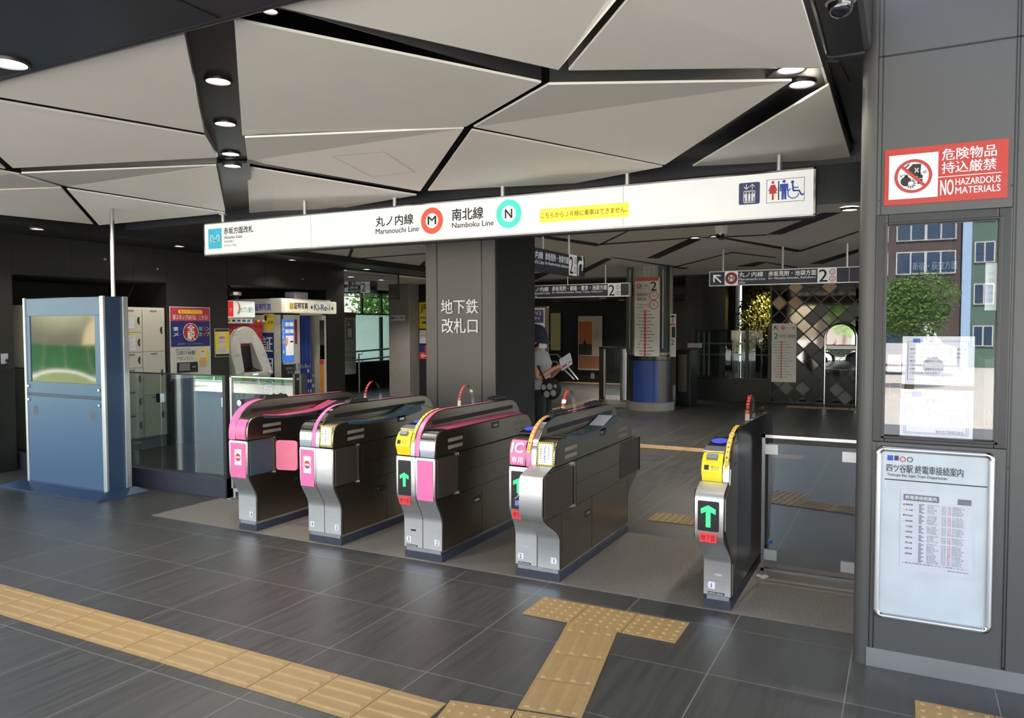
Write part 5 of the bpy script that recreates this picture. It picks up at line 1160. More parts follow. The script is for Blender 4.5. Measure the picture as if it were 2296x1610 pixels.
q = MB(); u = a[2]-.2*(a[2]-a[0]); r_ = .13*(a[2]-a[0]); fp.annu(q, u, a[1]+.3*(a[3]-a[1]), r_*.75, r_, .005, 16); fp.annu(q, u, a[1]+.7*(a[3]-a[1]), r_*.75, r_, .005, 16); c = fp.pbox(784, 632, 788, 638); fp.annu(q, c[0]+.03, (c[1]+c[3])/2, .02, .045, .005, 16); flat('station_ring', q, inkr, t)
q = MB(); a = fp.pbox(789, 631, 807, 640); fp.text(q, '丸ノ内線', *a, .004, .02); a = fp.pbox(784, 642, 803, 648); fp.text(q, '池袋方面', *a, .004, .02); a = fp.pbox(784, 650, 806, 653); fp.text(q, 'for Akasaka-mitsuke,', *a, .004); a = fp.pbox(784, 654, 801, 656); fp.text(q, 'Ikebukuro', *a, .004); flat('lettering', q, litw, t)
q = MB()
for py in (798, 821): v = fp.uv(py, 625); q.cyl((v[0], 13.55, A[3]), (v[0], 13.55, 2.7), .012, n=8)
build('hanging_rod', q, alu, t)
fg = FY(14.79); A = fg.pbox(876, 707, 908, 719)
t = thing('camera_notice_plate', 'small white security camera notice plate on the passage pillar', 'sign', ((A[0]+A[2])/2, 14.79, A[1])); q = MB(); fg.slab(q, A[0], A[1], A[2], A[3], 0, .006); build('plate', q, paper, t)
q = MB(); w, h = A[2]-A[0], A[3]-A[1]; fg.text(q, '防犯カメラ作動中', A[0]+.22*w, A[1]+.25*h, A[2]-.04*w, A[1]+.75*h, .008, .01); flat('lettering', q, inkd, t); q = MB(); fg.rect(q, A[0]+.04*w, A[1]+.3*h, A[0]+.18*w, A[1]+.7*h, .008); flat('emblem', q, inkb, t)
fg = FY(15.19)
for nm, lab, px, m_, txt in (('yellow_guide_poster', 'yellow and black rail company direction poster half hidden behind the square pillar', (940, 678, 962, 737), yellow, 'JR'), ('white_notice_poster', 'white notice below the yellow poster behind the square pillar', (941, 740, 962, 770), paper, 'お知らせ'), ('red_arrow_poster', 'navy and red poster with a white left arrow, lowest behind the square pillar', (941, 773, 962, 805), navyd, '方面')):
    A = fg.pbox(*px); t = thing(nm, lab, 'poster', ((A[0]+A[2])/2, 15.19, A[1])); q = MB(); fg.slab(q, A[0], A[1], A[2], A[3], 0, .008); build('sheet', q, m_, t); w, h = A[2]-A[0], A[3]-A[1]
    if txt == 'JR':
        q = MB(); fg.text(q, txt, A[0]+.18*w, A[1]+.6*h, A[0]+.85*w, A[1]+.92*h, .01, .01); fg.rect(q, A[0]+.3*w, A[1]+.2*h, A[0]+.9*w, A[1]+.26*h, .01); fg.rect(q, A[0]+.12*w, A[1]+.4*h, A[0]+.7*w, A[1]+.43*h, .01); flat('lettering', q, inkd, t)
        q = MB(); fg.rect(q, A[0], A[1]+.5*h, A[2], A[1]+.53*h, .01); flat('divider', q, paper, t)
    elif txt == '方面':
        q = MB(); fg.rect(q, A[0], A[1], A[2], A[1]+.48*h, .01); fg.rect(q, A[0]+.55*w, A[1]+.55*h, A[0]+.9*w, A[1]+.92*h, .01); flat('red_half', q, inkr, t)
        q = MB(); fg.rect(q, A[0]+.3*w, A[1]+.2*h, A[0]+.9*w, A[1]+.28*h, .012); fg.shape(q, [(A[0]+.12*w, A[1]+.24*h), (A[0]+.42*w, A[1]+.4*h), (A[0]+.42*w, A[1]+.08*h)], .012); flat('white_arrow', q, paper, t)
    else:
        q = MB(); fg.text(q, txt, A[0]+.1*w, A[1]+.5*h, A[0]+.9*w, A[1]+.65*h, .01); flat('lettering', q, inkr, t)

fq = FX(-12.6); A = fq.pbox(774, 700, 798, 840)
t = thing('guide_board', 'pale guide board with a brown top and elevator pictogram, left of the frosted windows', 'sign', (-12.6, (A[0]+A[2])/2, 0)); h = A[3]-A[1]; w = A[2]-A[0]
build('board', MB().box(-12.64, A[0]-.4, A[1], -12.6, A[2], A[3]), M('pale_board', (168, 176, 166), .5), t); q = MB(); fq.rect(q, A[0]-.4, A[3]-.085*h, A[2], A[3], .003); flat('brown_band', q, M('brown_band', (120, 84, 74), .5), t)
q = MB(); fq.rect(q, A[0]+.05*w, A[1]+.56*h, A[0]+.75*w, A[1]+.88*h, .003); flat('pictogram_plate', q, inkg, t); q = MB(); arrow(fq, q, A[0]+.3*w, A[1]+.82*h, .1, .13, .005, ang=PI); fq.rect(q, A[0]+.2*w, A[1]+.6*h, A[0]+.6*w, A[1]+.74*h, .005); flat('pictogram', q, paper, t)
q = MB()
for i, s_ in enumerate(['エレベーター', '地上・改札', '東京地下鉄', 'ご案内図']): fq.text(q, s_, A[0]-.1*w, A[1]+(.44-.1*i)*h, A[0]+.8*w, A[1]+(.48-.1*i)*h, .004)
flat('lettering', q, inkg, t)

# ================================================================== NAVY HANGING SIGNS
def platform_box(fr, t, a, m='2'):
    q = MB(); fr.rrect(q, a[0], a[1], a[2], a[3], .012, .003); nb = flat('number_box', q, litw, t); w, h = a[2]-a[0], a[3]-a[1]
    q = MB(); fr.text(q, '2', a[0]+.08*w, a[1]+.08*h, a[0]+.52*w, a[3]-.1*h, .005, .012); fr.text(q, '13', a[0]+.73*w, a[1]+.62*h, a[0]+.83*w, a[1]+.8*h, .005, .01); fr.text(q, '25', a[0]+.73*w, a[1]+.17*h, a[0]+.83*w, a[1]+.35*h, .005, .01); flat('number', q, inkd, nb)
    q = MB()
    for zz_ in (.27, .72): fr.annu(q, a[0]+.78*w, a[1]+zz_*h, .13*w, .165*w, .005, 24, k=1)
    flat('station_ring', q, inkr, nb)
S1Y = 11.85; fr = FY(S1Y)
t = thing('platform_sign', 'navy hanging sign with a left-up arrow and red line ring at the right', 'sign', (-1.6, S1Y, 2.3))
TL = fr.uv(1590, 609); BL = fr.uv(1590, 642); x1 = -.30; z0, z1 = BL[1], TL[1]
build('casing', MB().box(TL[0], S1Y+.004, z0, x1, S1Y+.12, z1), alu, t); build('face', MB().box(TL[0]+.012, S1Y, z0+.012, x1, S1Y+.004, z1-.012), navy, t)
q = MB(); a = fr.pbox(1625, 608, 1655, 639); zc = (z0+z1)/2; fr.rrect(q, a[0], zc-.105, a[2], zc+.105, .02, .003); rp = flat('emblem_plate', q, litw, t)
q = MB(); cx = (a[0]+a[2])/2; fr.annu(q, cx, zc, .048, .092, .005, 32); flat('line_ring', q, redsign, rp); q = MB(); fr.text(q, 'M', cx-.032, zc-.03, cx+.032, zc+.03, .005, .02); flat('line_letter', q, inkd, rp)
q = MB(); c = fr.uv(1608, 624); chev(fr, q, c[0]+.0, zc, .17, .004, ang=PI/4)
def TT(s, x0, x1_, v0, v1, b=.01): fr.text(q, s, fr.uv(x0, 620)[0], z0+v0*(z1-z0), fr.uv(x1_, 620)[0], z0+v1*(z1-z0), .003, b)
TT('丸ノ内線', 1657, 1711, .55, .88, .02); TT('Marunouchi Line', 1657, 1716, .33, .49, .012); TT('30m', 1657, 1671, .12, .27, .008); TT('赤坂見附・池袋方面', 1723, 1830, .55, .88, .02); TT('for Akasaka-mitsuke, Ikebukuro', 1723, 1829, .33, .5, .012)
flat('lettering', q, litw, t)
platform_box(fr, t, (fr.uv(1833, 620)[0], zc-.11, fr.uv(1876, 620)[0], zc+.11))
q = MB(); u = fr.uv(1904, 620)[0]; fr.rect(q, u-.006, z0+.01, u+.006, z1-.01, .003); flat('panel_joint', q, inkl, t)
q = MB()
for px in (1619, 1753, 1898): v = fr.uv(px, 605); q.cyl((v[0], S1Y+.06, z1), (v[0], S1Y+.06, 2.86), .016, n=8)
build('hanging_rod', q, alu, t)
S2X = -3.7; fr = FX(S2X); TR = fr.uv(1310, 578); BR = fr.uv(1310, 621)
t = thing('platform_sign', 'navy hanging sign with a right turn arrow beside the square pillar', 'sign', (S2X, 8.4, 2.3)); z0, z1 = BR[1], TR[1]; y1 = TR[0]; y0 = 7.45
build('casing', MB().box(S2X-.14, y0, z0, S2X-.004, y1, z1), navy, t); build('face', MB().box(S2X-.004, y0, z0+.006, S2X, y1-.006, z1-.006), navy, t); build('end_cap', MB().box(S2X-.145, y1-.012, z0-.004, S2X+.004, y1, z1+.004), darkmetal, t)
q = MB()
def TT(s, x0, x1_, v0, v1, b=.01): fr.text(q, s, fr.uv(x0, 590)[0], z0+v0*(z1-z0), fr.uv(x1_, 590)[0], z0+v1*(z1-z0), .003, b)
TT('丸ノ内線', 1180, 1217, .52, .86, .02); TT('Marunouchi Line', 1175, 1219, .28, .46, .012); TT('赤坂見附・池袋方面', 1222, 1274, .52, .86, .02); TT('for Akasaka-mitsuke, Ikebukuro', 1222, 1274, .28, .46, .012)
u0, u1 = fr.uv(1295, 600)[0], fr.uv(1308, 600)[0]; zc = (z0+z1)/2
fr.shape(q, [(u0, zc-.12), (u0+.03, zc-.12), (u0+.035, zc-.01), (u0+.06, zc+.03), (u1-.04, zc+.03), (u1-.04, zc+.075), (u0+.05, zc+.075), (u0+.01, zc+.04), (u0, zc-.01)], .004); fr.shape(q, [(u1-.075, zc+.14), (u1-.035, zc+.14), (u1+.0, zc+.05), (u1-.035, zc-.05), (u1-.075, zc-.05), (u1-.04, zc+.05)], .004)
flat('lettering', q, litw, t); platform_box(fr, t, (fr.uv(1275, 600)[0], zc-.13, fr.uv(1293, 600)[0], zc+.13))
q = MB()
for px in (1229, 1287): v = fr.uv(px, 560); q.cyl((S2X-.07, v[0], z1), (S2X-.07, v[0], 2.86), .016, n=8)
build('hanging_rod', q, alu, t)
S3Y = 13.7; fr = FY(S3Y); TL = fr.uv(1197, 640); BL = fr.uv(1197, 669)
t = thing('platform_sign', 'long navy hanging sign naming four destinations left of the round column', 'sign', (-5.8, S3Y, 2.3)); z0, z1 = BL[1], TL[1]; x1 = fr.uv(1413, 650)[0]-.02; x0 = TL[0]-1.2
build('casing', MB().box(x0, S3Y+.004, z0, x1, S3Y+.12, z1), alu, t); build('face', MB().box(x0, S3Y, z0+.02, x1-.01, S3Y+.004, z1-.015), navy, t)
q = MB()
def TT(s, x0, x1_, v0, v1, b=.01): fr.text(q, s, fr.uv(x0, 650)[0], z0+v0*(z1-z0), fr.uv(x1_, 650)[0], z0+v1*(z1-z0), .003, b)
TT('丸ノ内線', 1190, 1230, .52, .86, .02); TT('Marunouchi Line', 1186, 1233, .30, .47, .012); TT('35m', 1190, 1204, .10, .24); TT('赤坂見附・銀座・東京・池袋方面', 1238, 1361, .52, .88, .02); TT('for Akasaka-mitsuke, Ginza, Tokyo, Ikebukuro', 1238, 1351, .30, .48, .012)
flat('lettering', q, litw, t); zc = (z0+z1)/2; platform_box(fr, t, (fr.uv(1363, 650)[0], zc-.13, fr.uv(1392, 650)[0], zc+.12))
q = MB()
for px in (1270, 1355): v = fr.uv(px, 640); q.cyl((v[0], S3Y+.06, z1), (v[0], S3Y+.06, 2.9), .014, n=8)
build('hanging_rod', q, alu, t)

# ================================================================== ROUND COLUMN
cx, cy, cr = -4.55, 14.88, .43
t = thing('round_column', 'round tiled column with a blue lower band, white route board and green side lamps', 'column', (cx, cy, 0))
ctile = M('white_column_tile', (150, 148, 146), .4)
build('tiled_shaft', MB().lathe([(cr, 1.08), (cr, 2.9)], (cx, cy, 0), 40), ctile, t, smooth=True)
q = MB()
for z in (1.3, 1.55, 1.8, 2.05, 2.3, 2.55, 2.8): q.lathe([(cr+.002, z-.004), (cr+.002, z+.004)], (cx, cy, 0), 40)
for k in range(30): a_ = 2*PI*k/30; q.box(cx+(cr+.0)*math.cos(a_)-.004, cy+cr*math.sin(a_)-.004, 1.1, cx+(cr+.0)*math.cos(a_)+.004, cy+cr*math.sin(a_)+.004, 2.86)
build('tile_joint', q, inkg, t)
build('stone_skirt', MB().lathe([(cr+.05, 0), (cr+.05, .16), (cr+.01, .17)], (cx, cy, 0), 40), granite, t, smooth=True)
build('lower_cladding', MB().lathe([(cr+.012, .16), (cr+.012, 1.0)], (cx, cy, 0), 40), darkmetal, t, smooth=True)
build('dado_ring', MB().lathe([(cr+.012, 1.0), (cr+.025, 1.01), (cr+.025, 1.1), (cr, 1.11)], (cx, cy, 0), 40), blackp, t, smooth=True)
def colx(px): p_ = P(px, 860, 1, cy-cr); return p_.x
ang = lambda x: math.asin(max(-1, min(1, (x-cx)/(cr+.02))))
def band(r, px0, px1, z0, z1, n=12):
    va = math.atan2(cy, -cx)   # bearing of the column from the camera
    x0, x1 = [(P(px, 860, 1, cy).x-cx)/cr for px in (px0, px1)]
    a0, a1 = [math.asin(max(-.99, min(.99, x*.93))) for x in (x0, x1)]; tilt = math.atan2(-cx, cy)
    vv = MB()
    for i in range(n+1):
        a_ = a0+(a1-a0)*i/n; d_ = Vector((math.sin(a_+tilt*1.0), -math.cos(a_+tilt*1.0), 0))
        vv.v += [Vector((cx, cy, z0))+d_*r, Vector((cx, cy, z1))+d_*r]
    for k in range(n): vv.f.append([2*k, 2*k+1, 2*k+3, 2*k+2]); vv.mi.append(0)
    return vv
build('blue_band', band(cr+.018, 1421, 1476, .17, 1.0), M('deep_blue_band', (32, 58, 120), .35), t, smooth=True)
fr = FY(cy-cr-.06); zT = fr.uv(1450, 622)[1]; zB = fr.uv(1450, 799)[1]; zR = fr.uv(1450, 630)[1]; u0, u1 = fr.uv(1423, 700)[0], fr.uv(1476, 700)[0]; w = u1-u0
rb = build('route_board', MB().box(u0, cy-cr-.06, zB, u1, cy-cr+.05, zT), boardw, t); zz = lambda py: fr.uv(1450, py)[1]
q = MB(); fr.rect(q, u0, zR, u1, zT, .003); flat('red_band', q, redsign, rb)
q = MB(); fr.text(q, '2', u0+.68*w, zz(652), u0+.92*w, zz(632), .004, .02); fr.rect(q, u0+.6*w, zz(690), u0+.61*w, zz(630), .004); fr.text(q, '赤坂見附', u0+.08*w, zz(664), u0+.56*w, zz(657), .004, .01); fr.text(q, '池袋方面', u0+.08*w, zz(674), u0+.5*w, zz(667), .004, .01); fr.text(q, 'for Akasaka-mitsuke,', u0+.08*w, zz(685), u0+.56*w, zz(681), .004); fr.text(q, 'Ikebukuro', u0+.08*w, zz(691), u0+.4*w, zz(687), .004); fr.text(q, '丸ノ内線', u0+.25*w, zz(643), u0+.56*w, zz(638), .004)
fr.text(q, '13', u0+.76*w, zz(666), u0+.86*w, zz(661), .004, .01); fr.text(q, '25', u0+.76*w, zz(686), u0+.86*w, zz(681), .004, .01)
st = ['四ツ谷', '四谷三丁目', '新宿御苑前', '赤坂見附', '国会議事堂前', '霞ケ関', '銀座', '東京', '大手町', '淡路町', '御茶ノ水', '本郷三丁目', '後楽園', '茗荷谷', '新大塚', '池袋']
for i, s in enumerate(st[:14]):
    z_ = zz(698+i*7.4); fr.text(q, s, u0+(.37-.055*len(s))*w, z_-.014, u0+.37*w, z_+.016, .004); fr.rect(q, u0+.53*w, z_-.005, u0+(.65+.25*((i*7) % 5)/5)*w, z_+.005, .004)
flat('lettering', q, inkg if False else inkd, rb)
q = MB(); 
for i in range(14): z_ = zz(698+i*7.4); fr.rect(q, u0+.40*w, z_-.035, u0+.5*w, z_+.02, .005)
fr.annu(q, u0+.16*w, zz(641), .03, .045, .004, 20); fr.annu(q, u0+.81*w, zz(663.5), .075, .09, .004, 24); fr.annu(q, u0+.81*w, zz(683.5), .075, .09, .004, 24); flat('red_route_mark', q, inkr, rb)
for px0, px1 in ((1408, 1421), (1479, 1497)):
    p0, p1 = P(px0, 700, 1, cy-.25), P(px1, 700, 1, cy-.25); zl, zh = P(px0, 790, 1, cy-.25).z, 2.9
    gl = build('side_lamp', MB().box(p0.x, cy-.36, zl, p1.x, cy-.1, zh), M('bottle_green_frame', (38, 52, 46), .4) if 'bottle_green_frame' not in MATS else MATS['bottle_green_frame'], t); build('lamp_tube', MB().cyl(((p0.x+p1.x)/2+.02, cy-.37, zl+.08), ((p0.x+p1.x)/2+.02, cy-.37, zh-.1), .012, n=8), inkl, gl)
fr2 = FY(cy-.2); a = fr2.pbox(1503, 704, 1514, 800); q = MB(); q.box(a[0], cy-.2, a[1], a[2], cy-.15, a[3]); sb = build('side_board', q, boardw, t); q = MB(); h = a[3]-a[1]; w = a[2]-a[0]
fr2.rect(q, a[0]+.3*w, a[1]+.45*h, a[2], a[1]+.7*h, .003); fr2.text(q, '2', a[0]+.2*w, a[1]+.28*h, a[0]+.8*w, a[1]+.4*h, .003); arrow(fr2, q, a[0]+.5*w, a[1]+.88*h, .08, .16, .003, th=.2); flat('lettering', q, inkd, sb); q = MB(); fr2.rect(q, a[0], a[1]+.74*h, a[2], a[1]+.77*h, .003); flat('red_band', q, inkr, sb)

# ================================================================== LATTICE WALL, ROUTE BOARD, MIRROR
LY = 17.28
q = MB().box(-2.60, LY+.02, 0, -.5, LY+.06, 2.95); lw = struct('wall_lattice', q, M('smoked_mirror_glass', (104, 102, 100), .04, 1, var=.02))
fr = FY(LY); q = MB(); s = .335; d0, d1 = 0, .02
def clipline(a0, b0, a1, b1):
    # clip to -2.58..-.5 x .05..2.9
    pts = []
    for k in range(61):
        a, b = a0+(a1-a0)*k/60, b0+(b1-b0)*k/60
        if -2.58 <= a <= -.5 and .04 <= b <= 2.9: pts.append((a, b))
    return (pts[0], pts[-1]) if len(pts) > 1 else None
for i in range(-14, 24):
    for sg in (1, -1):
        c_ = -2.58+(i+.5)*s
        L = clipline(c_, 0.0, c_+sg*3.0, 3.0)
        if L:
            (a0, b0), (a1, b1) = L; dx, dy = a1-a0, b1-b0; l_ = math.hypot(dx, dy)
            if l_ < .02: continue
            nx, ny = -dy/l_*.012, dx/l_*.012
            q.slab([fr.p(a0-nx, b0-ny), fr.p(a1-nx, b1-ny), fr.p(a1+nx, b1+ny), fr.p(a0+nx, b0+ny)], fr.n*.02)
q.box(-2.60, LY-.02, 0, -2.57, LY+.02, 2.95); q.box(-2.6, LY-.02, 0, -.5, LY+.02, .04)
struct('lattice_bar', q, darkmetal, lw)
tan = M('tan_tile', (168, 142, 104), .4); gtile = M('grey_tile', (96, 94, 92), .3); btile = M('black_tile', (20, 20, 21), .25)
qs = {0: MB(), 1: MB(), 2: MB()}
rnd = random.Random(5); light = {}
for i in range(-1, 10):
    for j in range(0, 23):
        a = -2.58+i*s+(s/2 if j % 2 else 0); b = j*s/2
        if not (-2.5 < a < -.6 and .1 < b < 2.85): continue
        r_ = rnd.random(); px_ = None
        if b < .62: k = 2 if r_ < .70 else 1 if r_ < .95 else None
        elif b < 1.25: k = 2 if r_ < .55 else 1 if r_ < .7 else None
        elif b < 1.9: k = 2 if r_ < .22 else None
        else: k = 0 if r_ < .16 else 2 if r_ < .36 else None
        if k is None: continue
        e = s/2-.014; qs[k].poly([fr.p(a-e, b, .006), fr.p(a, b-e, .006), fr.p(a+e, b, .006), fr.p(a, b+e, .006)])
for k, m_ in ((0, tan), (1, gtile), (2, btile)): 
    if qs[k].f: flat('lattice_tile', qs[k], m_, lw)['kind'] = 'structure'
fr = FY(LY-.06); A = (fr.uv(1731, 722)[0], fr.uv(1731, 856)[1], fr.uv(1786, 722)[0], fr.uv(1786, 725)[1])
t = thing('route_board', 'tall white route board with an arrow and a red line, on the lattice wall', 'sign', ((A[0]+A[2])/2, LY-.06, A[1])); q = MB(); q.box(A[0], LY-.06, A[1], A[2], LY-.022, A[3]); build('board', q, boardw, t)
w, h = A[2]-A[0], A[3]-A[1]; q = MB(); chev(fr, q, A[0]+.17*w, A[1]+.92*h, .11, .003, ang=PI/4); fr.text(q, '2', A[0]+.1*w, A[1]+.74*h, A[0]+.24*w, A[1]+.83*h, .003, .01); fr.text(q, '赤坂見附・池袋方面', A[0]+.28*w, A[1]+.76*h, A[0]+.95*w, A[1]+.81*h, .003); fr.text(q, '丸ノ内線', A[0]+.58*w, A[1]+.91*h, A[0]+.95*w, A[1]+.94*h, .003)
for i, s_ in enumerate(st[:14]): z_ = A[1]+(.68-i*.046)*h; fr.text(q, s_, A[0]+(.34-.06*len(s_))*w, z_-.008, A[0]+.34*w, z_+.014, .003); fr.rect(q, A[0]+.47*w, z_, A[0]+(.6+.3*((i*7) % 5)/5)*w, z_+.006, .003)
flat('lettering', q, inkd, t)
q = MB(); fr.annu(q, A[0]+.46*w, A[1]+.925*h, .02, .04, .003, 20)
for i in range(14): z_ = A[1]+(.68-i*.046)*h; fr.rect(q, A[0]+.37*w, z_-.016, A[0]+.44*w, z_+.022, .003)
flat('red_route_mark', q, inkr, t)
t = thing('mirror_stand', 'steel mirror stand with an arched mirror above a square one at the lattice wall', 'mirror', (-1.15, 16.84, 0)); MY = 16.84; fr = FY(MY)
u0, u1 = fr.uv(1849, 800)[0], fr.uv(1920, 800)[0]; zz = lambda py: fr.uv(1885, py)[1]; r = (u1-u0)/2; um = (u0+u1)/2
q = MB(); q.tube([(u0, MY, 0), (u0, MY, zz(757))]+[(um-r*math.cos(k*PI/16), MY, zz(757)+r*math.sin(k*PI/16)) for k in range(17)]+[(u1, MY, 0)], .016, 8); build('tube_frame', q, steelbright, t, smooth=True)
pts = [(u0+.03, zz(773)), (u1-.03, zz(773))]+[(um+(r-.03)*math.cos(k*PI/16), zz(757)+(r-.03)*math.sin(k*PI/16)) for k in range(17)]
q = MB(); q.slab([fr.p(a, b, 0) for a, b in pts], (0, .01, 0)); build('arched_mirror', q, mirror, t)
b0, b1 = zz(829), zz(785); n = 12; q = MB(); q.loft([[Vector((um+(a/n*2-1)*(r-.02), MY-.03*(1-(a/n*2-1)**2)*(1-(b/n*2-1)**2), (b0+b1)/2+(b/n*2-1)*(b1-b0)/2)) for a in range(n+1)] for b in range(n+1)], False, closed=False)
build('square_mirror', q, mirror, t, smooth=True); q = MB(); q.tube([(u0, MY, b0), (u1, MY, b0), (u1, MY, b1), (u0, MY, b1), (u0, MY, b0)], .012, 6); q.box(u0, MY, zz(783), u1, MY+.02, zz(775)); build('square_frame', q, alu, t)

# low wall with glass screen and lit planting behind it
struct('wall_low', MB().box(-4.42, 17.3, 0, -2.60, 17.55, .47), darkwall)
t = thing('glass_screen', 'glass screen with dark posts and two steel rails on the low wall', 'screen', (-3.5, 17.4, .47))
build('glass_pane', MB().box(-4.38, 17.40, .5, -2.62, 17.41, 1.58), clear, t); q = MB(); q.box(-4.42, 17.36, .47, -2.6, 17.46, .52); build('sill', q, blackp, t)
fr = FY(17.36)
for px in (1553, 1674, 1725): u = fr.uv(px, 800)[0]; build('post', MB().box(u-.03, 17.35, .5, u+.03, 17.42, 1.63), darkmetal, t)
q = MB()
for z in (1.28, 1.03): q.tube([(-4.35, 17.6, z), (-2.6, 17.6, z)], .02, 8)
build('rail', q, steel, t, smooth=True)
q = MB()
for px in (1562, 1575, 1586): u = fr.uv(px, 800)[0]; q.box(u-.02, 17.5, .55, u+.02, 17.52, 1.55)
build('light_strip', q, M('pale_green_strip', (130, 138, 122), .5), t)
t = thing('wall_opening_mirror', 'tall narrow mirror panel leaning behind the glass screen, reflecting daylight', 'mirror', (-3.42, 18.6, 0)); fr = FY(18.6); a = fr.pbox(1636, 741, 1660, 838); q = MB(); q.slab([fr.p(a[0], a[1]), fr.p(a[2]-.08, a[1]), fr.p(a[2], a[3]), fr.p(a[0]+.02, a[3])], (0, .02, 0)); build('mirror_panel', q, mirror, t); build('edge_frame', MB().box(a[2]-.03, 18.6, 0, a[2], 18.63, a[1]+.3).box(a[0], 18.605, 0, a[0]+.03, 18.63, a[1]+.05), darkmetal, t)
def leafcloud(name, c, rad, n, size, mat, parent, seed=1, shell=.45, drop=False):
    rr = random.Random(seed); mb = MB()
    for i in range(n):
        while True:
            v = Vector((rr.uniform(-1, 1), rr.uniform(-1, 1), rr.uniform(-1, 1)))
            if shell < v.length < 1: break
        p_ = Vector(c)+Vector((v.x*rad[0], v.y*rad[1], v.z*rad[2])); a = Vector((rr.gauss(0, 1), rr.gauss(0, 1), rr.gauss(0, .6)-(1.5 if drop else 0))).normalized(); b = a.orthogonal().normalized(); b.rotate(Matrix.Rotation(rr.uniform(0, 6.3), 3, a)); L_ = size*rr.uniform(.7, 1.3)
        mb.faces([p_, p_+a*L_*.5+b*L_*.24, p_+a*L_, p_+a*L_*.5-b*L_*.24], [(0, 1, 2, 3)])
    return flat(name, mb, mat, parent)
leaf = M('leaf_green', (86, 122, 46), .6, var=.3, scale=2); leafd = M('olive_leaf', (112, 112, 48), .6, var=.35, scale=3)
t = thing('bamboo_planting', 'lit bamboo planting filling the dark alcove behind the glass screen', 'plants', (-2.6, 20, 0)); fr = FY(19.6); c = fr.uv(1668, 660)
leafcloud('foliage', (-3.1, 20.0, 1.95), (.75, .5, .86), 3200, .085, leafd, t, 2, 0, True); leafcloud('foliage', (-2.2, 20.4, 1.55), (1.2, .6, 1.2), 3200, .085, leafd, t, 4, 0, True)
q = MB()
for k in range(12): x = -4.0+k*.24; q.cyl((x, 20.3+.2*math.sin(k*2.1), 0), (x+.05*math.sin(k), 20.3, 2.85), .016, n=6)
build('cane', q, leafd, t)
l = bpy.data.lights.new('plant_spot', 'SPOT'); lo = bpy.data.objects.new('light_source', l); COL.objects.link(lo); l.energy = 90; l.spot_size = 1.4; l.spot_blend = .7; l.color = (1, .85, .55); lo.location = (-3.0, 19.2, 2.82); lo.rotation_euler = (.45, 0, 0)
tl = thing('plant_spotlight', 'small spotlight above the bamboo planting', 'ceiling light', (-3.0, 19.2, 2.82)); build('housing', MB().cyl((-3.0, 19.2, 2.82), (-3.0, 19.2, 2.86), .05, n=14), blackp, tl); lo.parent = tl; lo.location = (0, 0, -.02)

# ================================================================== BACK OF THE HALL
BY = 21.38; fr = FY(BY); A = fr.pbox(1298, 709, 1352, 829)
t = thing('lit_poster_case', 'framed poster of an orange sunset with a tower silhouette in the dark back hall', 'poster', ((A[0]+A[2])/2, BY, A[1])); q = MB(); q.box(A[0]-.06, BY-.06, A[1]-.06, A[2]+.04, BY, A[3]+.04); build('case', q, blackp, t); w, h = A[2]-A[0], A[3]-A[1]
f2 = FY(BY-.062); q = MB(); f2.rect(q, A[0], A[1], A[2], A[3], .002); flat('poster_sheet', q, M('dim_lit_sheet', (150, 136, 120), .5, emit=.10), t)
q = MB(); f2.rect(q, A[0]+.02, A[1]+.45*h, A[0]+.58*w, A[3]-.1*h, .004); flat('sunset_print', q, M('sunset_print', (150, 82, 40), .5, emit=.08, var=.2, scale=2), t); q = MB(); f2.rect(q, A[0]+.02, A[1]+.28*h, A[0]+.58*w, A[1]+.48*h, .006); f2.shape(q, [(A[0]+.2*w, A[1]+.48*h), (A[0]+.36*w, A[1]+.48*h), (A[0]+.29*w, A[1]+.56*h), (A[0]+.28*w, A[1]+.68*h), (A[0]+.27*w, A[1]+.56*h)], .006); flat('skyline_print', q, M('dark_blue_print', (44, 44, 50), .5), t)
q = MB(); f2.rect(q, A[0]+.02, A[1]+.03*h, A[2]-.02, A[1]+.26*h, .004); flat('lower_print', q, M('rust_print', (132, 84, 60), .5, emit=.05), t); q = MB(); f2.text(q, '東京', A[0]+.66*w, A[1]+.66*h, A[0]+.94*w, A[1]+.76*h, .006); f2.text(q, '夕景', A[0]+.66*w, A[1]+.56*h, A[0]+.94*w, A[1]+.64*h, .006); flat('lettering', q, inkl, t)
A = fr.pbox(1325, 829, 1333, 849); t = thing('wall_plate', 'small white plate low on the dark back wall under the sunset poster', 'plate', ((A[0]+A[2])/2, BY, A[1])); q = MB(); q.box(A[0], BY-.02, A[1], A[2], BY, A[3]); build('plate', q, inkg, t)
A = fr.pbox(1235, 702, 1258, 785); t = thing('lit_door_pane', 'narrow warm lit glass pane in the dark back wall', 'window pane', ((A[0]+A[2])/2, BY, A[1])); q = MB(); q.box(A[0], BY-.02, A[1], A[2], BY, A[3]); build('pane', q, M('warm_lit_pane', (136, 124, 84), .5, emit=.14), t); q = MB(); q.box(A[0]-.04, BY-.04, A[1]-.04, A[0], BY, A[3]+.04); q.box(A[2], BY-.04, A[1]-.04, A[2]+.04, BY, A[3]+.04); build('frame', q, blackp, t)
A = fr.pbox(1229, 703, 1235, 725); t = thing('door_plate', 'small white plate left of the warm lit pane', 'plate', ((A[0]+A[2])/2, BY, A[1])); q = MB(); q.box(A[0], BY-.02, A[1], A[2]-.08, BY, A[3]); build('plate', q, inkl, t)
VY = 11.0; fr = FY(VY); t = thing('ice_vending_machine', 'vending machine with a navy ice sign and brown edge behind the reading person', 'vending machine', (-5.6, VY, 0)); xr = fr.uv(1229, 800)[0]; A = fr.pbox(1190, 695, 1222, 724); zt = fr.uv(1220, 688)[1]
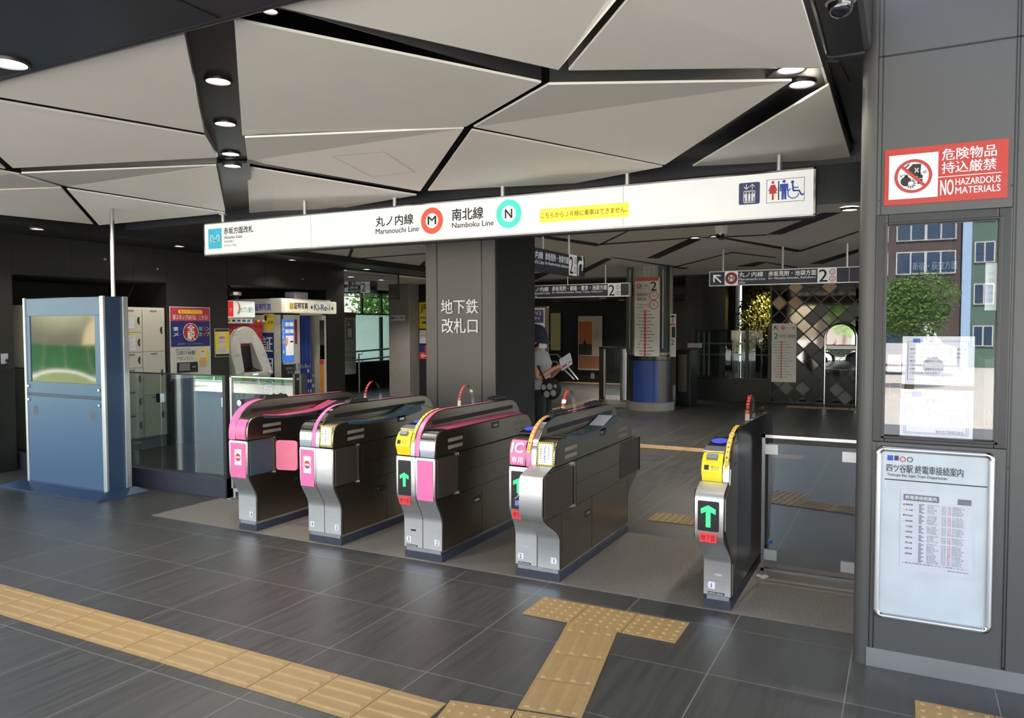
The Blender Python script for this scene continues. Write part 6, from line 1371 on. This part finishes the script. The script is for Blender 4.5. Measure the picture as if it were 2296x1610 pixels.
build('cabinet', MB().box(xr-.75, VY, 0, xr, VY+.04, zt), M('brown_cabinet', (92, 62, 52), .4), t, bevel=.01); build('front_panel', MB().box(xr-.72, VY-.012, .3, A[2], VY, zt-.02), boardw, t); q = MB(); fr.rect(q, A[0]-.4, A[1], A[2]-.02, A[3], .014); flat('navy_sign', q, navyd, t); q = MB(); h = A[3]-A[1]; fr.text(q, 'アイス', A[0]+.05, A[1]+.58*h, A[2]-.06, A[1]+.88*h, .017, .02); fr.text(q, '24時間 OK', A[0]-.0, A[1]+.25*h, A[2]-.08, A[1]+.45*h, .017, .01); flat('sign_lettering', q, inkw, t)
t = thing('stair_handrail', 'double steel handrail running down at the back wall behind the book', 'handrail', (-8.8, 20.6, 0)); fr = FY(20.6); q = MB()
for dz in (0, 16):
    pts = [fr.uv(1229, 795+dz), fr.uv(1250-dz*.2, 795+dz), fr.uv(1296-dz*.55, 851)]; q.tube([(a, 20.6, b) for a, b in pts], .03, 8)
build('rail', q, steel, t, smooth=True); a = fr.uv(1231, 800); build('post', MB().cyl((a[0], 20.6, 0), (a[0], 20.6, a[1]), .03, n=8), steel, t)
EY_ = 16.4; fr = FY(EY_); t = thing('escalator_end', 'glass sided escalator landing with a black newel post left of the round column', 'escalator', (-5.9, EY_, 0)); u0, u1, u2 = fr.uv(1343, 800)[0], fr.uv(1353, 800)[0], fr.uv(1400, 800)[0]; zt = fr.uv(1350, 779)[1]
build('newel_post', MB().box(u0, EY_, 0, u1, EY_+.12, zt), blackp, t, bevel=.01); build('glass_side', MB().box(u1, EY_+.04, .1, u2, EY_+.06, zt-.04), clear, t); build('top_rail', MB().box(u0, EY_, zt-.03, u2+.15, EY_+.1, zt+.02), blackp, t); build('edge_strip', MB().box(u1+.01, EY_-.01, .05, u1+.05, EY_+.02, zt-.04), steel, t); build('steel_newel', MB().cyl((u2-.03, EY_+.1, 0), (u2-.03, EY_+.1, zt-.02), .10, n=18), steel, t, smooth=True); build('machine_side', MB().box(u2+.07, EY_+.02, 0, u2+.42, EY_+.5, zt-.1), blackp, t)
fr = FY(15.7); t = thing('gate_cabinet', 'dark steel cabinet with a glass flap right of the round column', 'cabinet', (-3.9, 15.9, 0)); a = fr.pbox(1515, 784, 1548, 892)
build('cabinet', MB().box(a[0], 15.7, 0, a[2], 16.3, a[3]), blackp, t, bevel=.02); build('steel_front', MB().box(a[0]+.06, 15.69, .3, a[2]-.08, 15.70, a[3]-.1), steelside, t); build('top_glow', MB().box(a[0]+.02, 16.6, a[3]+.02, a[2], 16.7, a[3]+.12), inkl, t)

# ================================================================== TACTILE PAVING
def bar_tile(n=4, L=.3, Wd=.3):
    mb = MB(); h = L/2-.002; mb.box(-h, -Wd/2+.002, 0, h, Wd/2-.002, .006)
    for i in range(n):
        y = -Wd/2+(i+.5)*Wd/n; x = h-.012
        mb.loft([[(-x, y-.017, .006), (x, y-.017, .006), (x, y+.017, .006), (-x, y+.017, .006)], [(-x+.008, y-.009, .012), (x-.008, y-.009, .012), (x-.008, y+.009, .012), (-x+.008, y+.009, .012)]])
    return mb
def dome_tile():
    mb = MB(); h = .148; mb.box(-h, -h, 0, h, h, .006)
    for i in range(5):
        for j in range(5):
            mb.lathe([(.0125, .006), (.0115, .009), (.008, .0115), (.003, .012)], (-.12+i*.06, -.12+j*.06, 0), 10)
    return mb
def first(mb, nm): o = build(nm, mb, tact, None); return o
_bar, _dome = first(bar_tile(), 'tactile_tile'), first(dome_tile(), 'tactile_tile')
usedt = {}
def place(src, x, y, rz, label, group):
    if src.name not in usedt: usedt[src.name] = 1; o = src
    else: o = src.copy(); COL.objects.link(o)
    o.location = (x, y, .0005); o.rotation_euler = (0, 0, rz); return tag(o, label, 'tactile tile', group)
for k in range(13): place(_bar, -1.76-.15-.3*k, 2.6125, 0, 'ochre bar tile, %s from the right end of the long strip in the foreground' % ORD[k], 'bar tiles of the long foreground strip')
for k, w in enumerate(('left', 'middle', 'right')): place(_dome, -1.937+.15+.3*k, 4.007, 0, 'ochre dotted tile, %s one of the three in front of the wide gate lane' % w, 'dotted tiles before the wide lane')
RZ = math.radians(10.4); ac = Vector((math.cos(RZ), math.sin(RZ), 0)); al_ = Vector((-math.sin(RZ), math.cos(RZ), 0)); o0 = Vector((-1.468, 2.868, 0))
for k in range(3): p = o0+ac*.145+al_*(.145+.29*k); o = place(_bar, p.x, p.y, RZ+PI/2, 'ochre bar tile in the slanting stem, %s from the bottom' % ORD[k], 'bar tiles of the slanting stem'); o.scale = (.955, .955, 1)
cut = MB(); c0 = o0+al_*.87
pts = [c0, c0+ac*.285]; e1 = c0+ac*.285; e0 = c0
top = [Vector((e1.x-(3.856-e1.y)*.18, 3.856, 0)), Vector((e0.x-(3.856-e0.y)*.18, 3.856, 0))]
cut.slab([e0, e1, top[0], top[1]], (0, 0, .006))
for i in range(4):
    b0 = e0+ac*(.036+.071*i); L_ = (3.85-b0.y)*.93
    cut.loft([[b0-ac*.015+al_*.012+Z1*.006, b0+ac*.015+al_*.012+Z1*.006, b0+ac*.015+al_*L_+Z1*.006, b0-ac*.015+al_*L_+Z1*.006], [b0-ac*.008+al_*.02+Z1*.012, b0+ac*.008+al_*.02+Z1*.012, b0+ac*.008+al_*(L_-.008)+Z1*.012, b0-ac*.008+al_*(L_-.008)+Z1*.012]])
tag(build('tactile_tile', cut, tact, None, loc=(e0.x, e0.y, 0.0005)), 'cut ochre bar tile joining the slanting stem to the dotted tiles', 'tactile tile', 'bar tiles of the slanting stem')
a0 = Vector((-1.763, 2.797, 0))
for k, w in enumerate(('first', 'second', 'third')): p = a0+ac*(.15+.3*k)-al_*.15; place(_dome, p.x+.004*k, p.y, RZ, 'ochre dotted tile at the bottom edge, %s right of the long strip' % w, 'dotted tiles at the strip junction')
for k, w in enumerate(('first', 'second', 'third')): p = a0+ac*(.15+.3*k)-al_*.45; place(_dome, p.x, p.y, RZ, 'ochre dotted tile behind the bottom row of the junction, %s one' % w, 'dotted tiles at the strip junction')
for k in range(3): p = a0+ac*(1.063+.3*k)-al_*.15; place(_bar, p.x, p.y, RZ, 'ochre bar tile continuing right of the junction, %s one' % ORD[k], 'bar tiles right of the junction')
for k in range(2): place(_dome, .22+.3*k, 3.59, 0, ('ochre dotted tile at the bottom right corner under the office wall', 'second ochre dotted tile at the bottom right corner, cut by the frame')[k], 'dotted tiles below the ticket window')
for k in range(3): place(_dome, -1.78+.3*k, 6.39, 0, 'ochre dotted tile behind the wide gate lane, %s from the left' % ORD[k], 'dotted tiles behind the wide lane')
for k in range(12): place(_bar, -4.55+.3*k, 10.13, 0, 'ochre bar tile of the strip crossing the hall behind the gates', 'bar tiles crossing the hall')
for k in range(14): place(_bar, -6.2, 12.3+.3*k, PI/2, 'ochre bar tile of the strip running back past the reading person', 'bar tiles running back')
for k in range(10): place(_bar, -9.0+.3*k, 20.9, 0, 'ochre bar tile along the foot of the dark back wall', 'bar tiles at the back wall')
for i in range(2):
    for j in range(2): place(_dome, -5.75+.3*i, 15.55+.3*j, 0, 'ochre dotted tile in front of the escalator landing', 'dotted tiles at the escalator')
for k in range(4): place(_bar, -10.4+.3*k, 13.4, 0, 'ochre bar tile on the floor at the mouth of the side passage', 'bar tiles in the side passage')
for k in range(5): place(_bar, -2.0+.3*k, 16.55, 0, 'ochre bar tile at the foot of the mirror stand', 'bar tiles at the mirror')
p = P(18, 1119, 2, 0); t = tag(build('fallen_leaf', MB().faces([(-.05, 0, .004), (0, .025, .02), (.06, .01, .008), (.01, -.03, .018)], [(0, 1, 3), (1, 2, 3)]), M('dry_leaf', (150, 100, 60), .7), None, loc=(p.x, p.y, 0)), 'small dry brown leaf on the floor left of the kiosk', 'leaf')

# ================================================================== PERSON READING
PX, PYY = -3.72, 7.82
t = thing('person', 'person in a navy bucket hat, grey blouse and black trousers, reading a small book', 'person', (PX, PYY, 0))
def skinmesh(name, chains, mat, parent, lev=2):
    """chains: lists of (point, radius); a point shared by two chains joins them"""
    vs, es, rs, key = [], [], [], {}
    for ch in chains:
        prev = None
        for p_, r_ in ch:
            k = tuple(round(c, 4) for c in p_)
            if k not in key: key[k] = len(vs); vs.append(Vector(p_)-rootloc(parent)); rs.append(r_)
            i = key[k]
            if prev is not None: es.append((prev, i))
            prev = i
    me = bpy.data.meshes.new(name); me.from_pydata(vs, es, []); me.materials.append(mat); o = bpy.data.objects.new(name, me); COL.objects.link(o); o.parent = parent
    sk_ = o.modifiers.new('skin', 'SKIN'); sk_.use_smooth_shade = True
    for i, v in enumerate(me.skin_vertices[0].data): v.radius = (rs[i], rs[i]) if not isinstance(rs[i], tuple) else rs[i]; v.use_root = (i == 0)
    sb_ = o.modifiers.new('subd', 'SUBSURF'); sb_.levels = lev; sb_.render_levels = lev; return o
def pp(x, y, z): return (PX+x, PYY+y, z)         # x forward (towards +X), y away from the camera
sh_r, sh_l = pp(.035, -.165, 1.34), pp(0, .165, 1.34)
elb_r, wr_r = pp(.085, -.20, 1.08), pp(.25, -.10, 1.205); elb_l, wr_l = pp(.06, .2, 1.08), pp(.26, .0, 1.19)
pel, chest, nck = pp(0, 0, .92), pp(0, 0, 1.28), pp(.015, 0, 1.40)
body = [[(pel, .11), (pp(0, 0, 1.08), .10), (chest, .115), (nck, .05), (pp(.01, 0, 1.455), .05), (pp(.01, 0, 1.52), .086), (pp(.0, 0, 1.60), .084)],
        [(chest, .115), (sh_r, .048), (elb_r, .037), (wr_r, .024), (pp(.31, -.075, 1.225), .028)], [(chest, .115), (sh_l, .048), (elb_l, .037), (wr_l, .024), (pp(.315, -.02, 1.215), .028)],
        [(pel, .11), (pp(0, -.09, .86), .085), (pp(.01, -.10, .48), .055), (pp(-.01, -.10, .09), .038), (pp(.12, -.11, .035), .03)], [(pel, .11), (pp(0, .09, .86), .085), (pp(-.02, .10, .48), .055), (pp(-.06, .10, .09), .038), (pp(.07, .11, .035), .03)]]
hand_r, hand_l = pp(.31, -.075, 1.225), pp(.315, -.02, 1.215)
for hnd, s in ((hand_r, -1), (hand_l, 1)):
    h_ = Vector(hnd)
    for k in range(4):
        o_ = Vector((.010*k, s*.012, .018-.013*k)); tip = h_+o_+Vector((.045-.003*k, -s*.012, .02)); body.append([(tuple(h_), .028), (tuple(h_+o_+Vector((.028, s*.008, .008))), .0085), (tuple(tip), .007)])
    body.append([(tuple(h_), .028), (tuple(h_+Vector((.012, -s*.02, .03))), .009), (tuple(h_+Vector((.04, -s*.03, .045))), .008)])
skinmesh('body', body, skin, t)
def ell(cx_, cy_, z, rx, ry, n=24): return [Vector((PX+cx_+rx*math.cos(2*PI*i/n), PYY+cy_+ry*math.sin(2*PI*i/n), z)) for i in range(n)]
blouse = M('grey_check_blouse', (150, 150, 152), .8, var=.22, scale=70)
q = MB(); q.loft([ell(0, 0, .93, .145, .20), ell(.0, 0, 1.0, .14, .19), ell(.01, 0, 1.12, .128, .175), ell(.015, 0, 1.24, .128, .185), ell(.005, 0, 1.32, .11, .205), ell(.0, 0, 1.375, .085, .15), ell(.01, 0, 1.405, .06, .075)], False); bl = build('blouse', q, blouse, t, smooth=True)
for s, sh_, el in ((-1, sh_r, elb_r), (1, sh_l, elb_l)):
    a, b = Vector(sh_), Vector(el); m_ = a.lerp(b, .48); q = MB(); q.cyl(a+Vector((0, -s*.04, .03)), m_, .062, .066, 16, False); build('sleeve', q, blouse, bl, smooth=True)
trs = M('black_trousers', (20, 20, 22), .8)
q = MB()
for s in (-1, 1): q.loft([ell(0, s*.085, .96, .135, .11), ell(0, s*.09, .80, .135, .105), ell(0, s*.10, .5, .125, .10), ell(0-.02, s*.10, .10, .125, .10)], True)
build('trousers', q, trs, t, smooth=True)
q = MB()
for s in (-1, 1): q.ball((PX+.05-(.03 if s > 0 else 0), PYY+s*.105, .035), .11, (1.1, .42, .34), 14)
build('shoe', q, blackp, t, smooth=True)
hat = M('navy_cotton_hat', (34, 38, 56), .85, var=.15, scale=30)
q = MB(); hc = Vector((PX-.012, PYY, 0)); L = []
for z, r_ in ((1.50, .130), (1.54, .120), (1.575, .113), (1.63, .101), (1.672, .09), (1.695, .058), (1.70, .01)):
    L.append([hc+Vector((r_*1.12*math.cos(2*PI*i/28)+(z-1.6)*-.12, r_*math.sin(2*PI*i/28), z+(.0-.22*r_*math.cos(2*PI*i/28)))) for i in range(28)])
q.loft(L, False); build('bucket_hat', q, hat, t, smooth=True)
q = MB(); q.ball((PX-.03, PYY, 1.50), .092, (.95, 1.0, 1.05), 18); build('hair', q, hairm, t, smooth=True)
q = MB(); q.loft([[Vector((PX+.012+.092*math.cos(a_), PYY+.086*math.sin(a_), z+.0)) for a_ in [(-1.15+2.3*i/12) for i in range(13)]] for z in (1.425, 1.46, 1.50)], False, closed=False); build('face_mask', q, M('pale_face_mask', (190, 194, 204), .7), t, smooth=True)
q = MB(); q.ball((PX+.105, PYY, 1.515), .016, (1.1, .8, 1.4), 10); build('nose', q, skin, t, smooth=True)
q = MB()
for s in (-1, 1): q.ball((PX+.09, PYY+s*.033, 1.535), .011, (.5, 1.2, .7), 8)
build('eye', q, hairm, t, smooth=True)
q = MB(); q.ball((PX+.01, PYY-.088, 1.50), .03, (.55, .3, 1), 10); build('ear', q, skin, t, smooth=True)
bagc = (PX+.285, PYY-.27, 1.0)
tb = thing('shoulder_bag', 'black shoulder bag with large grey dots hanging at the side of the reading person', 'bag', (bagc[0], bagc[1], .88))
q = MB(); q.ball((bagc[0], bagc[1], .985), .125, (1.0, .45, .98), 20); build('pouch', q, M('black_bag_cloth', (26, 25, 26), .8), tb, smooth=True)
q = MB(); fr = FY(bagc[1]-.0565)
for a, b, r_ in ((-.06, .02, .030), (.012, .03, .033), (-.025, -.055, .036), (.055, -.04, .034), (.078, .035, .02)): fr.ell(q, bagc[0]+a, .985+b, r_, r_*1.05, .003-.25*(a*a+b*b)*-0.0, 18)
flat('dot_print', q, M('grey_dot_print', (150, 146, 140), .8), tb)
q = MB(); q.tube([(bagc[0]-.07, bagc[1], 1.07), (PX+.10, PYY-.205, 1.22), (PX+.02, PYY-.17, 1.41), (PX-.06, PYY+.05, 1.40)], .012, 8); q.tube([(bagc[0]-.10, bagc[1]-.02, 1.075), (bagc[0]+.02, bagc[1]-.05, 1.09), (bagc[0]+.11, bagc[1]-.02, 1.06)], .009, 6); build('strap', q, M('black_strap', (30, 28, 27), .7), tb, smooth=True)
bk = thing('book', 'open white paperback held in both hands of the reading person', 'book', (PX+.37, PYY-.05, 1.22))
fo = F((PX+.34, PYY-.12, 1.235), (.80, .0, .50), (-.42, .42, .8)); q = MB(); q.slab([fo.p(0, -.02), fo.p(.15, -.02), fo.p(.15, .075), fo.p(0, .075)], fo.n*.012); build('page_block', q, paper, bk)
fo2 = F((PX+.34, PYY-.12, 1.235), (.80, .0, .50), (.3, -.5, -.8)); q = MB(); q.slab([fo2.p(0, .0), fo2.p(.15, .0), fo2.p(.15, .07), fo2.p(0, .07)], fo2.n*.004); build('cover', q, paper, bk); q = MB(); fo2.rect(q, .10, .012, .14, .03, -.002); fo2.rect(q, .01, .02, .08, .045, -.002); flat('cover_print', q, inkr, bk)

# ================================================================== THE STREET BEHIND THE VIEWER (seen in glass and mirrors)
def building(name, label, x0, x1, y, h, mat, wx, wz, ww, wh, win, depth=6, y_dir=1, skip=()):
    t = thing(name, label, 'building', ((x0+x1)/2, y, 0)); build('walls', MB().box(x0, y-depth, -.1, x1, y, h), mat, t); q = MB(); g = MB(); fr = F((0, y, 0), -X1, Z1)
    for z in wz:
        for x in wx:
            g.box(x-ww/2-.05, y-.02, z-.05, x+ww/2+.05, y+.06, z+wh+.05); q.box(x-ww/2, y+.05, z, x-.03, y+.075, z+wh); q.box(x+.03, y+.05, z, x+ww/2, y+.075, z+wh)
    build('window_frame', g, boardw, t); build('window_glass', q, win, t); return t
wing = M('dark_window_glass', (60, 78, 104), .1, 0, coat=.5)
building('dark_office_building', 'dark brown office block across the street, reflected in the ticket window', -6, 2.05, -28, 16, M('umber_cladding', (88, 76, 74), .6), [-4, -2.6, -1.2, .2, 1.3], [3.9, 5.3, 6.8, 8.3], 1.0, .85, wing)
building('green_office_building', 'green apartment block beside the dark office block, reflected in the ticket window', 2.4, 9, -28, 16, M('sage_cladding', (92, 118, 106), .6), [2.85, 4.6, 6.2], [.9, 2.6, 4.3, 6.0, 7.6], .62, .75, wing)
t = thing('banner_column', 'tall pale blue banner column between the two office blocks', 'banner', (2.22, -27.8, 0)); build('column', MB().box(2.06, -28.2, -.1, 2.38, -27.7, 15), M('pale_blue_banner', (170, 196, 232), .5), t)
def tree(name, label, x, y, r, h, n, seed, mat, size=.2):
    t = thing(name, label, 'tree', (x, y, 0)); build('trunk', MB().tube([(x, y, -.1), (x+.05, y, h*.45), (x, y, h*.8)], [.12, .1, .05], 10), M('bark_%d' % seed, (90, 76, 62), .8), t); rr = random.Random(seed)
    for k in range(5): leafcloud('foliage', (x+rr.uniform(-.45, .45)*r, y+rr.uniform(-.3, .3)*r, h-r*.9+rr.uniform(-.4, .5)*r), (r*.7, r*.7, r*.62), n//5, size, mat, t, seed*10+k, .25)
    return t
tree('street_tree', 'round leafy street tree reflected in the ticket window', .15, -15, 1.15, 3.3, 9000, 3, leaf, .10)
tree('street_tree', 'bright street tree reflected in the arched mirror', -3.4, -19, 2.0, 4.6, 6000, 5, leaf, .2)
tree('street_tree', 'street tree left of the arched mirror tree', -8.0, -17, 2.2, 5.2, 3600, 6, leaf, .3)
t = thing('green_barrier', 'green mesh site barrier along the pavement, reflected in the kiosk screen', 'barrier', (-24, -6, 0))
build('mesh_sheet', MB().box(-36, -6.02, .05, -13, -5.98, 1.15), M('green_mesh', (44, 96, 54), .7, var=.4, scale=5), t); q = MB()
for k in range(13): q.cyl((-36+k*1.9, -5.95, 0), (-36+k*1.9, -5.95, 1.2), .03, n=8)
build('post', q, alu, t)
building('beige_building', 'beige low building across the street, reflected in the kiosk screen', -44, -10, -20, 5.5, M('beige_render', (196, 176, 148), .8), [-40, -36, -32, -28, -24, -20, -16], [1.2], 1.6, 1.6, wing)
t = thing('white_van', 'white van parked across the street behind the viewer', 'van', (-.4, -22, 0)); q = MB(); q.prism([(-3, .35), (1.6, .35), (1.6, .95), (1.2, 1.05), (.7, 1.85), (-2.9, 1.9), (-3, 1.7)], 1, -23, -21.3); build('body', q, paper, t, bevel=.06); q = MB(); q.box(-2.7, -21.31, 1.1, .6, -21.29, 1.65); build('side_window', q, wing, t); q = MB()
for x in (-2.2, .9): q.cyl((x, -21.2, .3), (x, -21.45, .3), .32, n=20)
build('wheel', q, blackp, t)
for k, (x, y) in enumerate(((-17, 13.6), (-17.5, 18.0), (-17, 22.4))): tree('garden_tree', 'green tree outside the passage windows, %s from the left' % ORD[k], x, y, 1.9, 4.4, 6000, 20+k, leaf, .18)
struct('garden_ground', MB().box(-40, -5, -.3, -18, 40, -.02), M('garden_soil', (120, 128, 84), .9))
